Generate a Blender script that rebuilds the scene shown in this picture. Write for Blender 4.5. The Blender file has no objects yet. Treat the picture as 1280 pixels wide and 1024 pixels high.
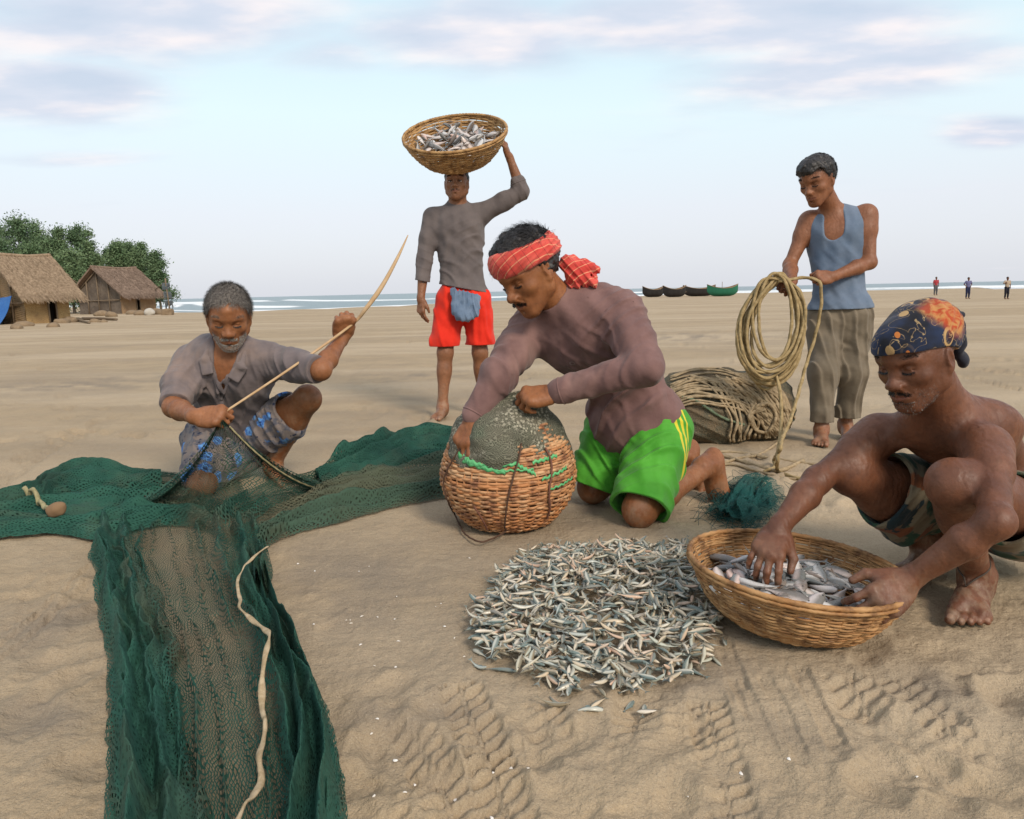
import bpy, math, random, os
import numpy as np
from mathutils import Matrix, Vector
from math import radians as rad, sin, cos, pi
random.seed(7); RNG = np.random.default_rng(11)
SC = bpy.context.scene
COL = SC.collection
# ------------------------------------------------------------------ camera
CAM_H, FPX = 0.82, 914.0
PITCH, ROLL = rad(9.2), rad(1.25)
_f = np.array([0, cos(PITCH), -sin(PITCH)]); _u0 = np.array([0, sin(PITCH), cos(PITCH)]); _x = np.array([1.0, 0, 0])
CR = cos(ROLL)*_x - sin(ROLL)*_u0; CU = sin(ROLL)*_x + cos(ROLL)*_u0; CF = _f
CPOS = np.array([0, 0, CAM_H])
cam = bpy.data.cameras.new("camera"); camo = bpy.data.objects.new("camera", cam); COL.objects.link(camo)
cam.sensor_width = 36; cam.lens = 36*FPX/1280; cam.clip_start = 0.05; cam.clip_end = 9000
m = Matrix(((CR[0], CU[0], -CF[0], CPOS[0]), (CR[1], CU[1], -CF[1], CPOS[1]), (CR[2], CU[2], -CF[2], CPOS[2]), (0, 0, 0, 1)))
camo.matrix_world = m; SC.camera = camo
# ------------------------------------------------------------------ light
SUN_EL, SUN_AZ = rad(38), rad(148)         # azimuth clockwise from +Y: behind the camera, to the right
SC.view_settings.view_transform = 'Standard'; SC.view_settings.look = 'None'
SC.view_settings.exposure = 0.66; SC.view_settings.gamma = 1
sl = bpy.data.lights.new("sun", 'SUN'); sl.energy = 1.85; sl.angle = rad(16); sl.color = (1, .88, .74)
so = bpy.data.objects.new("sun", sl); COL.objects.link(so)
sd = Vector((sin(SUN_AZ)*cos(SUN_EL), cos(SUN_AZ)*cos(SUN_EL), sin(SUN_EL)))
so.rotation_euler = sd.to_track_quat('Z', 'Y').to_euler()
W = bpy.data.worlds.new("World"); SC.world = W; W.use_nodes = True
BANKS = [(230, 25, 260, 62, 1.0), (60, 112, 150, 40, 1.0), (420, 70, 130, 40, .8), (570, 45, 190, 60, 1.0), (880, 30, 300, 45, .95), (1080, 85, 260, 42, .8), (1245, 166, 75, 22, 1.0), (90, 200, 120, 14, .5), (-300, 60, 300, 80, 1.), (1600, 80, 260, 60, 1.)]
def world_nodes():
    nt = W.node_tree; N = nt.nodes; L = nt.links; N.clear()
    out = N.new('ShaderNodeOutputWorld'); bg = N.new('ShaderNodeBackground'); bg.inputs[1].default_value = 0.094
    sky = N.new('ShaderNodeTexSky'); sky.sky_type = 'NISHITA'; sky.sun_disc = False
    sky.sun_elevation = SUN_EL; sky.sun_rotation = SUN_AZ; sky.air_density = 1.0; sky.dust_density = 2.5; sky.ozone_density = 1.2
    tc = N.new('ShaderNodeTexCoord'); sep = N.new('ShaderNodeSeparateXYZ'); L.new(tc.outputs['Generated'], sep.inputs[0])
    def math_(op, a, b=None, c=None):
        n = N.new('ShaderNodeMath'); n.operation = op
        for i, v in enumerate((a, b, c)):
            if v is None: continue
            if isinstance(v, (int, float)): n.inputs[i].default_value = v
            else: L.new(v, n.inputs[i])
        return n.outputs[0]
    def ramp(v, pts):
        n = N.new('ShaderNodeValToRGB'); e = n.color_ramp.elements
        while len(e) < len(pts): e.new(.5)
        for q, (p, c) in zip(e, pts): q.position = p; q.color = (*c, 1)
        L.new(v, n.inputs[0]); return n.outputs[0]
    def mixc(f, a, b):
        n = N.new('ShaderNodeMix'); n.data_type = 'RGBA'
        if isinstance(f, (int, float)): n.inputs[0].default_value = f
        else: L.new(f, n.inputs[0])
        for i, v in ((6, a), (7, b)):
            if isinstance(v, tuple): n.inputs[i].default_value = (*v, 1)
            else: L.new(v, n.inputs[i])
        return n.outputs[2]
    z = math_('MAXIMUM', sep.outputs[2], 0.0)
    # clear thin-overcast veil in front of the blue sky: pale lavender low down, pale cyan higher up
    veil = ramp(z, [(0.0, (5.7, 5.85, 6.3)), (.10, (6.1, 6.3, 6.75)), (.22, (6.1, 7.25, 7.45)), (.36, (5.1, 6.7, 7.3)), (.6, (4.4, 5.7, 6.7)), (1, (4.0, 5.1, 6.2))])
    base = mixc(.82, sky.outputs[0], veil)
    # soft cloud banks: each one an ellipse of directions broken up by noise, plus thin streaks overhead
    zz = math_('ADD', z, .10); cx = math_('DIVIDE', sep.outputs[0], zz); cy = math_('DIVIDE', sep.outputs[1], zz)
    comb = N.new('ShaderNodeCombineXYZ'); L.new(cx, comb.inputs[0]); L.new(cy, comb.inputs[1])
    mp = N.new('ShaderNodeMapping'); mp.inputs['Location'].default_value = (2.75, 0.35, 0); mp.inputs['Scale'].default_value = (.75, 1.25, 1); L.new(comb.outputs[0], mp.inputs[0])
    n1 = N.new('ShaderNodeTexNoise'); n1.inputs['Scale'].default_value = 1.0; n1.inputs['Detail'].default_value = 8; n1.inputs['Roughness'].default_value = .52; L.new(mp.outputs[0], n1.inputs[0])
    n2 = N.new('ShaderNodeTexNoise'); n2.inputs['Scale'].default_value = 2.4; n2.inputs['Detail'].default_value = 6; L.new(mp.outputs[0], n2.inputs[0])
    yy = math_('MAXIMUM', sep.outputs[1], .15); u = math_('DIVIDE', sep.outputs[0], yy); v = math_('DIVIDE', sep.outputs[2], yy); tot = None
    for px, py, rx, ry, wgt in BANKS:
        d = CF+(px-640)/FPX*CR-(py-512)/FPX*CU; uc, vc = d[0]/d[1], d[2]/d[1]
        a = math_('DIVIDE', math_('SUBTRACT', u, float(uc)), rx/FPX); b = math_('DIVIDE', math_('SUBTRACT', v, float(vc)), ry/FPX)
        g = math_('MULTIPLY', math_('EXPONENT', math_('MULTIPLY', math_('ADD', math_('MULTIPLY', a, a), math_('MULTIPLY', b, b)), -1.0)), wgt)
        tot = g if tot is None else math_('MAXIMUM', tot, g)
    hi = N.new('ShaderNodeMapRange'); hi.interpolation_type = 'SMOOTHSTEP'; L.new(z, hi.inputs[0]); hi.inputs[1].default_value = .34; hi.inputs[2].default_value = .6; hi.inputs[3].default_value = 0; hi.inputs[4].default_value = .7
    tot = math_('MAXIMUM', tot, hi.outputs[0])
    dens = math_('ADD', math_('MULTIPLY', tot, .80), math_('MULTIPLY', math_('SUBTRACT', n1.outputs[0], .5), 1.2))
    mr = N.new('ShaderNodeMapRange'); mr.interpolation_type = 'SMOOTHSTEP'; L.new(dens, mr.inputs[0]); mr.inputs[1].default_value = .12; mr.inputs[2].default_value = .62
    ccol = ramp(n2.outputs[0], [(.34, (4.1, 4.65, 5.6)), (.48, (4.8, 5.1, 5.9)), (.62, (6.7, 6.2, 6.3))])
    fin = mixc(math_('MULTIPLY', mr.outputs[0], .9), base, ccol)
    L.new(fin, bg.inputs[0]); L.new(bg.outputs[0], out.inputs[0])
world_nodes()
SC.cycles.max_bounces = 6; SC.cycles.diffuse_bounces = 3; SC.cycles.glossy_bounces = 3; SC.cycles.transparent_max_bounces = 14
SC.cycles.caustics_reflective = False; SC.cycles.caustics_refractive = False

# ------------------------------------------------------------------ vectors, pixels, ground height
def V(*a): return np.array(a[0] if len(a) == 1 else a, float)
def nrm(v): v = np.asarray(v, float); return v/(np.linalg.norm(v)+1e-12)
def ray(px, py): return CF + (px-640)/FPX*CR - (py-512)/FPX*CU
def U(px, py, d): return CPOS + ray(px, py)*d            # a point at depth d
SHORE = np.array([(-500, 420), (-90, 190), (-52, 104), (-38, 86), (-26, 77), (-14, 98), (10, 150), (60, 205), (105, 215), (118, 150), (160, 110), (600, 100)], float)
SEA_Z = -0.9
def sst(a, b, x): t = np.clip((x-a)/(b-a), 0, 1); return t*t*(3-2*t)
def gz(x, y):
    x = np.asarray(x, float); y = np.asarray(y, float)
    b = -.95*(1-np.exp(-np.maximum(y-3, 0)*.0128))
    b = b + .20*np.exp(-((x+31)/12)**2-((y-62)/13)**2)
    ys = np.interp(x, SHORE[:, 0], SHORE[:, 1]); w = sst(-28, 0, y-ys)
    return b*(1-w) + (SEA_Z-.03*(y-ys))*w
def G(px, py):                                              # the ground point seen at a pixel
    r = ray(px, py); lo = .2; t = lo
    for _ in range(4000):
        p = CPOS+r*t
        if p[2] <= gz(p[0], p[1]): break
        t += max(.004, .35*(p[2]-gz(p[0], p[1])))
        if t > 900: break
    return CPOS+r*t
def dep(p): return float(np.dot(np.asarray(p)-CPOS, CF))
def ext(par, px, py, L, sgn=-1):                            # the point on a pixel's ray at bone length L from par; sgn -1 nearer, +1 farther
    r = ray(px, py); q = np.asarray(par)-CPOS
    a = r@r; b = r@q; c = q@q-L*L; D = b*b-a*c
    t = b/a + (sgn*math.sqrt(D)/a if D > 0 else 0)
    if D <= 0 and DBG: print('   bone too short by', round(math.sqrt(-D/a), 3))
    return CPOS+r*t
DBG = bool(os.environ.get('DBG'))

# ------------------------------------------------------------------ objects, labels
ORIG = {}
def tag(o, label=None, cat=None, group=None, kind=None):
    if label: o['label'] = label
    if cat: o['category'] = cat
    if group: o['group'] = group
    if kind: o['kind'] = kind
    return o
def empty(name, loc, label=None, cat=None, group=None):
    o = bpy.data.objects.new(name, None); COL.objects.link(o); o.location = tuple(loc); o.empty_display_size = .1
    ORIG[o] = V(loc); return tag(o, label, cat, group)
def obj(name, verts, faces, mats, parent=None, loc=None, smooth=True, attrs=None, uv=None, midx=None):
    verts = np.asarray(verts, float).reshape(-1, 3)
    o0 = ORIG[parent] if parent is not None else (V(loc) if loc is not None else V(0, 0, 0))
    me = bpy.data.meshes.new(name)
    v = verts-o0
    if isinstance(faces, np.ndarray):
        k = faces.shape[1]; n = len(faces)
        me.vertices.add(len(v)); me.vertices.foreach_set('co', v.astype(np.float32).ravel())
        me.loops.add(n*k); me.loops.foreach_set('vertex_index', faces.astype(np.int32).ravel())
        me.polygons.add(n); me.polygons.foreach_set('loop_start', np.arange(0, n*k, k, dtype=np.int32))
        me.update(calc_edges=True)
    else:
        me.from_pydata([tuple(q) for q in v], [], [tuple(f) for f in faces])
    for mt in (mats if isinstance(mats, (list, tuple)) else [mats]): me.materials.append(mt)
    if smooth: me.polygons.foreach_set('use_smooth', np.ones(len(me.polygons), bool))
    if midx is not None: me.polygons.foreach_set('material_index', np.asarray(midx, np.int32))
    for nm, arr in (attrs or {}).items():
        arr = np.asarray(arr, np.float32)
        if arr.ndim == 1: me.attributes.new(nm, 'FLOAT', 'POINT').data.foreach_set('value', arr)
        else:
            if arr.shape[1] == 3: arr = np.c_[arr, np.ones(len(arr), np.float32)]
            me.attributes.new(nm, 'FLOAT_COLOR', 'POINT').data.foreach_set('color', arr.ravel())
    if uv is not None:
        ul = me.uv_layers.new(name='uv'); vi = np.empty(len(me.loops), np.int32); me.loops.foreach_get('vertex_index', vi)
        ul.data.foreach_set('uv', np.asarray(uv, np.float32)[vi].ravel())
    me.validate(); me.update()
    o = bpy.data.objects.new(name, me); COL.objects.link(o)
    if parent is not None: o.parent = parent
    else: o.location = tuple(o0)
    ORIG[o] = o0
    return o
def join(parts):                                            # [(v, f)] -> one (v, f)
    vs, fs, n = [], [], 0
    for v, f in parts:
        v = np.asarray(v, float).reshape(-1, 3); vs.append(v)
        fs += [tuple(int(i)+n for i in q) for q in f]; n += len(v)
    return np.concatenate(vs), fs
def copy_tree(o, parent=None):
    c = o.copy(); COL.objects.link(c)
    if parent is not None: c.parent = parent
    for ch in o.children: copy_tree(ch, c)
    return c

# ------------------------------------------------------------------ materials
class M:
    def __init__(s, name, rough=.7, spec=.3, metal=0):
        s.m = bpy.data.materials.new(name); s.m.use_nodes = True; s.nt = s.m.node_tree; s.N = s.nt.nodes; s.L = s.nt.links
        s.b = s.N['Principled BSDF']; s.set('Roughness', rough); s.set('Specular IOR Level', spec); s.set('Metallic', metal); s.tc = None; s.nrm = None
    def set(s, k, v):
        i = s.b.inputs[k]
        if hasattr(v, 'is_linked') or hasattr(v, 'links'): s.L.new(v, i)
        elif isinstance(v, tuple): i.default_value = (*v, 1) if len(v) == 3 and i.type == 'RGBA' else v
        else: i.default_value = v
        return s
    def col(s, c): return s.set('Base Color', c)
    def _in(s, i, v):
        if hasattr(v, 'links'): s.L.new(v, i)
        elif isinstance(v, tuple) and len(v) == 3 and i.type == 'RGBA': i.default_value = (*v, 1)
        elif v is not None: i.default_value = v
    def co(s, k='Object'):
        if s.tc is None: s.tc = s.N.new('ShaderNodeTexCoord')
        return s.tc.outputs[k]
    def mp(s, v=None, scale=(1, 1, 1), loc=(0, 0, 0), rot=(0, 0, 0)):
        n = s.N.new('ShaderNodeMapping'); s._in(n.inputs[0], v if v is not None else s.co()); n.inputs['Scale'].default_value = scale; n.inputs['Location'].default_value = loc; n.inputs['Rotation'].default_value = rot
        return n.outputs[0]
    def noise(s, scale, detail=3, rough=.5, v=None, dist=0, o=0):
        n = s.N.new('ShaderNodeTexNoise'); s._in(n.inputs['Vector'], v if v is not None else s.co()); n.inputs['Scale'].default_value = scale; n.inputs['Detail'].default_value = detail; n.inputs['Roughness'].default_value = rough; n.inputs['Distortion'].default_value = dist
        return n.outputs[o]
    def vor(s, scale, v=None, feature='F1', o=0, rnd=1):
        n = s.N.new('ShaderNodeTexVoronoi'); n.feature = feature; s._in(n.inputs['Vector'], v if v is not None else s.co()); n.inputs['Scale'].default_value = scale; n.inputs['Randomness'].default_value = rnd
        return n.outputs[o]
    def wave(s, scale, dist=2, v=None, dirn='X', detail=2, dscale=1):
        n = s.N.new('ShaderNodeTexWave'); n.bands_direction = dirn; s._in(n.inputs['Vector'], v if v is not None else s.co()); n.inputs['Scale'].default_value = scale; n.inputs['Distortion'].default_value = dist; n.inputs['Detail'].default_value = detail; n.inputs['Detail Scale'].default_value = dscale
        return n.outputs[1]
    def math(s, op, a, b=None, c=None, clamp=False):
        n = s.N.new('ShaderNodeMath'); n.operation = op; n.use_clamp = clamp
        for i, v in enumerate((a, b, c)): s._in(n.inputs[i], v)
        return n.outputs[0]
    def mr(s, v, a, b, c=0., d=1., smooth=True):
        n = s.N.new('ShaderNodeMapRange'); n.interpolation_type = 'SMOOTHSTEP' if smooth else 'LINEAR'; s._in(n.inputs[0], v)
        for i, q in enumerate((a, b, c, d)): n.inputs[i+1].default_value = q
        return n.outputs[0]
    def mix(s, f, a, b, mode='MIX'):
        n = s.N.new('ShaderNodeMix'); n.data_type = 'RGBA'; n.blend_type = mode; s._in(n.inputs[0], f); s._in(n.inputs[6], a); s._in(n.inputs[7], b)
        return n.outputs[2]
    def ramp(s, v, pts, interp='LINEAR'):
        n = s.N.new('ShaderNodeValToRGB'); n.color_ramp.interpolation = interp; e = n.color_ramp.elements
        while len(e) < len(pts): e.new(.5)
        for q, (p, c) in zip(e, pts): q.position = p; q.color = (*c, 1)
        s._in(n.inputs[0], v); return n.outputs[0]
    def attr(s, name, o=0):
        n = s.N.new('ShaderNodeAttribute'); n.attribute_name = name; return n.outputs[o]
    def sep(s, v):
        n = s.N.new('ShaderNodeSeparateXYZ'); s._in(n.inputs[0], v); return n.outputs
    def comb(s, x, y, z):
        n = s.N.new('ShaderNodeCombineXYZ')
        for i, v in enumerate((x, y, z)): s._in(n.inputs[i], v)
        return n.outputs[0]
    def rnd(s): return s.N.new('ShaderNodeObjectInfo').outputs['Random']
    def geo(s, k): return s.N.new('ShaderNodeNewGeometry').outputs[k]
    def bump(s, h, strength=.5, dist=.002):
        n = s.N.new('ShaderNodeBump'); n.inputs['Strength'].default_value = strength; n.inputs['Distance'].default_value = dist; s._in(n.inputs['Height'], h)
        if s.nrm is not None: s.L.new(s.nrm, n.inputs['Normal'])
        s.nrm = n.outputs[0]; s.L.new(s.nrm, s.b.inputs['Normal']); return s
    def alpha(s, v): s.set('Alpha', v); return s

# ------------------------------------------------------------------ curves and tubes
def crom(pts, n=12, closed=False):
    P = np.asarray(pts, float); K = len(P); out = []
    rng = range(K if closed else K-1)
    for i in rng:
        p = [P[(i+j) % K] if closed else P[min(max(i+j, 0), K-1)] for j in (-1, 0, 1, 2)]
        for t in np.linspace(0, 1, n, endpoint=False):
            out.append(.5*(2*p[1]+(p[2]-p[0])*t+(2*p[0]-5*p[1]+4*p[2]-p[3])*t*t+(3*p[1]-p[0]-3*p[2]+p[3])*t**3))
    if not closed: out.append(P[-1])
    return np.array(out)
def resample(P, step):
    P = np.asarray(P); d = np.r_[0, np.cumsum(np.linalg.norm(np.diff(P, axis=0), axis=1))]
    n = max(2, int(d[-1]/step)+1); s = np.linspace(0, d[-1], n)
    return np.stack([np.interp(s, d, P[:, i]) for i in range(3)], 1)
def tube(P, r, seg=8, strands=0, twist=0., closed=False, flat=1., amp=.22):
    P = np.asarray(P, float); n = len(P); r = np.broadcast_to(np.asarray(r, float), (n,))
    T = np.gradient(P, axis=0); T /= np.linalg.norm(T, axis=1)[:, None]+1e-12
    up = V(0, 0, 1) if abs(T[0][2]) < .9 else V(1, 0, 0)
    A = np.zeros((n, 3)); a = nrm(np.cross(T[0], up))
    for i in range(n):
        a = a-T[i]*(a@T[i]); a = nrm(a); A[i] = a
    B = np.cross(T, A); ph = np.linspace(0, 2*pi, seg, endpoint=False)
    s = np.r_[0, np.cumsum(np.linalg.norm(np.diff(P, axis=0), axis=1))]
    R = np.ones((n, seg))
    if strands: R = 1+amp*np.cos(strands*(ph[None]-s[:, None]*twist))
    R = R*r[:, None]
    v = P[:, None]+R[..., None]*(np.cos(ph)[None, :, None]*A[:, None]+flat*np.sin(ph)[None, :, None]*B[:, None])
    v = v.reshape(-1, 3); i = np.arange(n-1)[:, None]*seg; j = np.arange(seg)[None]; j2 = (j+1) % seg
    f = np.stack([i+j, i+j2, i+seg+j2, i+seg+j], -1).reshape(-1, 4)
    f = f.tolist()
    if not closed: f += [tuple(range(seg))[::-1], tuple(range((n-1)*seg, n*seg))]
    else:
        k = (n-1)*seg; f += [(k+q, k+(q+1) % seg, (q+1) % seg, q) for q in range(seg)]
    return v, f
def rope(pts, r, n=14, seg=9, step=.55, turns=None, smooth=True):
    P = crom(pts, n) if smooth else np.asarray(pts)
    P = resample(P, r*step); return tube(P, r, seg, 3, (turns or .16/r))
def vnoise2(x, y, seed=0):
    xi = np.floor(x).astype(np.int64); yi = np.floor(y).astype(np.int64); fx = x-xi; fy = y-yi
    fx = fx*fx*fx*(fx*(fx*6-15)+10); fy = fy*fy*fy*(fy*(fy*6-15)+10)
    def h(a, b):
        n = (a*374761393+b*668265263+seed*974634777) & 0xffffffff
        n = ((n ^ (n >> 13))*1274126177) & 0xffffffff
        return ((n ^ (n >> 16)) & 0xffff)/65535.
    return (h(xi, yi)*(1-fx)+h(xi+1, yi)*fx)*(1-fy)+(h(xi, yi+1)*(1-fx)+h(xi+1, yi+1)*fx)*fy
def fbm(x, y, o=4, seed=0, g=.5):
    s = 0; a = 1; t = 0
    for i in range(o): s = s+a*vnoise2(x*2**i, y*2**i, seed+i*17); t += a; a *= g
    return s/t-.5
_ND = np.random.default_rng(5).normal(size=(10, 3)); _NP = np.random.default_rng(6).uniform(0, 6.28, 10)
def sn3(P, f):                                              # cheap smooth noise, about -1..1
    s = 0
    for i in range(10): s = s+np.sin((P@(_ND[i]*f*(.7+.12*i))).astype(np.float32)+_NP[i])
    return s/4.
# ------------------------------------------------------------------ implicit bodies: smooth unions polygonised by surface nets
def rotm(axis, a):
    a_ = nrm(axis); K = np.array([[0, -a_[2], a_[1]], [a_[2], 0, -a_[0]], [-a_[1], a_[0], 0]])
    return np.eye(3)+sin(a)*K+(1-cos(a))*K@K
class Fr:
    def __init__(s, o, R=None, k=1.): s.o = V(o); s.R = np.eye(3) if R is None else np.asarray(R, float); s.k = k
    def p(s, *a): return s.o+s.R@(V(*a)*s.k)
    def d(s, *a): return s.R@V(*a)
    def inv(s, P): return ((P-s.o)@s.R)/s.k
def face_frame(o, yaw=0, pitch=0, roll=0, k=1.):            # yaw 0 looks to the camera side (-Y), + turns to -X; pitch + looks down
    y, p, r = rad(yaw), rad(pitch), rad(roll)
    f = V(-sin(y), -cos(y), 0); u = V(0, 0, 1); f2 = f*cos(p)-u*sin(p); u2 = u*cos(p)+f*sin(p); rt = np.cross(f2, u2)
    Rr = rotm(f2, r); return Fr(o, np.stack([Rr@rt, f2, Rr@u2], 1), k)
class Sdf:
    def __init__(s): s.q = []; s.inf = 0.; s.masks = []
    def rc(s, a, b, r1, r2=None, k=.02, op='u'):
        s.q.append(('rc', V(a), V(b), r1+s.inf, (r1 if r2 is None else r2)+s.inf, k, op)); return s
    def sp(s, c, r, k=.02, op='u'): return s.rc(c, V(c)+V(0, 0, 1e-4), r, r, k, op)
    def el(s, c, r, R=None, k=.02, op='u'):
        s.q.append(('el', V(c), V(r)+s.inf, np.eye(3) if R is None else np.asarray(R), k, op)); return s
    def bx(s, c, h, R=None, rd=.01, k=.02, op='u'):
        s.q.append(('bx', V(c), V(h)+s.inf-rd, np.eye(3) if R is None else np.asarray(R), rd, k, op)); return s
    def disp(s, fn): s.q.append(('disp', fn)); return s
    def clip(s, pt, n): s.q.append(('clip', V(pt), nrm(n))); return s   # keep the side n points away from
    def shell(s, t): s.q.append(('shell', t)); return s
    def raw(self, q, P):
        if q[0] == 'rc':
            a, b, r1, r2 = q[1:5]; ab = b-a; t = np.clip(((P-a)@ab)/(ab@ab), 0, 1)
            return np.linalg.norm(P-a-t[:, None]*ab, axis=1)-(r1+(r2-r1)*t)
        X = (P-q[1])@q[3]
        if q[0] == 'el':
            k0 = np.linalg.norm(X/q[2], axis=1); k1 = np.linalg.norm(X/(q[2]*q[2]), axis=1)+1e-9
            return k0*(k0-1)/k1
        Q = np.abs(X)-q[2]
        return np.linalg.norm(np.maximum(Q, 0), axis=1)+np.minimum(Q.max(1), 0)-q[4]
    def eval(self, P, sel=None, plain=False):
        d = np.full(len(P), 1., np.float64)
        for i, q in enumerate(self.q):
            t = q[0]
            if t == 'disp':
                if not plain: d = q[1](P, d)
                continue
            if t == 'clip':
                if not plain: d = np.maximum(d, (P-q[1])@q[2])
                continue
            if t == 'shell':
                if not plain: d = np.maximum(d, -(d+q[1]))
                continue
            if sel is not None and not sel[i]: continue
            e = self.raw(q, P); k = q[-2]; op = q[-1]
            if op == 'u':
                h = np.maximum(k-np.abs(d-e), 0)/k; d = np.minimum(d, e)-h*h*k*.25
            elif op == 's':
                e = -e; h = np.maximum(k-np.abs(d-e), 0)/k; d = np.maximum(d, e)+h*h*k*.25
            elif op == 'i':
                d = np.maximum(d, e)
        return d
    def mesh(self, v, B=20):
        lo = np.full(3, 1e9); hi = -lo
        for q in self.q:
            if q[0] in ('disp', 'clip', 'shell') or q[-1] != 'u': continue
            if q[0] == 'rc': pts = [q[1]-q[3], q[1]+q[3], q[2]-q[4], q[2]+q[4]]
            else: R_ = np.linalg.norm(q[2])+.01; R_ = max(q[2]) if q[0] == 'el' else R_; pts = [q[1]-R_, q[1]+R_]
            lo = np.minimum(lo, np.min(pts, 0)); hi = np.maximum(hi, np.max(pts, 0))
        lo -= .03; hi += .03
        nb = np.ceil((hi-lo)/(v*B)).astype(int); hd = v*B*.5*1.75
        ix = np.stack(np.meshgrid(*[np.arange(n) for n in nb], indexing='ij'), -1).reshape(-1, 3)
        C = lo+(ix+.5)*v*B
        vals = []
        for q in self.q: vals.append(None if q[0] in ('disp', 'clip', 'shell') else self.raw(q, C))
        dC = self.eval(C, plain=True)
        has_shell = any(q[0] == 'shell' for q in self.q)
        act = np.where((dC < hd*1.5+.02) & (dC > -(hd*1.5+.06)))[0]
        n = B+2; g = np.stack(np.meshgrid(*[np.arange(-1, B+1)]*3, indexing='ij'), -1).reshape(-1, 3)
        N1 = int(nb.max()*B+8); ids = []; pos = []; quads = []
        for c in act:
            sel = [True if w is None else bool(w[c] < hd*1.6+.05) for w in vals]
            P = lo+(ix[c]*B+g)*v
            d = self.eval(P, sel).reshape(n, n, n)
            s = d < 0
            if s.all() or not s.any(): continue
            m_ = n-1
            cnt = np.zeros((m_, m_, m_)); acc = np.zeros((m_, m_, m_, 3))
            corner = np.stack(np.meshgrid(*[np.arange(m_)]*3, indexing='ij'), -1).astype(float)
            for ax in range(3):
                o1, o2 = [a for a in range(3) if a != ax]
                for e1 in (0, 1):
                    for e2 in (0, 1):
                        s0 = [slice(0, m_)]*3; s0[o1] = slice(e1, e1+m_); s0[o2] = slice(e2, e2+m_)
                        s1 = list(s0); s1[ax] = slice(1, 1+m_)
                        d0 = d[tuple(s0)]; d1 = d[tuple(s1)]; cr = (d0 < 0) != (d1 < 0)
                        t = np.where(cr, d0/np.where(cr, d0-d1, 1), 0)
                        cnt += cr; acc[..., ax] += np.where(cr, t, 0); acc[..., o1] += cr*e1; acc[..., o2] += cr*e2
            ok = cnt > 0
            pv = (corner+acc/np.maximum(cnt, 1)[..., None])
            base = ix[c]*B-1
            gi = (corner+base+4).astype(np.int64); gid = (gi[..., 0]*N1+gi[..., 1])*N1+gi[..., 2]
            ids.append(gid[ok]); pos.append(lo+(base+pv[ok])*v)
            for ax in range(3):
                o1, o2 = [(1, 2), (2, 0), (0, 1)][ax]
                r = slice(1, B+1)
                s0 = [r, r, r]; s1 = [r, r, r]; s1[ax] = slice(2, B+2)
                a = s[tuple(s0)]; b = s[tuple(s1)]; e = np.argwhere(a != b)
                if not len(e): continue
                inside = a[tuple(e.T)]; cc = e+1
                def at(d1, d2):
                    k = cc.copy(); k[:, o1] += d1; k[:, o2] += d2; return gid[tuple(k.T)]
                q = np.stack([at(-1, -1), at(0, -1), at(0, 0), at(-1, 0)], 1)
                q[~inside] = q[~inside][:, ::-1]; quads.append(q)
        ids = np.concatenate(ids); pos = np.concatenate(pos); quads = np.concatenate(quads)
        uq, first = np.unique(ids, return_index=True); verts = pos[first]
        f = np.searchsorted(uq, quads); f = np.clip(f, 0, len(uq)-1)
        ok = (uq[f] == quads).all(1)
        return verts, f[ok]
def relax(v, f, it=1, w=.5):
    for _ in range(it):
        s = np.zeros_like(v); c = np.zeros(len(v))
        for a in range(4):
            for b in (1, 3):
                np.add.at(s, f[:, a], v[f[:, (a+b) % 4]]); np.add.at(c, f[:, a], 1)
        v = v*(1-w)+w*s/np.maximum(c, 1)[:, None]
    return v

def main_islands(v, f, share=.04):                           # drop the crumbs that clipping leaves behind
    lab = np.arange(len(v))
    while True:
        m_ = lab[f].min(1); new = lab.copy()
        for j in range(4): np.minimum.at(new, f[:, j], m_)
        new = new[new]
        if (new == lab).all(): break
        lab = new
    u, c = np.unique(lab, return_counts=True); keep = np.isin(lab, u[c >= share*len(v)]); idx = np.cumsum(keep)-1; f = f[keep[f].all(1)]
    return v[keep], idx[f]
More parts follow.
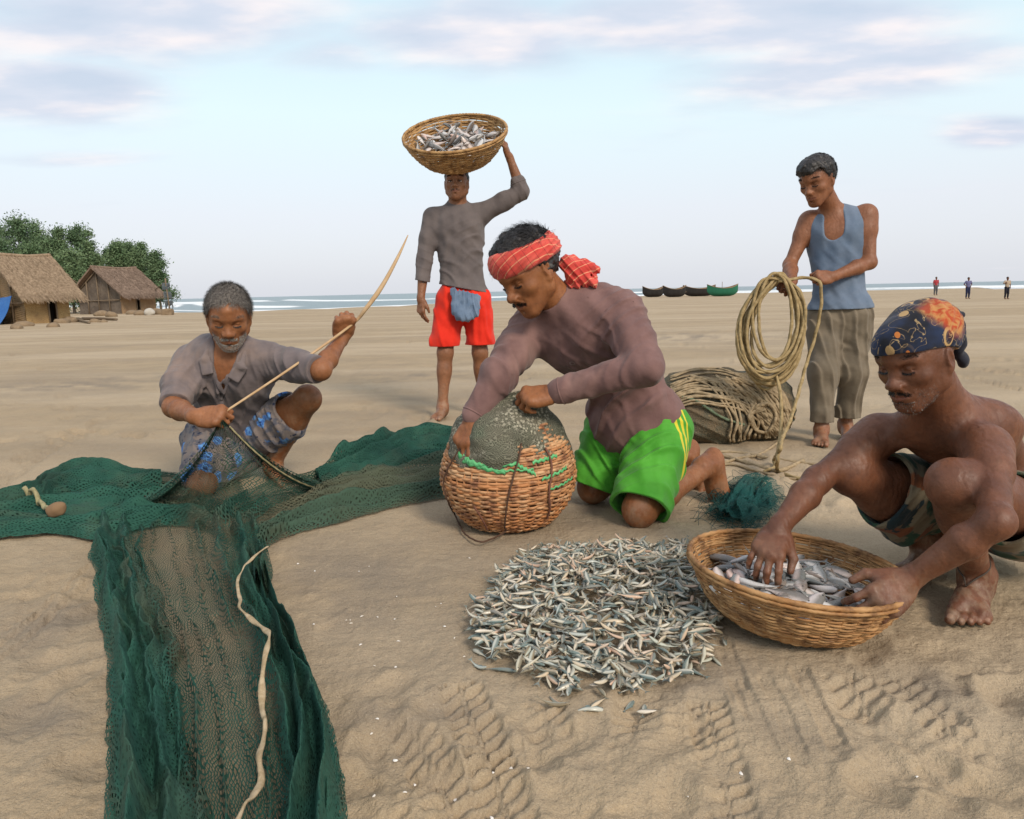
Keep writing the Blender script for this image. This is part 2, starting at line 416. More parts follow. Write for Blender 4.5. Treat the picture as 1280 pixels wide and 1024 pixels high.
# ------------------------------------------------------------------ anatomy
def hand(s, wrist, fdir, dorsal, side, k=1., curl=(25, 35, 25), thumb=(.75, .62, -.25), spread=5, curls=None, tb=20, mask=None):
    x = nrm(fdir); z = nrm(V(dorsal)-x*(V(dorsal)@x)); y = np.cross(z, x)*(1 if side == 'R' else -1)
    F = Fr(wrist, np.stack([x, y, z], 1), k); q = lambda *a: F.p(*a)
    s.rc(F.p(-.010, 0, 0), F.p(.014, 0, 0), .0225*k, .023*k, .018*k)
    s.el(F.p(.05, -.002, -.002), V(.052, .037, .0165)*k, F.R, .014*k)
    s.rc(q(.018, .02, -.008), q(.05, .034, -.012), .017*k, .013*k, .014*k)     # thumb mound
    s.rc(q(.02, -.022, -.008), q(.06, -.03, -.006), .013*k, .011*k, .014*k)
    base = [(.088, .029), (.094, .0095), (.089, -.010), (.079, -.028)]
    lens = [.071, .079, .072, .056]; rr = [.0092, .0094, .0088, .0078]
    for i in range(4):
        c = curls[i] if curls else curl
        a = 0.; p = V(base[i][0], base[i][1], 0.002); sp = rad(spread*(1.5-i)*.9)
        s.sp(F.p(p+V(-.004, 0, .004)), .0102*k, .012*k)                       # knuckle
        s.rc(F.p(.045, base[i][1]*.8, .004), F.p(p), .009*k, .0095*k, .012*k)
        for j, (fr_, cu) in enumerate(zip((.46, .30, .24), c)):
            a += rad(cu); dv = V(cos(a)*cos(sp), cos(a)*sin(sp), -sin(a)); e = p+dv*lens[i]*fr_
            r0 = rr[i]*(1-.09*j); s.rc(F.p(p), F.p(e), r0*k, r0*.9*k, .005*k); p = e
            if j == 2: s.masks.append((1, F.p(e+V(-.002*cos(a)+.006*sin(a), 0, .006*cos(a)+.002*sin(a))), .006*k))
    t = nrm(thumb); p = V(.026, .03, -.010); t2 = nrm(t+V(.35, -.45, -.25)*tb/20.)
    e = p+V(t)*.042; e2 = e+t2*.030
    s.rc(F.p(p), F.p(e), .0135*k, .0108*k, .01*k); s.rc(F.p(e), F.p(e2), .0105*k, .0086*k, .006*k)
    return F
def foot(s, ankle, toe, up, side, k=1., bend=0.):
    x = nrm(toe); z = nrm(V(up)-x*(V(up)@x)); y = np.cross(z, x)*(1 if side == 'R' else -1)   # y to the big toe
    F = Fr(ankle, np.stack([x, y, z], 1), k); h = -.07
    s.rc(F.p(-.012, 0, .03), F.p(-.01, 0, -.02), .034*k, .036*k, .02*k)
    s.rc(F.p(-.038, 0, -.04), F.p(-.03, 0, h+.03), .027*k, .029*k, .02*k)
    s.rc(F.p(.0, 0, -.012), F.p(.10, .012, h+.035), .036*k, .024*k, .03*k)
    s.rc(F.p(-.02, -.008, h+.024), F.p(.105, -.022, h+.019), .024*k, .019*k, .025*k)
    s.rc(F.p(.07, .012, h+.026), F.p(.128, .026, h+.02), .026*k, .02*k, .02*k)
    s.rc(F.p(.09, .005, h+.02), F.p(.122, -.03, h+.016), .02*k, .0155*k, .02*k)
    ca, sa = cos(bend), sin(bend)
    for i, (y0, l, r) in enumerate(((.030, .058, .0135), (.010, .054, .0098), (-.007, .048, .0094), (-.022, .041, .009), (-.036, .034, .0088))):
        a = F.p(.125-.010*i*.6, y0*.92, h+r+.006); m_ = F.p(.125-.006*i+l*.6*ca, y0*1.06, h+r+.006+l*.6*sa); b = F.p(.125-.006*i+l*.9*ca, y0*1.08, h+r*.9+l*.9*sa)
        s.rc(a, m_, r*k, r*.95*k, .007*k); s.rc(m_, b, r*.98*k, r*.88*k, .004*k)
        s.masks.append((1, b+F.d(.004, 0, r*.9)*k, r*.62*k))
    s.el(F.p(-.008, .03, .012), V(.014, .012, .014)*k, F.R, .012*k); s.el(F.p(-.014, -.03, .004), V(.014, .012, .014)*k, F.R, .012*k)
    return F
def head(s, F, nose=1., jaw=1., cheek=1., lids=.85, brow=1., mouth=0., thin=1.):
    k = F.k; q = lambda *a: F.p(*a); R = F.R
    s.el(q(0, -.012, .032), V(.0755, .096, .085)*k, R, .02*k)
    s.el(q(0, .030, .0), V(.066*thin, .062, .078)*k, R, .03*k)
    s.el(q(0, .034, -.055), V(.049*jaw, .052, .055)*k, R, .03*k)
    s.rc(q(0, .066, -.102), q(0, .060, -.096), .0195*k*jaw, None, .03*k)
    for x in (-1, 1):
        s.rc(q(x*.054*jaw, .004, -.058), q(x*.018, .062, -.103), .0165*k, .014*k, .026*k)
        s.rc(q(x*.058*thin, .0, -.01), q(x*.054*jaw, .004, -.058), .019*k, .0165*k, .025*k)
        s.el(q(x*.044, .056, -.026), V(.021, .018, .016)*k*cheek, R, .022*k)
        s.rc(q(x*.014, .0835, .021), q(x*.046, .070, .021), .0095*k*brow, .008*k*brow, .016*k)
    s.rc(q(0, .083, .055), q(0, .085, .03), .02*k, .014*k, .03*k)
    for x in (-1, 1): s.el(q(x*.0325, .0865, -.001), V(.0175, .0125, .0115)*k, R, .012*k, 's')
    s.rc(q(0, .082, .012), q(0, .102*1., -.034), .0075*k, .0105*k*nose, .014*k)
    s.sp(q(0, .1055, -.036), .0105*k*nose, .010*k)
    for x in (-1, 1):
        s.el(q(x*.0135*nose, .096, -.040), V(.0082, .0115, .0085)*k*nose, R, .009*k)
        s.el(q(x*.0075*nose, .1035, -.0475), V(.0042, .0055, .004)*k, R, .003*k, 's')
    s.el(q(0, .074, -.068), V(.031, .021, .022)*k, R, .018*k)                      # muzzle
    s.rc(q(0, .0945, -.051), q(0, .0935, -.060), .003*k, .004*k, .008*k)
    for x in (-1, 1):
        s.rc(q(0, .0945, -.0645), q(x*.022, .083, -.0685), .0052*k, .003*k, .005*k)
        s.rc(q(0, .0925, -.0760), q(x*.020, .082, -.0715), .0066*k, .0032*k, .005*k)
        s.rc(q(0, .1005, -.0695), q(x*.025, .086, -.0700), .0019*k, .0015*k, .0035*k, 's')
        for t in (0, .33, .66, 1): s.masks.append((0, q(x*.021*t, .0965-.012*t, -.0695), .0105*k*(1-.35*t)))
        s.rc(q(x*.021, .098, -.042), q(x*.031, .085, -.064), .0022*k, .0016*k, .008*k, 's')   # smile fold
    s.rc(q(0, .090, -.0865), q(0, .088, -.0875), .004*k, None, .010*k, 's')
    for x in (-1, 1):                                                               # lids over the eyeballs
        s.el(q(x*.0325, .0705, -.001), V(.0150, .0142, .0125)*k, R, .005*k)
        s.rc(q(x*.02, .0845, -.0135+.018*(1-lids)*0), q(x*.045, .077, -.0125), .0024*k, .002*k, .006*k)
        s.rc(q(x*.0195, .0850, -.003-.008*(lids-.5)), q(x*.0460, .0765, -.004-.008*(lids-.5)), .0016*k, None, .0035*k, 's')
        # ear
        Re = R@rotm((0, 0, 1), x*rad(-22))@rotm((1, 0, 0), rad(-12))
        s.el(q(x*.079, -.008, -.008), V(.0075, .0195, .031)*k, Re, .010*k)
        s.el(q(x*.0865, -.003, -.004), V(.0055, .0105, .018)*k, Re, .005*k, 's')
        s.el(q(x*.077, .002, -.034), V(.007, .0085, .010)*k, Re, .008*k)
    return F
def torso(s, pel, neck, shL, shR, hipL, hipR, k, mid=None, fat=1.):
    up = nrm(neck-pel); xr = nrm(shR-shL); xr = nrm(xr-up*(xr@up)); fw = np.cross(up, xr)
    hx = nrm(hipR-hipL); mid = (pel+neck)*.5 if mid is None else V(mid)
    uc = nrm(neck-mid); xc = nrm((shR-shL)-uc*((shR-shL)@uc)); fc = np.cross(uc, xc); Rc = np.stack([xc, fc, uc], 1)
    ul = nrm(mid-pel); xl = nrm(hx-ul*(hx@ul)); fl = np.cross(ul, xl); Rl = np.stack([xl, fl, ul], 1)
    um = nrm(uc+ul); xm = nrm(xc+xl); xm = nrm(xm-um*(xm@um)); Rm = np.stack([xm, np.cross(um, xm), um], 1)
    L = np.linalg.norm
    s.el(pel+ul*.02*k, V(.150, .105, .105)*k*V(fat, fat, 1), Rl, .05*k)
    s.el(pel*.5+mid*.5, V(.128, .088, .13)*k*V(fat, fat, 1), Rl, .06*k)
    s.el(mid, V(.132, .092, .13)*k*V(fat, fat, 1), Rm, .06*k)
    s.el(mid*.52+neck*.48+fc*.006*k, V(.150, .105, .145)*k, Rc, .06*k)
    s.el(mid*.25+neck*.75, V(.135, .085, .10)*k, Rc, .06*k)
    for sh, x in ((shL, -1), (shR, 1)):
        s.rc(neck-fc*.012*k-uc*.02*k, sh*.85+neck*.15-uc*.01*k, .046*k, .046*k, .05*k)
        s.el(mid*.42+neck*.58+xc*x*.068*k+fc*.066*k, V(.072, .036, .058)*k, Rc@rotm((0, 0, 1), -x*rad(20)), .035*k)
        s.el(mid*.5+neck*.5+xc*x*.09*k-fc*.05*k, V(.065, .05, .11)*k, Rc, .05*k)
    return dict(Rc=Rc, fc=fc, uc=uc, xc=xc, Rl=Rl, fl=fl, ul=ul, xl=xl, mid=mid)
def arm(s, sh, el, wr, k, mus=1.):
    d = nrm(el-sh); s.rc(sh-d*.012*k, sh+(el-sh)*.30, .053*k, .049*k*mus, .04*k)
    s.rc(sh+(el-sh)*.22, el, .0455*k*mus, .0335*k, .03*k); s.sp(el, .0325*k, .02*k)
    s.rc(el, el*.70+wr*.30, .0335*k, .0365*k*mus, .025*k); s.rc(el*.65+wr*.35, wr, .0375*k*mus, .0245*k, .02*k)
def leg(s, hip, kn, an, k, calfdir=None, mus=1.):
    s.rc(hip, hip*.45+kn*.55, .082*k, .068*k*mus, .05*k); s.rc(hip*.5+kn*.5, kn, .068*k*mus, .049*k, .03*k)
    bend = nrm(nrm(kn-hip)-nrm(an-kn)+1e-6); s.el(kn+bend*.006*k, V(.048, .048, .053)*k, None, .03*k)
    s.rc(kn, kn*.65+an*.35, .0455*k, .044*k, .03*k); s.rc(kn*.7+an*.3, an, .0435*k*mus, .0325*k, .03*k)
    c = -bend if calfdir is None else nrm(calfdir); a = nrm(an-kn); c = nrm(c-a*(c@a)+1e-6)
    s.rc(kn*.82+an*.18+c*.016*k, kn*.52+an*.48+c*.014*k, .038*k*mus, .032*k, .035*k)
def folds(dirn, lam, amp, c=None, r=None, warp=.35, seed=0., sharp=True):
    dn = nrm(dirn)
    def fn(P, d):
        w = np.ones(len(P)) if c is None else np.exp(-np.sum((P-c)**2, 1)/(r*r))
        if w.max() < .02: return d
        a = (P@dn)/lam*2*pi+seed+warp*6*sn3(P+seed, 9.)
        h = ((.5+.5*np.cos(a))**4*1.5-.35)*(.45+.55*np.clip(sn3(P+seed*2, 16.)+.6, 0, 1.4)) if sharp else np.sin(a)
        return d-amp*w*h
    return fn
def lumps(f, amp, seed=0.):
    return lambda P, d: d-amp*sn3(P+seed*3.7, f)
def masks_of(s, v):
    m_ = np.zeros((len(v), 4), np.float32); m_[:, 3] = 1
    for ch, c, r in s.masks:
        w = 1-sst(r*.6, r*1.15, np.linalg.norm(v-c, axis=1)); m_[:, ch] = np.maximum(m_[:, ch], w)
    return m_
# hair made of many thin tapering strands on a scalp shell
def hairline(y): return np.interp(y, (-.1, -.06, -.03, .0, .012, .03, .045, .06, .09), (-.075, -.06, -.03, -.004, -.004, .028, .062, .078, .082))
def strands(F, n, L, w, comb, region, rnd=.4, lift=.5, shell=0.0, rng=None, taper=True, segs=3, c=(0, -.012, .032), r=(.0765, .097, .086), droop=0.):
    rng = rng or RNG; out_v = []; out_f = []; nv = 0
    u = rng.normal(size=(n*4, 3)); u /= np.linalg.norm(u, axis=1)[:, None]
    P = V(c)+u*(V(r)+shell); ok = region(P); P = P[ok][:n]; u = u[ok][:n]; N_ = u/V(r); N_ /= np.linalg.norm(N_, axis=1)[:, None]
    m_ = len(P); cb = comb(P); cb = cb+rng.normal(size=(m_, 3))*rnd
    cb -= N_*np.sum(cb*N_, 1)[:, None]; cb /= np.linalg.norm(cb, axis=1)[:, None]+1e-9
    ll = L*rng.uniform(.6, 1.25, m_); side = np.cross(cb, N_)
    pts = [P]
    d = N_*lift+cb; d /= np.linalg.norm(d, axis=1)[:, None]; p = P
    for j in range(segs):
        p = p+d*(ll/segs)[:, None]; pts.append(p); d = d*.8+cb*.35-N_*.10*lift+V(0, 0, -droop); d /= np.linalg.norm(d, axis=1)[:, None]
    rows = []
    for j, p in enumerate(pts):
        ww = w*(1-(j/segs)**1.5*.85)
        rows += [p-side*ww*.5, p+side*ww*.5]
    A = np.stack(rows, 1); v = A.reshape(-1, 3); K = A.shape[1]
    b = (np.arange(m_)*K)[:, None]
    f = np.concatenate([b+np.array([[2*j, 2*j+1, 2*j+3, 2*j+2]]) for j in range(segs)])
    return F.p(0, 0, 0)+(v*F.k)@F.R.T, f
def patch(F, n, L, w, c, half, out, comb, rng=None, rnd=.35, segs=2, R=None):
    """short strands scattered around a list of local points (brows, moustache, beard)"""
    rng = rng or RNG; c = np.asarray(c, float).reshape(-1, 3); i = rng.integers(0, len(c), n); P = c[i]+rng.normal(size=(n, 3))*half
    N_ = out(P); cb = (comb(P) if callable(comb) else comb)+rng.normal(size=(n, 3))*rnd; d = cb+N_*.35; d /= np.linalg.norm(d, axis=1)[:, None]
    side = np.cross(d, N_); side /= np.linalg.norm(side, axis=1)[:, None]+1e-9
    rows = []
    for j in range(segs+1):
        p = P+d*(L*j/segs)+N_*(.0015); ww = w*(1-j/segs*.7); rows += [p-side*ww*.5, p+side*ww*.5]
    A = np.stack(rows, 1); K = A.shape[1]; b = (np.arange(n)*K)[:, None]
    f = np.concatenate([b+np.array([[2*j, 2*j+1, 2*j+3, 2*j+2]]) for j in range(segs)])
    return F.o+(A.reshape(-1, 3)*F.k)@F.R.T, f
def catf(*vf):
    vs, fs, n = [], [], 0
    for v, f in vf: vs.append(v); fs.append(np.asarray(f)+n); n += len(v)
    return np.concatenate(vs), np.concatenate(fs)
# ------------------------------------------------------------------ people
def skin_mat(name, dark, light, spec=.38):
    m = M(name, .55, spec)
    n = m.noise(9, 5, .6); n2 = m.noise(55, 3, .6)
    c = m.ramp(n, [(.3, dark), (.7, light)])
    c = m.mix(m.mr(n2, .45, .75, 0, .32), c, tuple(x*.5 for x in dark)); c = m.mix(m.mr(m.noise(21, 4, .65), .5, .75, 0, .35), c, tuple(x*.62 for x in dark)); c = m.mix(m.mr(m.noise(15, 3, .6, v=m.mp(loc=(5, 3, 1))), .55, .75, 0, .3), c, tuple(x*1.25 for x in light))
    mk = m.sep(m.attr('mask')); 
    c = m.mix(m.math('MULTIPLY', mk[0], .55), c, (.17, .050, .036))
    c = m.mix(m.math('MULTIPLY', mk[1], .5), c, (.42, .25, .17))
    dust = m.math('MULTIPLY', mk[2], m.mr(m.noise(26, 4, .7), .42, .62))
    c = m.mix(m.math('MULTIPLY', dust, .38), c, (.33, .25, .17))
    m.col(c).set('Roughness', m.mr(n2, .3, .7, .44, .64))
    m.set('Subsurface Weight', .06).set('Subsurface Radius', (.008, .003, .0015)); m.set('Subsurface Scale', .6)
    m.bump(m.noise(260, 3, .75), .5, .0014); m.bump(m.noise(70, 4, .65), .40, .003); m.bump(m.wave(16, 9, detail=3, dscale=1.5), .18, .003)
    return m.m
def cloth_mat(name, a, b, rough=.88, fold=14, weave=900, pattern=None, mott=.5, fs=.5):
    m = M(name, rough, .15); m.set('Sheen Weight', .12)
    c = m.mix(m.mr(m.noise(7, 5, .65), .3, .7), a, b)
    if pattern: c = pattern(m, c)
    m.col(c)
    m.bump(m.noise(weave, 1), .25, .0006)
    m.bump(m.noise(fold*2.2, 3, .55, dist=.8), fs*.7, .006); m.bump(m.wave(fold*.30, 9, detail=2, dscale=.55), fs*.7, .014); m.bump(m.wave(fold*.22, 11, detail=2, dscale=.5, v=m.mp(rot=(.6, .9, .3))), fs*.6, .014)
    return m.m
def hair_mat(name, a, b, rough=.5):
    m = M(name, rough, .4); m.col(m.mix(m.mr(m.noise(160, 2), .35, .65), a, b)); return m.m
BLACK_H = hair_mat('black hair', (.010, .009, .009), (.030, .026, .024))
GREY_H = hair_mat('grey hair', (.06, .052, .046), (.25, .22, .19), .6)
WHITE_H = hair_mat('white stubble', (.17, .155, .135), (.37, .34, .30), .6)
EYE_M = M('eye', .15, .6)
EYE_M.col(EYE_M.ramp(EYE_M.attr('iris', 2), [(.0, (.012, .008, .006)), (.30, (.02, .011, .007)), (.42, (.05, .022, .012)), (.5, (.58, .52, .47))])); EYE_M = EYE_M.m
def skin_obj(name, S, v, mat, root, dustfn=None):
    V_, F_ = S.mesh(v); V_, F_ = main_islands(V_, F_, .04); V_ = relax(V_, F_, 1, .45); mk = masks_of(S, V_)
    if dustfn is not None: mk[:, 2] = np.maximum(mk[:, 2], dustfn(V_))
    return obj(name, V_, F_, mat, root, attrs={'mask': mk})
def sdf_obj(name, S, v, mat, root, it=1, share=.06): 
    V_, F_ = S.mesh(v); V_, F_ = main_islands(V_, F_, share); V_ = relax(V_, F_, it, .5); return obj(name, V_, F_, mat, root)
def eyes(F, root, gaze=(0, .0)):
    for x in (-1, 1):
        c = F.p(x*.0325, .0700, -.0025); r = .0136*F.k
        u = np.linspace(0, pi, 13); w = np.linspace(0, 2*pi, 20, endpoint=False)
        L = np.stack([np.outer(np.sin(u), np.cos(w)), np.outer(np.cos(u), np.ones(20)), np.outer(np.sin(u), np.sin(w))], -1).reshape(-1, 3)
        i = np.arange(12)[:, None]*20; j = np.arange(20)[None]; f = np.stack([i+j, i+20+j, i+20+(j+1) % 20, i+(j+1) % 20], -1).reshape(-1, 4)
        g = nrm(V(gaze[0]+x*.06, 1, gaze[1])); ang = np.arccos(np.clip(L@g, -1, 1))
        obj('eye', c+(L*r)@F.R.T, f, EYE_M, root, attrs={'iris': ang})
def brows(F, root, mat, n=330, thick=.0022, z=.026, L=.010):
    for x in (-1, 1):
        t = np.linspace(0, 1, 14); c = np.stack([x*(.012+.038*t), .0905-.0215*t**1.6, z+.006*np.sin(t*2.4)-.002*t], 1)
        v, f = patch(F, n, L, .0017, c, V(.0012, .0008, thick), lambda P: np.stack([P[:, 0]*4, np.full(len(P), .9), P[:, 2]*0+.1], 1)/1.0, V(x*.9, -.2, .25))
        obj('eyebrow', v, f, mat, root)
def lashes(F, root, z=-.0075):
    for x in (-1, 1):
        t = np.linspace(0, 1, 16); c = np.stack([x*(.0195+.0265*t), .0868-.0075*t**1.7-.002*(1-t), z-.0028*np.sin(t*3.1)], 1)
        v, f = patch(F, 120, .0052, .0011, c, V(.0006, .0006, .0006), lambda P: np.stack([P[:, 0]*4, np.full(len(P), .9), P[:, 0]*0], 1), V(x*.25, .35, -.65), rnd=.25)
        obj('eyelashes', v, f, BLACK_H, root)
def moustache(F, root, mat, n=420, drop=.25, w=.026, L=.013):
    t = np.linspace(-1, 1, 30); c = np.stack([w*t, .0975-.0135*t**2, -.0570-.0075*np.abs(t)**1.5], 1)
    def comb(P): s = np.sign(P[:, 0:1]+1e-6); return np.concatenate([s*.75, s*0-.0, s*0-.55], 1)
    v, f = patch(F, n, L, .0013, c, V(.0015, .0008, .0026), lambda P: np.stack([P[:, 0]*9, np.full(len(P), .95), P[:, 0]*0], 1), comb)
    return obj('moustache', v, f, mat, root)
def jaw_pts(rng, n, zt=-.055, cheeks=.6):
    a = rng.uniform(-1, 1, n); z = rng.uniform(-.118, zt, n)*1.0
    z = np.where(np.abs(a) < .38, np.minimum(z, -.083), z)
    th = a*1.5; rad_ = np.interp(z, (-.118, -.105, -.085, -.05, -.02), (.020, .036, .047, .053, .060))
    x = np.sin(th)*rad_*1.04; y = .024+np.cos(th)*(np.interp(z, (-.118, -.10, -.085, -.05, -.02), (.045, .060, .062, .054, .045)))
    return np.stack([x, y, z], 1)
def beard(F, root, mat, S, n=900, L=.006, zt=-.05, w=.0012, name='stubble'):
    P0 = jaw_pts(RNG, n, zt); W_ = F.o+(P0*F.k)@F.R.T
    g = np.zeros_like(W_)
    for _ in range(4):                                        # pull the roots on to the skin
        d = S.eval(W_); g = np.stack([S.eval(W_+e)-d for e in np.eye(3)*1e-3], 1)/1e-3; g /= np.linalg.norm(g, axis=1)[:, None]+1e-9
        W_ = W_-g*d[:, None]*.9
    ok = np.abs(S.eval(W_)) < .003; W_ = W_[ok]; g = g[ok]; dn = -F.R[:, 2]
    dv = g*.45+dn*.7+RNG.normal(size=g.shape)*.35; dv /= np.linalg.norm(dv, axis=1)[:, None]
    side = np.cross(dv, g); side /= np.linalg.norm(side, axis=1)[:, None]+1e-9
    e = W_+dv*L*RNG.uniform(.5, 1.3, len(W_))[:, None]; A = np.stack([W_-side*w/2-g*.001, W_+side*w/2-g*.001, e+side*w*.2, e-side*w*.2], 1)
    return obj(name, A.reshape(-1, 3), np.arange(len(A)*4).reshape(-1, 4), mat, root)
def hair_obj(name, F, root, mat, th=.007, n=2600, L=.03, w=.0016, comb=None, lift=.5, hl=hairline, noise=.004, rnd=.4, v=.0035, extra=None, zmax=None, zmin=-9):
    S = Sdf(); S.el(F.p(0, -.014, .034), V(.0775, .0985, .087)*F.k+th, F.R)
    if extra: extra(S, F)
    def cut(P, d):
        q = F.inv(P); d = d-noise*sn3(P, 70.)-noise*.5*sn3(P, 170.)
        return np.maximum(d, (hl(q[:, 1])-q[:, 2]+.006*sn3(P, 90.))*.7)
    S.disp(cut)
    a = S.mesh(v)
    reg = lambda P: (P[:, 2] > hl(P[:, 1])+.004*RNG.normal(size=len(P))) & (P[:, 2] < (zmax or 9)) & (P[:, 2] > zmin)
    b = strands(F, n, L, w, comb or (lambda P: np.stack([P[:, 0]*6, -P[:, 1]*0-.6, -np.abs(P[:, 2])*0-.35], 1)), reg, rnd, lift, shell=th*.7)
    v_, f_ = catf(a, b); return obj(name, v_, f_, mat, root)
def ik(a, b, l1, l2, pole):
    d = np.linalg.norm(b-a); u = (b-a)/d
    if d > l1+l2: l1, l2 = l1*d/(l1+l2)*1.001, l2*d/(l1+l2)*1.001
    x = (d*d+l1*l1-l2*l2)/(2*d); h = math.sqrt(max(0, l1*l1-x*x)); p = V(pole)-u*(V(pole)@u)
    return a+u*x+nrm(p)*h
def leg_cuts(Q, legs, far=.32, side=.17):                       # open trouser legs: cut each one square to its own thigh
    def cut(P, d):
        D = np.stack([Q.raw(('rc', h, kn, 0., 0., 0, 'u'), P) for h, kn, t in legs], 1); n = D.argmin(1)
        for i, (h, kn, t) in enumerate(legs):
            u = nrm(kn-h); c_ = h*(1-t)+kn*t; on = (n == i) & (D[:, i] < side)
            d = np.where(on, np.maximum(d, (P-c_)@u), d)
        return d
    Q.disp(cut)
def loop_part(name, c, n, x, r, rad_, mat, root, S=None):          # a sewn band round an opening
    n = nrm(n); x = nrm(x-n*(V(x)@n)); y = np.cross(n, x); t = np.linspace(0, 2*pi, 33)[:-1]; P = c+r*(np.cos(t)[:, None]*x+np.sin(t)[:, None]*y)
    if S is not None:
        for _ in range(8): d = (P-c)/np.linalg.norm(P-c, axis=1)[:, None]; P = P-d*np.clip(S.eval(P)+.001, -.02, .02)[:, None]*.7
    v, f = tube(P, rad_, 7, closed=True); return obj(name, v, f, mat, root)
def bones(nm, **kw):
    if DBG: print(nm, {k: round(float(np.linalg.norm(b-a)), 3) for k, (a, b) in kw.items()})
Z = V(0, 0, 1)
SKIN_A = skin_mat('weathered brown skin', (.200, .074, .029), (.295, .122, .050))
SKIN_B = skin_mat('brown skin', (.185, .075, .034), (.27, .118, .057))
SKIN_C = skin_mat('warm brown skin', (.195, .068, .025), (.295, .118, .045))
SKIN_D = skin_mat('brown skin of young man', (.178, .067, .030), (.265, .110, .053))
SKIN_E = skin_mat('dark brown skin', (.098, .035, .017), (.180, .070, .034), .42)

# ---------------------------------------------------------------- old man kneeling over his net
def person_a():
    k = 1.04; vx = .0036
    kR = G(254, 622)+Z*.055*k; pel = U(289, 548, dep(kR)+.30); hR = pel+V(-.085, -.03, 0)*k; hL = pel+V(.085, -.01, 0)*k
    neck = ext(pel, 287, 437, .49*k, -1); dn = dep(neck)
    sR = U(236, 457, dn+.04); sL = U(341, 452, dn+.04)
    aL = G(343, 600)+Z*.075*k; nL = ext(aL, 384, 499, .385*k, -1)
    aR = kR+V(-.02, .36, .0)*k
    eR = ext(sR, 217, 509, .27*k, -1); wR = ext(eR, 245, 521, .235*k, -1)
    eL = ext(sL, 401, 463, .275*k, -1); wL = ext(eL, 427, 424, .24*k, 1)
    bones('A', pel_neck=(pel, neck), thR=(hR, kR), thL=(hL, nL), shL=(nL, aL), sh=(sL, sR), fa=(eL, wL), far=(eR, wR)); 
    if DBG: print(' depths', dep(kR), dn, dep(aL), dep(eR), dep(wR), pel)
    root = empty('person', (pel[0], pel[1], float(gz(pel[0], pel[1]))), 'grey-haired man in a faded grey shirt, kneeling on one knee and mending the green net', 'person')
    S = Sdf(); T = torso(S, pel, neck, sL, sR, hL, hR, k); F = face_frame(U(286, 395, dn-.10), -17, 22, -2, .95*k)
    S.rc(neck-T['uc']*.03, F.p(0, -.012, -.06), .058*k, .052*k, .04*k)
    head(S, F, nose=1.22, jaw=1.02, lids=.4, brow=1.15)
    arm(S, sR, eR, wR, k); arm(S, sL, eL, wL, k); leg(S, hR, kR, aR, k, V(0, 0, 1)); leg(S, hL, nL, aL, k, V(-.6, 1, 0), .95)
    hR_ = hand(S, wR, U(292, 519, dep(wR)-.02)-wR, V(-.1, -.75, .65), 'R', k*1.05, curls=[(62, 60, 25), (66, 65, 25), (70, 70, 25), (70, 70, 30)], thumb=(.9, .25, -.38))
    hd = nrm(U(440, 402, dep(wL)+.0)-wL)
    hand(S, wL, U(432, 398, dep(wL)-.05)-wL, V(.45, -.85, .25), 'L', k*1.08, curls=[(88, 92, 50), (90, 95, 50), (92, 95, 50), (94, 95, 50)], thumb=(.75, .25, -.75), tb=40)
    foot(S, aL, V(.62, -.85, -.02), Z, 'L', k); foot(S, aR, V(0, 1, -.25), V(0, -.3, -1), 'R', k)
    for a, b, r in ((nL, aL, .07), (kR, aR, .08)):
        for t in np.linspace(0, 1.2, 7): S.masks.append((2, a+(b-a)*t, r))
    def dust(v): return .8*sst(.34, .05, v[:, 2])
    skin_obj('body', S, vx, SKIN_A, root, dust)
    brows(F, root, GREY_H, 300, .0025, .024)
    lashes(F, root); beard(F, root, WHITE_H, S, 3600, .0050, -.054, .0010, 'beard'); moustache(F, root, WHITE_H, 480, L=.0065, w=.027)
    hair_obj('hair', F, root, GREY_H, .006, 7000, .036, .0013, comb=lambda P: np.stack([P[:, 0]*10+.2, .8-P[:, 1]*1, -.1+0*P[:, 0]], 1), lift=.55, rnd=.42, noise=.0020,
             hl=lambda y: np.interp(y, (-.1, -.06, -.03, .0, .012, .03, .045, .06, .09), (-.075, -.06, -.03, -.006, .0, .035, .066, .080, .084)))
    # shirt
    C = Sdf(); C.inf = .012*k; torso(C, pel, neck, sL, sR, hL, hR, k); C.inf = .016
    for sh, el in ((sR, eR), (sL, eL)):
        d = nrm(el-sh); C.rc(sh-d*.01, sh*.5+el*.5, .056*k, .052*k, .05); C.rc(sh*.5+el*.5, el-d*.02, .049*k, .040*k, .03)
        C.rc(el-d*.045, el-d*.02, .043*k, .041*k, .008)         # rolled cuff
    C.inf = .0
    C.el(pel-T['ul']*.05+T['fl']*.03, V(.165, .13, .09)*k, T['Rl'], .05)
    C.rc(neck-T['fc']*.02, neck+T['uc']*.02, .072, .068, .03)
    fr = neck+T['fc']*.11
    C.rc(neck+T['uc']*.10+T['fc']*.06, neck+T['fc']*.13-T['uc']*.15, .062, .010, .008, 's')
    C.rc(neck, F.p(0, 0, -.02), .060, .058, .01, 's')
    for sh, el, dd in ((sR, eR, 1), (sL, eL, 1)): C.disp(folds(nrm(el-sh)+V(0, .2, .3), .055, .0045, (sh+el)/2, .12, .5, dd))
    C.disp(folds(V(.8, .1, .45), .075, .009, pel*.6+neck*.4, .24, .5, 2)); C.disp(folds(V(-.8, .1, .6), .08, .008, pel*.5+neck*.5, .25, .45, 4)); C.disp(folds(V(1, 0, .1), .05, .005, neck-Z*.12, .16, .4, 1)); C.disp(lumps(26, .003))
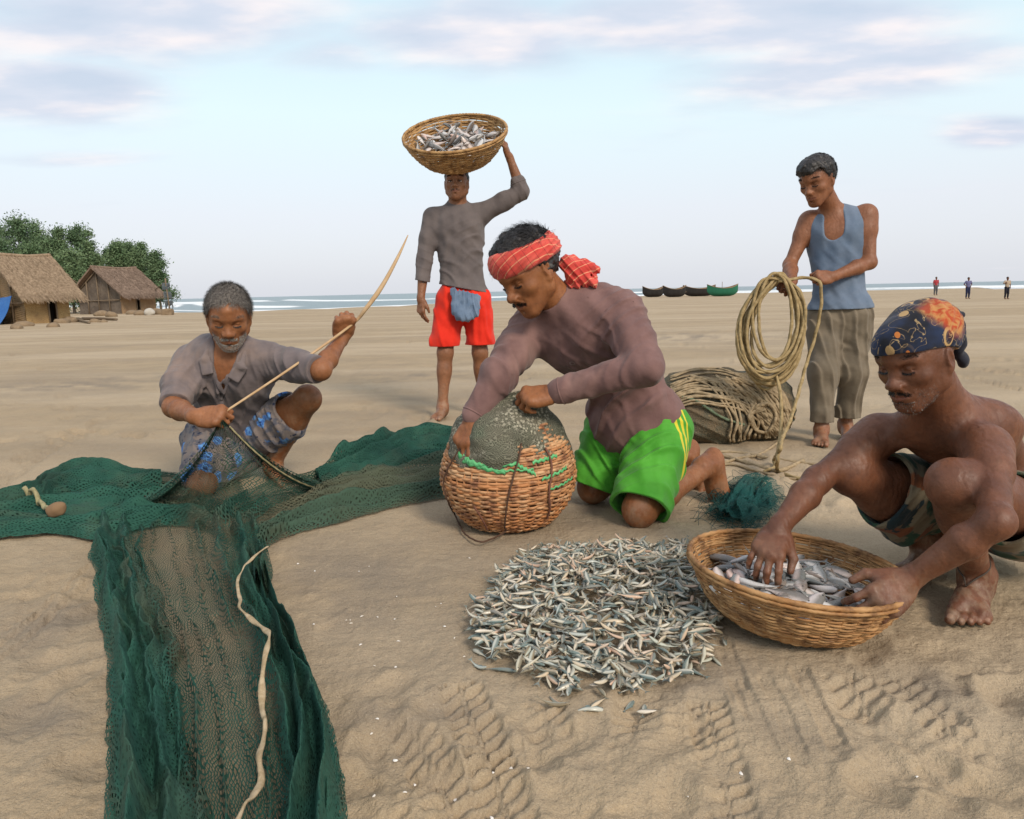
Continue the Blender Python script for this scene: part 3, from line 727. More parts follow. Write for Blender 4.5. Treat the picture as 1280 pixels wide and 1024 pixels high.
    for sh, el in ((sR, eR), (sL, eL)): C.q.append(('bx', el+nrm(el-sh)*.075, V(.12, .12, .085), np.stack([nrm(np.cross(nrm(el-sh), V(.3, .2, .9))), nrm(np.cross(nrm(el-sh), nrm(np.cross(nrm(el-sh), V(.3, .2, .9))))), nrm(el-sh)], 1), .004, .004, 's'))
    C.clip(pel-T['ul']*.10, -T['ul']+T['fl']*.0)
    ms = cloth_mat('faded grey cotton', (.125, .105, .108), (.185, .150, .143), .9, 16, pattern=lambda m, c: m.mix(m.mr(m.noise(3.5, 4, .6), .5, .7, 0, .6), c, (.235, .17, .14)))
    sh_ = sdf_obj('shirt', C, vx, ms, root)
    def surf_pt(p, d, off=.003):
        p = V(p); d = nrm(d)
        for _ in range(30):
            e = C.eval(p[None])[0]
            if abs(e-off) < 5e-4: break
            p = p+d*(e-off)*.7
        return p
    # collar flaps, placket, pocket, buttons
    lap = Sdf()
    for x in (-1, 1):
        c = surf_pt(neck+T['xc']*x*.060*k+T['fc']*.17-T['uc']*.014, -T['fc'], .007); g_ = np.array([C.eval((c+e)[None])[0]-C.eval((c-e)[None])[0] for e in np.eye(3)*.012]); n_ = nrm(nrm(g_)+T['fc']*.3+T['uc']*.3)
        ax_ = nrm(T['uc']*.75+T['xc']*x*.35); ax_ = nrm(ax_-n_*(ax_@n_)); R_c = np.stack([np.cross(ax_, n_), n_, ax_], 1)
        lap.bx(c, (.024, .0055, .036), R_c, .005, .01); lap.rc(c+ax_*.03+n_*.002, neck+T['xc']*x*.062*k+T['uc']*.050-T['fc']*.01, .012, .010, .015); lap.rc(neck+T['xc']*x*.062*k+T['uc']*.050-T['fc']*.01, neck-T['fc']*.064+T['uc']*.05, .010, .012, .015)
        lap.rc(c+ax_*.01-T['xc']*x*.022, surf_pt(neck+T['xc']*x*.012+T['fc']*.2-T['uc']*.12, -T['fc'], .002), .007, .006, .01)
    pl = [surf_pt(neck+T['fc']*.22-T['uc']*(.13+.05*i), -T['fc'], .001) for i in range(7)]
    for a, b in zip(pl[:-1], pl[1:]): lap.rc(a, b, .008, None, .006)
    lap.disp(lumps(60, .0012))
    sdf_obj('collar', lap, .003, ms, root)
    for i in range(4):
        p = surf_pt(neck+T['fc']*.20-T['uc']*(.16+.075*i)+T['xc']*.0, -T['fc'], .001); t = np.linspace(0, 2*pi, 13)[:-1]
        ring = p+.0055*(np.cos(t)[:, None]*T['xc']+np.sin(t)[:, None]*T['uc'])
        vv = np.concatenate([ring, ring*.8+p*.2+T['fc']*.003, [p+T['fc']*.003]]); n = 12
        obj('button', vv, [(a, (a+1) % n, n+(a+1) % n, n+a) for a in range(n)]+[(n+a, n+(a+1) % n, 2*n) for a in range(n)], BUTTON, sh_)
    # sarong tucked up into shorts, blue flowers
    Q = Sdf(); Q.el(pel, V(.165, .125, .11)*k, T['Rl'], .05)
    Q.rc(hL, hL*.30+nL*.70, .108*k, .086*k, .05); Q.rc(hR, hR*.25+kR*.75, .108*k, .09*k, .05); Q.rc(hL*.6+nL*.4-Z*.03, hL*.32+nL*.68-Z*.05, .09*k, .075*k, .04)
    Q.el((hL+hR)/2+V(0, -.12, -.08), (.10, .10, .09), None, .06)
    Q.disp(folds(nrm(nL-hL)+V(0, 0, .4), .07, .006, (nL+hL)/2, .2, .5, 1)); Q.disp(folds(V(.9, 0, .4), .06, .006, None, None, .45, 3)); Q.disp(lumps(30, .004)); Q.shell(.012)
    Q.clip(hL*.26+nL*.74, nL-hL)
    def flowers(m, c):
        v = m.mp(scale=(1, 1, 1)); w_ = m.N.new('ShaderNodeVectorMath'); w_.operation = 'MULTIPLY_ADD'; m.L.new(m.noise(22, 3, o=1), w_.inputs[0]); w_.inputs[1].default_value = (.06, .06, .06); m.L.new(v, w_.inputs[2]); v = w_.outputs[0]; d = m.vor(15, v); cc = m.vor(15, v, o=1)
        c = m.mix(m.mr(m.noise(30, 3), .45, .6), (.20, .165, .15), (.10, .10, .12))
        c = m.mix(m.mr(m.vor(34, v), .28, .2), c, (.028, .035, .065))
        fl = m.math('MULTIPLY', m.mr(d, .46, .36), m.mr(m.sep(cc)[0], .38, .42))
        c = m.mix(fl, c, m.mix(m.mr(m.noise(70, 2), .4, .6), (.045, .13, .38), (.12, .30, .60)))
        return m.mix(m.math('MULTIPLY', m.mr(d, .13, .06), fl), c, (.02, .03, .10))
    mq = cloth_mat('flowered sarong cotton', (.2, .17, .15), (.14, .12, .12), pattern=flowers)
    sdf_obj('sarong', Q, vx, mq, root)
    return dict(root=root, F=F, wR=wR, wL=wL, S=S)
BUTTON = M('shirt button', .4).col((.10, .085, .08)).m

# ---------------------------------------------------------------- standing man with the basket on his head
def person_b():
    k = 1.0; vx = .0045
    g = G(553, 523); d0 = dep(g); aR = g+Z*.075*k+V(0, .03, 0); aL = G(604, 516)+Z*.075*k
    pel = U(579, 376, d0+.06); hR = pel+V(-.09, 0, 0)*k; hL = pel+V(.09, 0, 0)*k
    l_ = np.linalg.norm(hR-aR)*.503; kR = ik(hR, aR, l_, l_, V(-.1, -1, 0)); l_ = np.linalg.norm(hL-aL)*.503; kL = ik(hL, aL, l_, l_, V(.1, -1, 0))
    neck = U(572, 262, d0+.04); sR = U(540, 273, d0+.04); sL = U(606, 265, d0+.05)
    wR = U(526, 374, d0-.03); eR = ik(sR, wR, .275, .25, V(-1, .3, 0)); eL = U(652, 240, d0+.02); wL = U(637, 197, d0-.03)
    bones('B', pn=(pel, neck), sh=(sL, sR), th=(hR, kR), shn=(kR, aR), uL=(sL, eL), fL=(eL, wL), tot=(neck, aR), d=(CPOS, g))
    root = empty('person', (pel[0], pel[1], float(gz(pel[0], pel[1]))), 'standing man in red shorts and a grey long-sleeved shirt, holding a basket on his head', 'person')
    S = Sdf(); T = torso(S, pel, neck, sL, sR, hL, hR, k); F = face_frame(U(571, 229, d0-.03), 4, -4, 0, .98*k)
    S.rc(neck-T['uc']*.03, F.p(0, -.015, -.06), .064, .060, .04); head(S, F, nose=1.12, jaw=1.05, lids=.9)
    arm(S, sR, eR, wR, k); arm(S, sL, eL, wL, k); leg(S, hR, kR, aR, k, V(0, 1, 0)); leg(S, hL, kL, aL, k, V(0, 1, 0))
    hand(S, wR, V(.02, -.12, -1), V(-.75, -.65, 0), 'R', k, curls=[(14, 20, 12), (20, 24, 14), (26, 28, 16), (32, 30, 16)], thumb=(.85, .42, -.2))
    hand(S, wL, U(627, 172, d0-.10)-wL, V(.88, -.30, .30), 'L', k, curls=[(18, 28, 20), (20, 32, 22), (24, 34, 24), (26, 36, 24)], thumb=(.72, .62, -.25))
    foot(S, aR, V(-.22, -1, 0), Z, 'R', k); foot(S, aL, V(.25, -1, 0), Z, 'L', k)
    skin_obj('body', S, vx, SKIN_B, root, lambda v: .9*sst(.28, .04, v[:, 2]))
    eyes(F, root, (0, -.05)); lashes(F, root, .0035); brows(F, root, BLACK_H, 330, .0018); moustache(F, root, BLACK_H, 120, L=.006); beard(F, root, BLACK_H, S, 260, .003, -.085, .0008)
    hair_obj('hair', F, root, BLACK_H, .004, 1200, .014, .0014, comb=lambda P: np.stack([P[:, 0]*2, .5+0*P[:, 1], 0*P[:, 0]], 1), lift=.5, hl=lambda y: np.interp(y, (-.1, -.06, -.03, .0, .012, .03, .045, .06, .09), (-.075, -.06, -.03, -.004, -.004, .03, .055, .066, .068)))
    C = Sdf(); C.inf = .009; torso(C, pel, neck, sL, sR, hL, hR, k*1.05, fat=1.06); C.inf = .009
    C.rc(neck-T['uc']*.03, neck+T['uc']*.025, .068, .064, .03); C.inf = .010
    for sh, el, wr, t in ((sR, eR, wR, .60), (sL, eL, wL, .28)):
        dd = nrm(el-sh); C.rc(sh-dd*.01, sh*.5+el*.5, .056, .050, .05); C.rc(sh*.5+el*.5, el, .050, .044, .03); e2 = el*(1-t)+wr*t
        C.rc(el, e2, .044, .040, .02); C.rc(e2*.93+el*.07, e2, .042, .041, .01)
    C.inf = 0; C.el(pel+T['ul']*.02, V(.174, .130, .10), T['Rl'], .05)
    C.rc(neck, F.p(0, -.01, -.03), .060, .058, .006, 's'); 
    for sh, el, wr, t in ((sR, eR, wR, .60), (sL, eL, wL, .28)):
        C.disp(folds(nrm(el-sh)+V(0, .2, .2), .05, .004, el, .11, .5, t)); e2 = el*(1-t)+wr*t; C.q.append(('rc', e2+nrm(wr-el)*.028, e2+nrm(wr-el)*.12, .028, .05, .004, 's'))
    C.disp(folds(V(.5, 0, .9), .085, .007, pel*.75+neck*.25, .2, .5, 5)); C.disp(folds(V(-.6, 0, .7), .08, .007, pel*.4+neck*.6+V(.1, 0, 0), .18, .5, 1)); C.disp(lumps(24, .0025))
    C.clip(U(581, 361, d0+.06), V(-.20, 0, -1))
    mb_ = cloth_mat('grey brown jersey', (.105, .088, .086), (.140, .116, .110), .9); sdf_obj('shirt', C, vx, mb_, root)
    loop_part('neckband', neck+T['uc']*.026+T['fc']*.004, T['uc']+T['fc']*.25, T['xc'], .068, .0055, mb_, root)
    for el, wr, t in ((eR, wR, .60), (eL, wL, .28)): loop_part('cuff', el*(1-t)+wr*t, wr-el, V(1, 0, .2), .05, .004, mb_, root, C)
    Q = Sdf(); Q.el(pel+Z*.02, V(.158, .116, .13), T['Rl'], .05)
    for h, kn, x in ((hR, kR, -1), (hL, kL, 1)):
        e = h*.22+kn*.78+V(x*.012, 0, 0); Q.rc(h, e, .100, .097, .06); Q.rc(e-Z*.02, e-Z*.09, .095, .098, .03)
    Q.disp(folds(V(.9, 0, .35), .10, .006, None, None, .35, 3)); Q.disp(folds(V(-.7, 0, .7), .075, .005, pel-Z*.1, .16, .5, 1)); Q.shell(.012); Q.clip((hR+kR)/2-Z*.128, V(0, 0, -1)); Q.clip(U(581, 357, d0+.06), V(.20, 0, 1))
    sdf_obj('shorts', Q, vx, cloth_mat('bright red polyester', (.60, .020, .008), (.68, .030, .012), .75), root)
    for (px, py, qx, qy) in ((550, 428, 560, 400), (608, 430, 617, 402)):
        pass
    R_ = Sdf(); c = U(583, 372, d0-.085)
    for i in range(9):
        a = U(566+4.1*i, 362+1.2*i, d0-.088); b = U(568+3.6*i+2*sin(i*2.1), 388+11*sin((i+.6)/9*pi), d0-.115-.012*(i % 2)); R_.rc(a, b, .013, .021, .012)
    R_.disp(folds(V(1, 0, .15), .035, .004, None, None, .5, 1)); R_.disp(lumps(60, .003))
    sdf_obj('waist_cloth', R_, .0035, cloth_mat('washed blue cloth', (.085, .13, .20), (.15, .20, .275)), root)
    return dict(root=root, F=F, d0=d0, wL=wL)

# ---------------------------------------------------------------- kneeling man with the red headband
def person_c():
    k = 1.08; vx = .0034
    kL = G(800, 657)+Z*.055*k; kR = G(742, 627)+Z*.055*k
    pel = U(797, 532, dep(kL)+.24); hx = nrm(V(-.78, .62, 0)); hL = pel-hx*.095*k-Z*.02; hR = pel+hx*.095*k-Z*.02
    neck = U(703, 386, dep(pel)-.22); dn = dep(neck); sL = U(779, 395, dn-.08); sR = U(662, 411, dn+.10)
    aL = ext(kL, 884, 584, .395*k, 1); aR = ext(kR, 856, 572, .40*k, 1)
    eL = U(806, 459, dn-.22); wL = U(694, 491, dn-.13); eR = U(624, 469, dn-.04); wR = U(592, 522, dn-.07)
    mid = (pel+neck)/2+V(.05, .04, .03)
    bones('C', pn=(pel, neck), sh=(sL, sR), thL=(hL, kL), thR=(hR, kR), aL=(sL, wL), aR=(sR, wR), d=(CPOS, pel))
    if DBG: print(' C depths', dep(kL), dep(kR), dep(pel), dn, dep(aL), dep(aR), 'hands', wL, wR, dep(wL), dep(wR), 'head', dn-.12, aL, aR)
    root = empty('person', (pel[0], pel[1], float(gz(pel[0], pel[1]))), 'man with a red headband, maroon long-sleeved shirt and green shorts kneeling at the tall basket', 'person')
    S = Sdf(); T = torso(S, pel, neck, sL, sR, hL, hR, k, mid); F = face_frame(U(661, 339, dn-.09), 52, 30, 6, 1.12)
    S.rc(neck-T['uc']*.03, F.p(0, -.02, -.055), .062*k, .056*k, .04); head(S, F, nose=1.15, lids=.35, brow=1.05)
    arm(S, sL, eL, wL, k, 1.06); arm(S, sR, eR, wR, k, 1.06); leg(S, hL, kL, aL, k, V(-.1, .5, 1)); leg(S, hR, kR, aR, k, V(-.1, .5, 1))
    hand(S, wL, U(655, 497, dep(wL)-.0)-wL, V(.0, -.55, .8), 'L', k*1.04, curls=[(50, 55, 30), (56, 60, 30), (62, 60, 30), (66, 60, 30)], thumb=(.85, .35, -.45), tb=30)
    hand(S, wR, U(579, 553, dep(wR)-.03)-wR, V(-.55, -.62, .5), 'R', k*1.04, curls=[(22, 30, 18), (28, 36, 22), (34, 40, 24), (40, 42, 26)], thumb=(.85, .5, -.25))
    foot(S, aL, V(.12, -.10, -1), V(-.75, -.62, -.1), 'L', k, .9); foot(S, aR, V(.1, -.10, -1), V(-.8, -.55, -.1), 'R', k, .9)
    for p in (V(.02, -.04, .0), V(.05, -.05, .02), V(-.03, -.05, .01)): S.masks.append((2, kL+p, .018))
    skin_obj('body', S, vx, SKIN_C, root, lambda v: .75*sst(.22, .0, v[:, 2]))
    brows(F, root, BLACK_H, 330, .0022); lashes(F, root); moustache(F, root, BLACK_H, 430, w=.027, L=.008); beard(F, root, BLACK_H, S, 200, .0022, -.07, .0007)
    hair_obj('hair', F, root, BLACK_H, .012, 3600, .045, .0016, comb=lambda P: np.stack([P[:, 0]*3+.15, 1.0+0*P[:, 1], .1+0*P[:, 0]], 1), lift=.35, rnd=.3, noise=.006, zmin=.058,
             extra=lambda S_, F_: S_.el(F_.p(0, .02, .075), V(.065, .075, .052), F_.R, .03), hl=lambda y: np.interp(y, (-.1, -.06, -.03, .0, .012, .03, .045, .06, .09), (-.075, -.06, -.03, -.004, .01, .045, .066, .07, .072)))
    # headband: rolled checked cloth round the head, knot and tail behind
    H = Sdf(); ph = np.linspace(0, 2*pi, 33)
    def hb(t, off, dz): return F.p(sin(t)*(.081+off), -.012+cos(t)*(.100+off), .046+dz+.012*cos(t)+.0)
    for a, b in zip(ph[:-1], ph[1:]):
        for dz, r, of in ((.030, .0125, -.005), (.014, .0145, .001), (-.003, .0145, .004), (-.019, .0125, .003)):
            H.rc(hb(a, of, dz*(1-.25*abs(sin(a)))), hb(b, of, dz*(1-.25*abs(sin(b)))), r*F.k, None, .012)
    H.disp(folds(F.d(.35, .1, 1.), .016, .0025, None, None, .18, 1))
    def red(m, c):
        p = m.sep(m.mp(m.co(), (1, 1, 1), rot=(.5, .55, .3)))
        g1 = m.mr(m.math('PINGPONG', m.math('ADD', p[2], m.math('MULTIPLY', m.noise(9, 2), .02)), .0125), .0105, .012); g2 = m.mr(m.math('PINGPONG', p[0], .0155), .0138, .015)
        c = m.mix(m.mr(m.noise(12, 3), .35, .65), (.50, .050, .040), (.62, .105, .080))
        c = m.mix(m.math('MULTIPLY', g1, .75), c, (.72, .36, .20)); c = m.mix(m.math('MULTIPLY', g2, .5), c, (.16, .02, .025))
        return c
    mr_ = cloth_mat('red checked cotton', (.6, .05, .04), (.7, .08, .05), pattern=red, fs=.4)
    sdf_obj('headband', H, .003, mr_, root)
    K = Sdf(); kn = U(708, 329, dep(F.o)+.03); K.sp(kn, .018, .02)
    for i in range(9):
        e = U(727+16*sin(i*1.7)*.9+4, 345+15*cos(i*2.3)*.8, dep(kn)+.03*sin(i*3.)); m_ = kn*.5+e*.5+V(0, 0, .014*cos(i)); K.rc(kn, m_, .013, .016, .02); K.rc(m_, e, .016, .0135, .02)
    for i in range(6): K.sp(U(716+5.5*i, 357-1.8*i+3*sin(i*2), dep(kn)-.01), .0105, .01)
    K.disp(folds(V(.75, .1, .55), .022, .004, None, None, .5, 2)); K.disp(lumps(90, .003))
    sdf_obj('headband_knot', K, .0028, mr_, root)
    # shirt
    C = Sdf(); C.inf = .011*k; torso(C, pel, neck, sL, sR, hL, hR, k*1.03, mid, 1.0); C.inf = .009
    C.rc(neck-T['uc']*.03, neck+T['uc']*.022, .068*k, .063*k, .03)
    C.inf = .0105
    for sh, el, wr in ((sL, eL, wL), (sR, eR, wR)):
        dd = nrm(el-sh); C.rc(sh-dd*.01, sh*.5+el*.5, .060*k, .054*k, .05); C.rc(sh*.5+el*.5, el, .053*k, .046*k, .03); C.sp(el, .047*k, .02)
        e2 = el*.06+wr*.94; C.rc(el, e2, .046*k, .031*k, .02); C.rc(e2*.9+el*.1, e2, .032*k, .031*k, .008)
    C.inf = 0; ul = T['ul']
    C.el(pel+ul*.03, V(.172, .130, .10)*k, T['Rl'], .05); bl = pel+T['fl']*.075*k+ul*.02
    C.el(bl, V(.12, .055, .075)*k, T['Rl'], .06)                     # slack front hanging from the chest
    C.rc(neck, F.p(0, -.01, -.03), .061*k, .058*k, .006, 's')
    for sh, el, wr, s_ in ((sL, eL, wL, 1.), (sR, eR, wR, 2.)):
        C.disp(folds(nrm(el-sh)+V(.2, .2, .5), .06, .007, el, .11, .5, s_)); C.disp(folds(nrm(wr-el)+V(.3, .5, .6), .06, .0042, el*.4+wr*.6, .12, .5, s_+2)); C.disp(folds(nrm(el-sh)+V(.5, 0, -.3), .055, .009, sh, .13, .5, s_+1))
    C.disp(folds(T['xc']+T['uc']*.35, .075, .0055, neck-T['uc']*.18+T['fc']*.1, .15, .4, 1)); C.disp(folds(T['ul']+T['xl']*.6, .085, .014, pel+T['fl']*.08+T['ul']*.12, .20, .5, 3)); C.disp(folds(T['ul']*.6-T['xl'], .09, .011, mid, .22, .4, 5)); C.disp(folds(T['xc']-T['uc']*.4, .06, .007, neck-T['uc']*.2-T['xc']*.1+T['fc']*.08, .14, .4, 2)); C.disp(lumps(22, .003))
    C.clip(pel-ul*.035+T['fl']*.0, -ul-T['fl']*.15)
    mc_ = cloth_mat('faded maroon jersey', (.135, .074, .068), (.20, .115, .104), .88, pattern=lambda m, c: m.mix(m.mr(m.noise(4.5, 4, .6), .52, .7, 0, .7), c, (.265, .158, .135)))
    sdf_obj('shirt', C, vx, mc_, root); loop_part('neckband', neck+T['uc']*.024+T['fc']*.006, T['uc']+T['fc']*.3, T['xc'], .069*k, .0055, mc_, root)
    for el, wr in ((eL, wL), (eR, wR)): loop_part('cuff', el*.075+wr*.925, wr-el, V(0, .3, 1), .045, .0035, mc_, root, C)
    cp = neck-T['uc']*.13+T['fc']*.16+T['xc']*.02
    for _ in range(20): cp = cp-T['fc']*(C.eval(cp[None])[0]-.0012)*.8
    t = np.linspace(0, 2*pi, 15)[:-1]; rg = np.stack([np.cos(t), np.sin(t)], 1)
    outer = cp+.012*rg[:, :1]*T['xc']+.011*rg[:, 1:]*T['uc']; inn = cp+.007*rg[:, :1]*T['xc']+.005*rg[:, 1:]*T['uc']
    def snap(P):
        for _ in range(12): P = P-T['fc'][None]*(C.eval(P)-.0016)[:, None]*.8
        return P
    obj('shirt_emblem', np.concatenate([snap(outer), snap(inn)]), [(i, (i+1) % 14, 14+(i+1) % 14, 14+i) for i in range(14)], M('faded emblem print', .9).col((.25, .175, .165)).m, root)
    # shorts
    Q = Sdf(); Q.el(pel, V(.160, .120, .13)*k, T['Rl'], .05)
    for h, kn_ in ((hL, kL), (hR, kR)):
        e = kn_+nrm(kn_-h)*.02; Q.rc(h, e, .108*k, .090*k, .05); Q.rc(e*.8+h*.2, e, .094*k, .092*k, .03)
    Q.disp(folds(nrm(kL-hL)+V(.4, 0, .3), .055, .011, (hL+kL)/2, .18, .5, 1)); Q.disp(folds(nrm(kR-hR)+V(-.5, 0, .3), .06, .012, (hR+kR)/2+V(0, 0, .03), .2, .5, 3)); Q.disp(lumps(26, .004)); Q.shell(.012)
    leg_cuts(Q, ((hL, kL, 1.0), (hR, kR, 1.0)))
    P0 = (hL+kL)/2; O_ = V(pel[0], pel[1], float(gz(pel[0], pel[1])))
    sx = nrm(V(.52, -.85, .0)); 
    def green(m, c):
        c = m.mix(m.mr(m.noise(8, 3), .35, .65), (.055, .27, .022), (.085, .36, .035))
        p = m.sep(m.co()); n_ = V(-sx[1], sx[0], 0)                 # stripe plane: runs down the outer thigh
        x = m.math('ADD', m.math('MULTIPLY', p[0], float(n_[0])), m.math('MULTIPLY', p[1], float(n_[1])))
        out = m.math('ADD', m.math('MULTIPLY', p[0], float(sx[0])), m.math('MULTIPLY', p[1], float(sx[1])))
        q0 = hL-O_; x0 = float(q0@n_)-.005; xr = m.math('SUBTRACT', x, x0)
        mid_ = m.math('COMPARE', m.math('PINGPONG', m.math('ADD', xr, .06), .0125), 0., .0065)
        zone = m.math('MULTIPLY', m.math('COMPARE', xr, 0., .028), m.math('GREATER_THAN', out, float(q0@sx)+.03))
        side = m.math('MULTIPLY', m.math('MULTIPLY', m.math('COMPARE', xr, 0., .030), m.math('SUBTRACT', 1., mid_)), m.math('GREATER_THAN', out, float(q0@sx)+.03))
        return m.mix(side, c, (.62, .52, .035))
    sdf_obj('shorts', Q, vx, cloth_mat('bright green polyester', (.06, .3, .03), (.09, .36, .04), .6, pattern=green), root)
    return dict(root=root, F=F, wL=wL, wR=wR, dn=dn)

# ---------------------------------------------------------------- young man coiling rope
def person_d():
    k = .92; vx = .0038
    g = G(1026, 553); d0 = dep(g); aR = g+Z*.07; aL = G(1056, 546)+Z*.07
    pel = U(1050, 396, d0+.02); hR = pel+V(-.082, .02, 0)*k; hL = pel+V(.082, -.02, 0)*k
    l_ = np.linalg.norm(hR-aR)*.504; kR = ik(hR, aR, l_, l_, V(-.3, -1, 0)); l_ = np.linalg.norm(hL-aL)*.506; kL = ik(hL, aL, l_, l_, V(-.3, -1, 0))
    neck = U(1045, 266, d0+.02); sR = U(1011, 278, d0+.06); sL = U(1083, 270, d0-.04)
    wR = U(990, 352, d0-.13); eR = ik(sR, wR, .275*k, .25*k, V(-.35, .3, -.8)); wL = U(1041, 346, d0-.13); eL = ik(sL, wL, .275*k, .265*k, V(1, .1, -.5))
    bones('D', pn=(pel, neck), sh=(sL, sR), th=(hR, kR), aL=(sL, wL), aR=(sR, wR), leg=(hR, aR), d=(CPOS, g))
    root = empty('person', (pel[0], pel[1], float(gz(pel[0], pel[1]))), 'young man in a blue tank top and rolled trousers standing and coiling a rope', 'person')
    S = Sdf(); T = torso(S, pel, neck, sL, sR, hL, hR, k); F = face_frame(U(1022, 225, d0-.09), 54, 22, 2, 1.0)
    S.rc(neck-T['uc']*.03, F.p(0, -.02, -.055), .058*k, .054*k, .04); head(S, F, nose=1.05, lids=.4, jaw=.98)
    arm(S, sR, eR, wR, k, 1.08); arm(S, sL, eL, wL, k, 1.08)
    for sh in (sL, sR): S.sp(sh, .057*k, .03)
    leg(S, hR, kR, aR, k); leg(S, hL, kL, aL, k)
    hand(S, wR, U(976, 356, dep(wR)-.06)-wR, V(-.35, -.72, .6), 'R', k*1.05, curls=[(70, 85, 45)]*4, thumb=(.8, .3, -.55), tb=36)
    hand(S, wL, U(1012, 347, dep(wL)-.03)-wL, V(.1, -.85, .5), 'L', k*1.05, curls=[(58, 78, 40), (64, 82, 40), (70, 84, 40), (74, 84, 40)], thumb=(.88, .25, -.45), tb=30)
    foot(S, aR, V(-.45, -1, 0), Z, 'R', k); foot(S, aL, V(-.2, -1, 0), Z, 'L', k)
    skin_obj('body', S, vx, SKIN_D, root, lambda v: .8*sst(.2, .0, v[:, 2]))
    brows(F, root, BLACK_H, 330, .002); lashes(F, root)
    hair_obj('hair', F, root, BLACK_H, .009, 4600, .022, .0016, comb=lambda P: np.stack([P[:, 0]*8, .8-P[:, 1]*2, .1+0*P[:, 0]], 1), lift=.5, rnd=.45, noise=.004,
             extra=lambda S_, F_: (S_.el(F_.p(0, .040, .080), V(.060, .060, .040), F_.R, .04), S_.el(F_.p(0, .072, .072), V(.044, .028, .024), F_.R, .03)), hl=lambda y: np.interp(y, (-.1, -.06, -.03, .0, .012, .03, .045, .06, .09, .12), (-.06, -.05, -.02, .0, .004, .040, .062, .066, .058, .045)))
    C = Sdf(); C.inf = .008; torso(C, pel, neck, sL, sR, hL, hR, k, fat=1.05); C.inf = 0
    C.el(pel+T['ul']*.03, V(.176, .130, .12)*k, T['Rl'], .05)
    Rc = T['Rc']; fc, uc, xc = T['fc'], T['uc'], T['xc']
    C.rc(neck+uc*.14+fc*.09+xc*.012, neck-uc*.125*k+fc*.13+xc*.022, .080*k, .058*k, .006, 's'); C.rc(neck+uc*.2, neck+uc*.03-fc*.03, .060*k, .058*k, .006, 's')
    for sh, x in ((sL, -1), (sR, 1)):
        C.rc(sh+uc*.10+xc*x*.036, sh-uc*.10*k+xc*x*.040, .058*k, .060*k, .006, 's'); C.rc(sh+xc*x*.04, sh-uc*.12+xc*x*.07, .055*k, .062*k, .006, 's')
    C.disp(folds(V(.7, 0, .7), .08, .005, pel*.6+neck*.4, .17, .5, 3)); C.disp(folds(V(-.5, 0, .9), .06, .004, pel+Z*.08, .15, .5, 1)); C.disp(lumps(24, .0025))
    C.clip(U(1050, 386, d0+.02), V(0.02, 0, -1))
    sdf_obj('tank_top', C, vx, cloth_mat('slate blue jersey', (.095, .135, .195), (.14, .18, .245), .85), root)
    Q = Sdf(); Q.el(pel+Z*.01, V(.152, .112, .14)*k, T['Rl'], .05)
    for h, kn, an in ((hR, kR, aR), (hL, kL, aL)):
        c_ = kn*.25+an*.75; Q.rc(h, kn, .096*k, .074*k, .05); Q.rc(kn, c_, .074*k, .062*k, .05); Q.rc(c_+Z*.014, c_-Z*.022, .067*k, .067*k, .008)
    Q.disp(folds(V(.9, .3, .1), .055, .007, None, None, .07, 1)); Q.disp(folds(V(.5, .2, .85), .10, .006, pel-Z*.12, .16, .2, 3)); Q.disp(lumps(22, .004)); Q.shell(.012)
    Q.clip(kR*.25+aR*.75-Z*.035, V(0, 0, -1)); Q.clip(U(1050, 382, d0+.02), V(0, 0, 1))
    mt = cloth_mat('khaki cotton trousers', (.135, .110, .078), (.185, .150, .108), .92, pattern=lambda m, c: m.mix(m.mr(m.noise(4, 4, .6), .5, .72, 0, .5), c, (.15, .14, .12)))
    sdf_obj('trousers', Q, vx, mt, root)
    return dict(root=root, F=F, wR=wR, wL=wL, d0=d0)

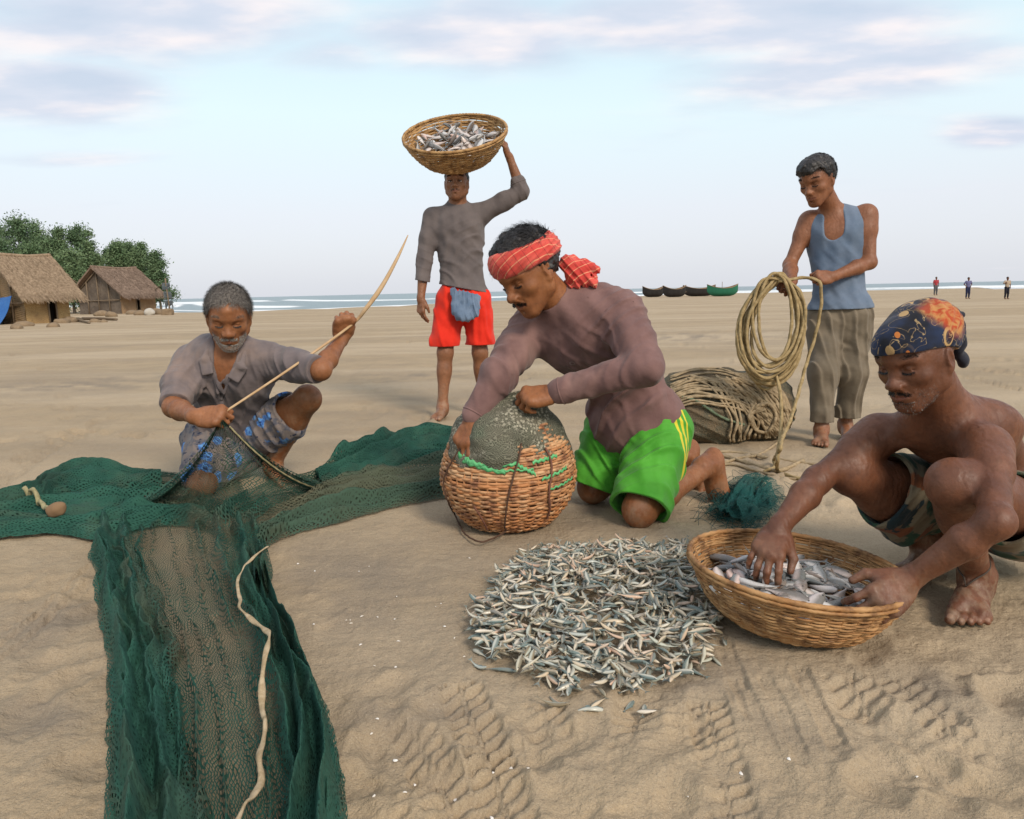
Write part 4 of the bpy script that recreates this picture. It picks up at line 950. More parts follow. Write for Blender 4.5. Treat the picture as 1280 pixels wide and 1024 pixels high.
# ---------------------------------------------------------------- squatting man with the wide basket
def person_e():
    k = 1.0; vx = .0028
    aL = G(1222, 762)+Z*.078+V(.01, .03, 0); aR = G(1158, 716)+Z*.078
    nL = ext(aL, 1192, 606, .39, -1); nR = ext(aR, 1064, 592, .39, -1)
    pel = U(1264, 640, dep(aL)+.20); 
    neck = U(1176, 522, dep(aL)-.06); dn = dep(neck); sR = U(1095, 545, dn+.15); sL = U(1233, 563, dn-.10)
    hx = nrm(nrm(sR-sL)+V(-.4, .7, 0)*.4); hL = pel-hx*.09+V(0, -.02, 0); hR = pel+hx*.09
    wR = U(973, 660, 1.80); eR = ext(sR, 1022, 600, .222, -1)
    eL = ext(sL, 1246, 652, .265, -1); wL = U(1136, 724, 1.63)
    mid = (pel+neck)/2+V(.03, .06, .05)
    bones('E', pn=(pel, neck), sh=(sL, sR), thL=(hL, nL), thR=(hR, nR), uR=(sR, eR), fR=(eR, wR), uL=(sL, eL), fL=(eL, wL))
    if DBG: print(' E depths aL %.2f aR %.2f nL %.2f nR %.2f pel %.2f neck %.2f eR %.2f wR %.2f eL %.2f wL %.2f' % tuple(dep(q) for q in (aL, aR, nL, nR, pel, neck, eR, wR, eL, wL)), pel, wR, wL)
    root = empty('person', (pel[0], pel[1], float(gz(pel[0], pel[1]))), 'bare-chested man in a patterned blue headscarf squatting beside the wide basket of fish', 'person')
    S = Sdf(); T = torso(S, pel, neck, sL, sR, hL, hR, k*.84, mid); F = face_frame(U(1146, 446, dn-.09), 63, 18, 4, .95)
    S.rc(neck-T['uc']*.03, F.p(0, -.02, -.055), .068, .056, .05); head(S, F, nose=1.15, lids=.4, brow=1.15, jaw=1.02)
    arm(S, sR, eR, wR, k*.92, 1.06); arm(S, sL, eL, wL, k*.90, 1.06)
    for sh in (sL, sR): S.sp(sh, .051, .03)
    uc, fc, xc = T['uc'], T['fc'], T['xc']
    for sh, x in ((sL, -1), (sR, 1)): S.rc(neck+fc*.058-uc*.045+xc*x*.012, sh*.75+neck*.25+fc*.03, .0105, .011, .018)   # collar bones
    for i in range(3): S.rc(neck-uc*(.18+.028*i)+fc*(.098-.004*i)-xc*.02, neck-uc*(.185+.028*i)+fc*.07-xc*.10, .007, .006, .016)
    S.rc(neck-uc*.07+fc*.105, neck-uc*.2+fc*.11, .006, .006, .02, 's')
    leg(S, hL, nL, aL, k, V(.3, 1, .1)); leg(S, hR, nR, aR, k, V(.7, .6, .1))
    hand(S, wR, U(957, 697, dep(wR)-.06)-wR, V(-.35, -.70, .62), 'R', k*1.02, curls=[(24, 30, 18), (32, 34, 20), (34, 34, 20), (30, 32, 18)], thumb=(.80, .55, -.35), spread=10)
    hand(S, wL, U(1090, 762, dep(wL)-.035)-wL, V(.30, -.72, .62), 'L', k*1.08, curls=[(26, 44, 24), (32, 48, 26), (38, 50, 28), (42, 50, 28)], thumb=(.74, .6, -.25), spread=7)
    foot(S, aL, V(-.62, -.8, 0), Z, 'L', k*1.02); foot(S, aR, V(-.8, -.6, 0), Z, 'R', k)
    skin_obj('body', S, vx, SKIN_E, root, lambda v: .9*sst(.30, .02, v[:, 2]))
    brows(F, root, BLACK_H, 330, .002); lashes(F, root); moustache(F, root, BLACK_H, 360, w=.026, L=.0055); beard(F, root, WHITE_H, S, 420, .0030, -.05, .0008, 'grey_stubble'); beard(F, root, BLACK_H, S, 900, .0032, -.06, .0008, 'stubble')
    # headscarf
    H = Sdf(); H.el(F.p(0, -.008, .042), V(.084, .112, .084)*F.k, F.R); H.el(F.p(0, -.055, .050), V(.075, .078, .068)*F.k, F.R, .04); H.el(F.p(0, .058, .054), V(.052, .050, .038)*F.k, F.R, .03)
    def cut(P, d):
        q = F.inv(P); hl = np.interp(q[:, 1], (-.14, -.10, -.05, .0, .04, .10), (-.035, -.03, .006, .026, .036, .046))
        d = d-.0018*np.sin((q[:, 2]*1.5+q[:, 1]*.9)*190+4*sn3(P, 14))*sst(.06, -.06, q[:, 1])
        return np.maximum(d, (hl-q[:, 2])*.9)
    H.disp(cut); H.disp(lumps(30, .002))
    OE = V(pel[0], pel[1], float(gz(pel[0], pel[1])))
    def paisley(m, c):
        v = m.mp(scale=(1, 1, 1), rot=(.3, .2, .6)); v2 = m.mp(v, (1, 1.0, .62))
        d = m.vor(27, v2, rnd=.9); cell = m.sep(m.vor(27, v2, o=1, rnd=.9))
        ring = m.math('MULTIPLY', m.math('COMPARE', d, .36, .065), m.mr(cell[0], .30, .32)); core = m.math('LESS_THAN', d, .16)
        c = m.mix(m.mr(m.noise(11, 3), .4, .62), (.018, .030, .070), (.012, .013, .018))
        c = m.mix(m.mr(m.math('ABSOLUTE', m.math('SUBTRACT', m.noise(24, 2, dist=1.2), .5)), .012, .005), c, (.30, .21, .11))
        c = m.mix(ring, c, (.45, .29, .13)); c = m.mix(m.math('MULTIPLY', core, m.mr(cell[1], .35, .4)), c, (.42, .14, .035))
        dist = m.N.new('ShaderNodeVectorMath'); dist.operation = 'DISTANCE'; m.L.new(m.co(), dist.inputs[0]); dist.inputs[1].default_value = tuple(F.p(-.055, -.05, .085)-OE)
        blot = m.mr(m.math('ADD', dist.outputs['Value'], m.math('MULTIPLY', m.noise(18, 4), .05)), .095, .062)
        return m.mix(blot, c, m.mix(m.mr(m.noise(46, 3, dist=.8), .42, .6), (.36, .055, .016), (.42, .19, .06)))
    mh = cloth_mat('patterned headscarf cotton', (.02, .03, .07), (.02, .02, .02), pattern=paisley, fs=.3)
    sdf_obj('headscarf', H, .0028, mh, root)
    K = Sdf(); b = F.p(-.012, -.118, .02)
    K.rc(b, F.p(-.02, -.140, .068), .015, .010, .015); K.rc(F.p(-.02, -.128, .06), F.p(-.025, -.158, .052), .014, .008, .01)
    for i in range(5): K.sp(F.p(-.028-.004*sin(i*2), -.118-.005*cos(i*1.7), .004-.016*i), .0155, .008)
    K.disp(lumps(80, .003))
    sdf_obj('headscarf_knot', K, .0028, cloth_mat('dark scarf end', (.012, .014, .022), (.03, .03, .04)), root)
    # shorts
    Q = Sdf(); Q.el(pel, V(.158, .125, .115), T['Rl'], .05)
    for h, kn, t in ((hL, nL, .52), (hR, nR, .74)):
        e = h*(1-t)+kn*t; Q.rc(h, e, .104, .086, .05); Q.rc(e-V(0, 0, .035), e*.7+h*.3-V(0, 0, .055), .070, .07, .04)
        if t > .7: Q.rc(e-V(0, 0, .07), e*.8+h*.2-V(0, 0, .12), .06, .05, .04)
    Q.el(pel*.5+(hL*.5+nL*.5)*.5-Z*.055, V(.10, .11, .07), None, .05)
    Q.disp(folds(nrm(nR-hR)+V(0, .3, .3), .06, .006, (nR+hR)/2, .17, .5, 1)); Q.disp(folds(nrm(nL-hL)+V(0, .3, .5), .055, .007, (nL+hL)/2, .2, .5, 3)); Q.disp(lumps(28, .004)); Q.shell(.010)
    leg_cuts(Q, ((hL, nL, .54), (hR, nR, .76)), .36, .24)
    def camo(m, c):
        c = m.mix(m.mr(m.noise(9, 3, dist=1), .47, .52), (.19, .155, .10), (.035, .075, .045))
        c = m.mix(m.mr(m.noise(8, 3, dist=1, v=m.mp(loc=(3, 1, 2))), .54, .58), c, (.20, .07, .028)); return m.mix(m.mr(m.noise(11, 3, dist=1, v=m.mp(loc=(7, 4, 1))), .60, .63), c, (.02, .035, .04))
    sdf_obj('shorts', Q, vx, cloth_mat('camouflage cotton', (.1, .1, .06), (.1, .08, .05), pattern=camo), root)
    Aa = nrm(nL-aL); e1 = nrm(np.cross(Aa, V(1, 0, 0))); e2 = np.cross(Aa, e1); t = np.linspace(0, 2*pi, 29)[:-1]
    rr = []
    for a in t:
        dv = cos(a)*e1+sin(a)*e2; p = aL+Aa*.05+dv*.05
        for _ in range(14): p = p-dv*(S.eval(p[None])[0]-.001)*.8
        rr.append(p-Aa*.008*cos(a))
    v, f = tube(np.array(rr), .0022, 6, closed=True); obj('anklet_cord', v, f, M('dark cord').col((.06, .045, .035)).m, root)
    return dict(root=root, F=F, wR=wR, wL=wL, S=S)
WHO = os.environ.get('WHO', 'abcde')
PA = person_a() if 'a' in WHO else None
PB = person_b() if 'b' in WHO else None
PC = person_c() if 'c' in WHO else None
PD = person_d() if 'd' in WHO else None
PE = person_e() if 'e' in WHO else None
# ------------------------------------------------------------------ the beach
def seg_st(P, A, B):
    d = B-A; L = np.linalg.norm(d); u = d/L; q = P-A; return q@u, q@np.array([-u[1], u[0]]), L
def relief(x, y):
    P = np.stack([x, y], -1); fade = 1/(1+(y/14)**2); near = 1/(1+(y/4.5)**2)
    h = .034*fbm(x*.55, y*.8, 3, 1)*fade*1.2 + .020*fbm(x*2.3, y*2.9, 4, 2)*fade + .011*fbm(x*8, y*9, 4, 3)*near + .0085*fbm(x*27, y*29, 4, 4)*near + .0040*fbm(x*75, y*80, 2, 6)*near**2
    crumb = sst(.02, .16, fbm(x*1.7+3, y*2.1, 3, 9)); h += crumb*near*.030*np.maximum(fbm(x*19, y*21, 3, 12)-.06, 0)
    h += near*.012*np.maximum(fbm(x*5+9, y*6, 3, 22)-.10, 0)
    tread = np.zeros_like(x)
    for pts, w, dp, lug, br in TRACKS:
        for A, B in zip(pts[:-1], pts[1:]):
            s, t, L = seg_st(P, A, B); on = (s > -.02) & (s < L+.02) & (np.abs(t) < w*2.2)
            if not on.any(): continue
            ss, tt, xx, yy = s[on], t[on], x[on], y[on]; j = .012*fbm(xx*9, yy*9, 2, 31); tt = tt+j
            ins = 1-sst(w*.72, w*1.0, np.abs(tt)); rim = np.exp(-((np.abs(tt)-w*1.15)/(w*.25))**2)
            brk = .64*sst(-br, .12-br*.4, fbm(xx*3.6, yy*3.6, 4, 41)+.02)
            hh = -dp*ins+dp*.55*rim*(.5+fbm(xx*14, yy*14, 3, 5))
            if lug: hh += ins*dp*.75*(np.clip(np.sin((ss+np.abs(tt)*.55*np.sign(tt))/lug*2*pi)*2.2, -1, 1))*(np.abs(tt) > w*.10)
            h[on] += hh*brk*np.minimum(1, near[on]*2.2)
    for c, a, l, w_, dp in PITS:
        q = P-c; u = q@np.array([cos(a), sin(a)]); v = q@np.array([-sin(a), cos(a)]); r = (u/l)**2+(v/w_)**2; on = r < 6
        if on.any(): h[on] += dp*(-np.exp(-r[on]*1.3)+.55*np.exp(-((np.sqrt(r[on])-1.35)/.35)**2)*(.6+fbm(x[on]*20, y[on]*20, 2, 8)))
    return h
def g2(*px): return [G(a, b)[:2] for a, b in px]
TRACKS = [(g2((640, 1023), (612, 940), (575, 858)), .052, .013, .036, 0.30), (g2((585, 1060), (545, 960), (512, 900)), .050, .010, .036, 0.17), (g2((742, 1070), (706, 955), (680, 880)), .05, .010, .034, 0.10),
          (g2((800, 1060), (790, 930), (800, 865)), .05, .012, .036, 0.15), (g2((925, 1060), (905, 960), (885, 880)), .045, .014, .034, 0.35), (g2((1010, 1080), (960, 930), (925, 850), (905, 800)), .022, .007, 0, .2), (g2((1060, 1080), (1000, 935), (960, 850)), .018, .006, 0, .2),
          (g2((985, 1080), (945, 940), (915, 850)), .016, .005, 0, .1), (g2((1120, 1060), (1050, 930), (1000, 840)), .02, .010, 0, .2), (g2((1190, 1040), (1110, 915), (1060, 850)), .055, .010, .04, 0.05),
          (g2((860, 1075), (850, 960), (850, 880)), .05, .009, .033, 0.17), (g2((1275, 1000), (1180, 900), (1120, 850)), .05, .008, .035, 0.10), (g2((470, 1080), (490, 960), (470, 880)), .045, .007, .034, 0.03), (g2((1180, 1080), (1130, 980), (1085, 900)), .02, .006, 0, .1), (g2((680, 1080), (655, 980), (640, 900)), .016, .006, 0, .15), (g2((-60, 815), (40, 745), (110, 690)), .075, .010, .05, .1), (g2((-80, 895), (60, 775), (140, 705)), .012, .009, 0, .4), (g2((-80, 870), (45, 770), (128, 698)), .012, .009, 0, .4),
          (g2((400, 780), (440, 757), (500, 745), (560, 740)), .012, -.006, 0, .5), (g2((1279, 470), (1150, 452), (1000, 445)), .05, .03, 0, .5), (g2((1290, 492), (1200, 470)), .04, .03, 0, .4), (g2((640, 475), (800, 425), (930, 392)), .14, .035, .2, .3), (g2((700, 480), (840, 428), (960, 392)), .14, .035, .2, .3),
          (g2((150, 520), (60, 560), (-20, 610)), .10, .018, .1, .2), (g2((0, 470), (120, 455), (240, 430)), .10, .02, .1, .3), (g2((430, 470), (500, 430), (540, 400)), .1, .03, 0, .3)]
_r = random.Random(4); PITS = []
for px0, px1, py0, py1, n in ((0, 240, 420, 560, 60), (240, 560, 400, 540, 50), (1000, 1280, 400, 640, 40), (1060, 1280, 800, 1010, 40), (440, 900, 860, 1020, 34), (0, 130, 690, 1010, 18), (330, 560, 660, 1000, 8), (430, 540, 400, 540, 12), (880, 1040, 560, 640, 8), (640, 1280, 395, 470, 50)):
    for _ in range(n):
        p = G(_r.uniform(px0, px1), _r.uniform(py0, py1)); s = _r.uniform(.6, 1.2)*(1 if py0 > 600 else 1.3); PITS.append((p[:2], _r.uniform(0, 3.1), .075*s, .042*s, _r.uniform(.004, .014)*s*(1 if py0 > 600 else 2.2)))
def build_sand():
    u = np.linspace(2.3**.8, .0042**.8, 560); d = u**(-1/.8); a = np.tan(np.linspace(rad(-64), rad(64), 1080))
    Y, A = np.meshgrid(d, a, indexing='ij'); X = Y*A
    h = relief(X.ravel(), Y.ravel()); z = gz(X, Y).ravel()+h
    n, m_ = Y.shape; i = (np.arange(n-1)[:, None]*m_+np.arange(m_-1)[None]).ravel(); f = np.stack([i, i+1, i+m_+1, i+m_], 1)
    ys = np.interp(X.ravel(), SHORE[:, 0], SHORE[:, 1]); wet = sst(-16, -3, Y.ravel()-ys)
    # grey wet patches, and shadow right of the tall basket painted into the colour
    x, y = X.ravel(), Y.ravel(); pw = sst(.0, .30, fbm(x*.7+5, y*1.0, 5, 51))*.45/(1+(y/9)**2)
    for (px, py, r) in ((900, 980, .10), (1010, 900, .12), (640, 940, .12), (560, 880, .10), (1200, 860, .14), (90, 780, .2), (480, 900, .12), (250, 470, 1.0), (520, 470, .8), (900, 420, 2.5), (390, 730, .55), (60, 890, .22), (120, 480, 1.3), (640, 600, .3), (740, 640, .25), (770, 950, .10), (850, 830, .16), (1180, 640, .25)):
        c = G(px, py); pw = np.maximum(pw, np.exp(-(((x-c[0])/r)**2+((y-c[1])/(r*.8))**2))*sst(-.25, .35, fbm(x*5, y*6, 5, 52))*.9)
    # coarse sand outside the fan the fine sheet covers, so the beach goes on beside and behind the viewpoint
    gx, gy = np.meshgrid(np.linspace(-90, 90, 361), np.linspace(-10, 44, 109), indexing='xy'); gx, gy = gx.ravel(), gy.ravel(); k = (np.arange(108)[:, None]*361+np.arange(360)[None]).ravel(); f2 = np.stack([k, k+1, k+362, k+361], 1)
    inside = (np.abs(gx) < 2.0*gy-.4) & (gy > .55); f2 = f2[~inside[f2].all(1)]; v2 = np.stack([gx, gy, gz(gx, gy)-.035+.02*fbm(gx*.6, gy*.6, 3, 14)*(~inside)-.05*inside], 1)
    nn = len(x); vall = np.concatenate([np.stack([x, y, z], 1), v2]); f = np.concatenate([f, f2+nn]); wet = np.r_[wet, 0*gx]; pw = np.r_[pw, 0*gx]
    m = M('beach sand', .93, .12)
    n1 = m.noise(2.2, 5, .6); n2 = m.noise(1100, 2, .8); n3 = m.noise(38, 5, .7); st = m.noise(1., 5, .6, v=m.mp(scale=(.09, .55, 1)))
    c = m.mix(m.mr(n1, .35, .66), (.455, .345, .215), (.385, .296, .190)); c = m.mix(m.mr(st, .42, .62, 0, .75), c, (.56, .445, .305))
    c = m.mix(m.mr(m.noise(1., 6, .65, v=m.mp(scale=(.14, .75, 1), loc=(3, 8, 0))), .50, .72, 0, .55), c, (.30, .235, .165)); c = m.mix(m.mr(n3, .5, .75, 0, .35), c, (.29, .215, .140)); c = m.mix(m.attr('damp_shade', 2), c, (.235, .195, .150))
    c = m.mix(m.mr(n2, .3, .7, 0, .42), c, (.16, .125, .09)); c = m.mix(m.mr(m.noise(700, 1, .5, v=m.mp(loc=(4, 2, 7))), .66, .72, 0, .5), c, (.66, .58, .47))
    n4 = m.noise(210, 3, .7); c = m.mix(m.mr(n4, .45, .72, 0, .38), c, (.19, .145, .10)); c = m.mix(m.mr(n4, .42, .25, 0, .25), c, (.60, .49, .34)); wt = m.attr('wet', 2); c = m.mix(m.math('MULTIPLY', wt, .8), c, (.235, .185, .13)); m.col(c); m.set('Roughness', m.mr(wt, 0, 1, .93, .42))
    m.bump(n2, .35, .0016); m.bump(n4, .5, .004); m.bump(m.noise(90, 4, .7), .6, .008); m.bump(m.noise(26, 5, .65), .45, .02); m.bump(m.noise(2.6, 5, .6, v=m.mp(scale=(.5, 1.3, 1))), .3, .07)
    tag(obj('beach_sand', vall, f, m.m, attrs={'wet': wet, 'damp_shade': pw}), kind='structure')
def build_sea():
    x = np.linspace(-1, 1, 420); yy = np.r_[np.linspace(0, 1, 150)**1.6]
    V_ = []; foam = []
    xs = np.sign(x)*np.abs(x)**1.4*900
    dist = np.r_[np.linspace(-30, 140, 150), np.geomspace(150, 7000, 40)]
    X, D = np.meshgrid(xs, dist, indexing='xy'); ys = np.interp(X, SHORE[:, 0], SHORE[:, 1]); ys = np.minimum(ys, 215); Y = ys+D
    fo = np.zeros_like(X); h = np.zeros_like(X)
    for k, (o, w, a) in enumerate(((8, 6, .06), (26, 7, .22), (48, 8, .4), (76, 9, .35), (108, 9, .3))):
        c = o+9*fbm(X*.02+k*7, X*0+k, 3, 60+k); on = sst(-.10, .12, fbm(X*.018+k*3.3, X*0+k*5, 3, 70+k)+(.25 if k < 2 else .0))
        t = (D-c)/w; fo = np.maximum(fo, np.exp(-t*t)*on); h += a*np.exp(-(t-.4)**2)*(.4+.6*on)
    fo = np.maximum(fo, sst(22, 6, D)*.9*sst(-.25, .15, fbm(X*.05, D*.25, 3, 81)))
    h += .10*fbm(X*.05, D*.2, 3, 90)
    h = np.where(D > 145, 0, h)
    n, m_ = X.shape; i = (np.arange(n-1)[:, None]*m_+np.arange(m_-1)[None]).ravel(); f = np.stack([i, i+1, i+m_+1, i+m_], 1)
    m = M('sea water', .28, .45); nz = m.noise(.7, 5, .7, v=m.mp(scale=(.25, 1, 1)))
    fm = m.mr(m.math('ADD', m.attr('foam', 2), m.math('MULTIPLY', m.math('SUBTRACT', nz, .5), .9)), .25, .75)
    m.col(m.mix(fm, m.mix(m.noise(.05, 3), (.085, .135, .150), (.125, .18, .19)), (.78, .80, .80))); m.set('Roughness', m.mr(fm, 0, 1, .30, .8)); m.bump(nz, .6, .25)
    tag(obj('sea', np.stack([X, Y, SEA_Z+h], -1).reshape(-1, 3), f, m.m, attrs={'foam': fo.ravel()}), kind='structure')
build_sand(); build_sea()

# ------------------------------------------------------------------ huts
def box(c, e1, e2, e3):
    c, e1, e2, e3 = V(c), V(e1), V(e2), V(e3); v = [c+a*e1+b*e2+d*e3 for a in (0, 1) for b in (0, 1) for d in (0, 1)]
    f = [(0, 1, 3, 2), (4, 6, 7, 5), (0, 4, 5, 1), (2, 3, 7, 6), (0, 2, 6, 4), (1, 5, 7, 3)]
    if np.dot(np.cross(e1, e2), e3) < 0: f = [q[::-1] for q in f]
    return v, f
def thatch_mat(name, a, b):
    m = M(name, .95, .08); n = m.noise(1., 5, .7, v=m.mp(scale=(9, 9, 3))); m.col(m.mix(m.mr(n, .32, .68), a, b)); m.bump(n, .6, .05); return m.m
def wall_mat(name, a, b, c):
    m = M(name, .92, .1); p = m.sep(m.co()); n = m.noise(1.4, 5, .65)
    wv = m.math('MULTIPLY', m.math('SINE', m.math('MULTIPLY', p[2], 62.)), m.math('SINE', m.math('MULTIPLY', m.math('ADD', p[0], p[1]), 26.)))
    col = m.mix(m.mr(n, .36, .66), a, b); col = m.mix(m.mr(m.noise(5, 4, .7), .55, .7, 0, .7), col, c); col = m.mix(m.mr(wv, -.2, .5, 0, .25), col, c)
    m.col(col); m.bump(wv, .5, .02); m.bump(m.noise(7, 4, .6), .6, .05); return m.m
POLE_M = M('weathered pole', .9, .1); POLE_M.col(POLE_M.mix(POLE_M.noise(6, 3), (.13, .095, .065), (.24, .185, .13))); POLE_M = POLE_M.m
SHADE_M = M('painted hut shade', .95, .05).col((.02, .016, .013)).m
def hut(label, pxc, ang, px_end, Wd, hw, hr, roofm, longm, gablem, door, ovh=.55, gable_pole=True, seed=1):
    R_ = random.Random(seed); rg = np.random.default_rng(seed)
    P0 = G(*pxc); a = rad(ang); e1 = V(cos(a), sin(a), 0); e2 = V(-sin(a), cos(a), 0)
    tx = (px_end-640)/914.; L = (tx*P0[1]-P0[0])/(e1[0]-tx*e1[1]); P0 = V(P0[0], P0[1], gz(P0[0], P0[1])-.12); hw += .12; hr += .12
    root = empty('thatched_hut', P0, label, 'hut')
    dpt = lambda s, b, z: P0+e1*s+e2*b+Z*z
    d0, d1, dh = door[0]*L, door[1]*L, door[2]*hw
    obj('long_wall', *join([box(dpt(0, 0, 0), e1*d0, e2*.09, Z*hw), box(dpt(d1, 0, 0), e1*(L-d1), e2*.09, Z*hw), box(dpt(d0, 0, dh), e1*(d1-d0), e2*.09, Z*(hw-dh))]), longm, root, smooth=False)
    obj('doorway', *box(dpt(d0-.02, .35, 0), e1*(d1-d0+.04), e2*.05, Z*dh), SHADE_M, root, smooth=False)  # near-black panel behind the opening puts the inside's shade into the colour
    for x in (d0, d1-.05): obj('door_post', *tube([dpt(x+.025, -.03, 0), dpt(x+.025, -.03, dh)], .045, 7), POLE_M, root)
    # gable wall: pentagon panel, slightly bulging and patched
    ys = np.linspace(0, 1, 15); vv = []; ff = []
    for s_ in (0, .1):
        for y in ys:
            top = hw+(hr-hw)*(1-abs(2*y-1)); 
            for q in np.linspace(0, 1, 7): vv.append(dpt(s_-(.06*sin(q*6+y*9) if s_ == 0 else 0), Wd*y, top*q))
    n = 15*7
    for i in range(14):
        for j in range(6):
            k = i*7+j; ff += [(k, k+1, k+8, k+7), (n+k, n+k+7, n+k+8, n+k+1)]
    obj('gable_wall', vv, ff, gablem, root, smooth=False)
    obj('rear_wall', *join([box(dpt(0.1, Wd-.09, 0), e1*(L-.1), e2*.09, Z*hw), box(dpt(L-.09, .1, 0), e1*.09, e2*(Wd-.2), Z*hw)]), gablem, root, smooth=False)
    if gable_pole:
        for y0, y1, z1 in ((.04, .5, .93), (.96, .5, .93), (.5, .5, .97), (.25, .25, .72), (.75, .75, .72)):
            obj('pole', *tube([dpt(-.09, Wd*y0, 0 if y0 == y1 else hw), dpt(-.09, Wd*y1, hr*z1)], .05, 7), POLE_M, root)
        obj('pole', *tube([dpt(-.1, -.05, hw*.62), dpt(-.1, Wd*.99, hw*.58)], .04, 7), POLE_M, root)
    # roof: two sagging thatch slopes with ragged eaves made of thousands of straws
    vs = []; fs = []; nv = 0
    for sgn in (0, 1):
        run = Wd/2+ovh; nx, ny = 26, 12; base = nv
        for layer in (0, 1):
            for i in range(nx+1):
                s_ = -ovh*.9+(L+1.8*ovh)*i/nx
                for j in range(ny+1):
                    t = j/ny; b = Wd/2-(run*t if sgn == 0 else -run*t); z = hr+.10-(hr-hw)*(run*t)/(Wd/2)*.98-.10*sin(pi*i/nx)*(1-t)+.03*rg.normal()*(layer == 0)-.16*layer*(1-.35*t)
                    vs.append(dpt(s_, b, z+(.05*rg.normal()-.03 if j == ny else 0)))
        nv += 2*(nx+1)*(ny+1); m_ = ny+1; K = (nx+1)*m_
        for i in range(nx):
            for j in range(ny):
                k = base+i*m_+j; q = (k, k+1, k+m_+1, k+m_); fs += [q if sgn else q[::-1], tuple(K+w for w in (q[::-1] if sgn else q))]
        for i in range(nx): k = base+i*m_+ny; fs.append((k, k+m_, K+k+m_, K+k))
        for e in (0, nx):
            for j in range(ny): k = base+e*m_+j; fs.append((k, k+1, K+k+1, K+k))
    v2 = []; f2 = []; n0 = len(vs)
    for sgn, cnt in ((0, 2600), (1, 500)):
        run = Wd/2+ovh
        for _ in range(cnt):
            edge = R_.random() < .35; s_ = R_.uniform(-ovh*.95, L+ovh*.95); t = R_.uniform(.86, 1.0) if edge else R_.uniform(0, .98); l = R_.uniform(.35, .8)
            def pt(t_, s2, up):
                b = Wd/2-(run*t_ if sgn == 0 else -run*t_); tt = t_*run/(Wd/2); ii = (s2+ovh*.9)/(L+1.8*ovh)
                return dpt(s2, b, hr+.10-(hr-hw)*tt*.98-.10*sin(pi*min(max(ii, 0), 1))*(1-t_)+up)
            w = R_.uniform(.012, .03); s3 = s_+R_.gauss(0, .07); A_ = pt(t, s_, .03); B_ = pt(t+l/run*.8, s3, R_.uniform(-.02, .06)-(.08 if edge else 0))
            k = n0+len(v2); v2 += [A_-e1*w, A_+e1*w, B_+e1*w*.4, B_-e1*w*.4]; f2.append((k, k+1, k+2, k+3))
    rf = obj('roof', vs+v2, fs+f2, roofm, root, smooth=False)
    obj('ridge_cap', *tube(crom([dpt(-ovh*.9, Wd/2, hr+.09), dpt(L*.3, Wd/2, hr+.03), dpt(L*.7, Wd/2, hr+.0), dpt(L+ovh*.9, Wd/2, hr+.1)], 8), .10, 8), roofm, root)
    return dict(root=root, dpt=dpt, L=L, P0=P0, e1=e1, e2=e2, d=dep(P0))
ROOF1 = thatch_mat('straw thatch', (.19, .135, .088), (.33, .245, .165)); ROOF2 = thatch_mat('brown thatch', (.15, .105, .078), (.255, .185, .14))
H1 = hut('nearer thatched hut with sandy mat walls and a blue tarpaulin leaning on it', (34, 405), 60, 96, 4.4, 1.85, 3.65, ROOF1, wall_mat('sandy woven mat', (.43, .29, .135), (.33, .215, .105), (.20, .135, .08)), wall_mat('old bamboo mat', (.33, .225, .12), (.24, .165, .10), (.13, .095, .065)), (.50, .70, .92), seed=3)
H2 = hut('farther thatched hut with a grey woven gable and a narrow dark doorway', (153, 392), 70, 203, 4.6, 1.85, 3.7, ROOF2, wall_mat('tan clay mat', (.36, .24, .14), (.29, .19, .115), (.17, .12, .085)), wall_mat('grey reed gable', (.17, .135, .105), (.115, .092, .075), (.075, .062, .052)), (.42, .53, .95), seed=8)
def tarp():
    d = H1['dpt']; vv = []; n = 14
    for i in range(n+1):
        for j in range(n+1):
            u, t = i/n, j/n; p = d(-.35-.9*(1-t)+.10*sin(u*7+t*4), .35+3.2*u, .05+1.55*t*(1-.15*u)+.07*sin(u*11)*sin(t*6)); vv.append(p)
    f = [(i*(n+1)+j, i*(n+1)+j+1, (i+1)*(n+1)+j+1, (i+1)*(n+1)+j) for i in range(n) for j in range(n)]
    vv2 = [p+V(.012, .012, 0) for p in vv]; N_ = len(vv); ff = [q[::-1] for q in f]+[tuple(k+N_ for k in q) for q in f]
    m = M('blue tarpaulin', .5, .3); m.col(m.mix(m.noise(3, 4), (.018, .085, .30), (.03, .15, .42))); m.bump(m.noise(6, 4), .5, .06)
    tag(obj('tarpaulin', vv+vv2, ff, m.m, loc=d(-.8, 1.5, 0)), 'blue tarpaulin sheet leaning against the nearer hut', 'tarpaulin')
tarp()
def lump_obj(name, p, r, mat, label, cat, seed, group=None, flat=.6):
    rg = np.random.default_rng(seed); S = Sdf(); p = V(p)
    S.el(p+Z*r*flat*.5, V(r, r*.8, r*flat), rotm((0, 0, 1), rg.uniform(0, 3)), r*.2)
    for _ in range(3): S.el(p+V(rg.normal()*r*.4, rg.normal()*r*.4, r*flat*.5), V(1, .8, flat)*r*rg.uniform(.4, .7), rotm((rg.normal(), rg.normal(), 1), rg.uniform(0, 3)), r*.25)
    S.disp(lumps(5/r*.5, r*.06, seed)); v, f = S.mesh(r/7); return tag(obj(name, v, f, mat, loc=p), label, cat, group)
CLOD = M('earth clod', .95, .1); CLOD.col(CLOD.mix(CLOD.noise(5, 4), (.16, .115, .075), (.30, .22, .14))).bump(CLOD.noise(12, 4), .6, .05); CLOD = CLOD.m
PALE = M('pale sack', .9, .1).col((.42, .39, .34)).m
_r = random.Random(12)
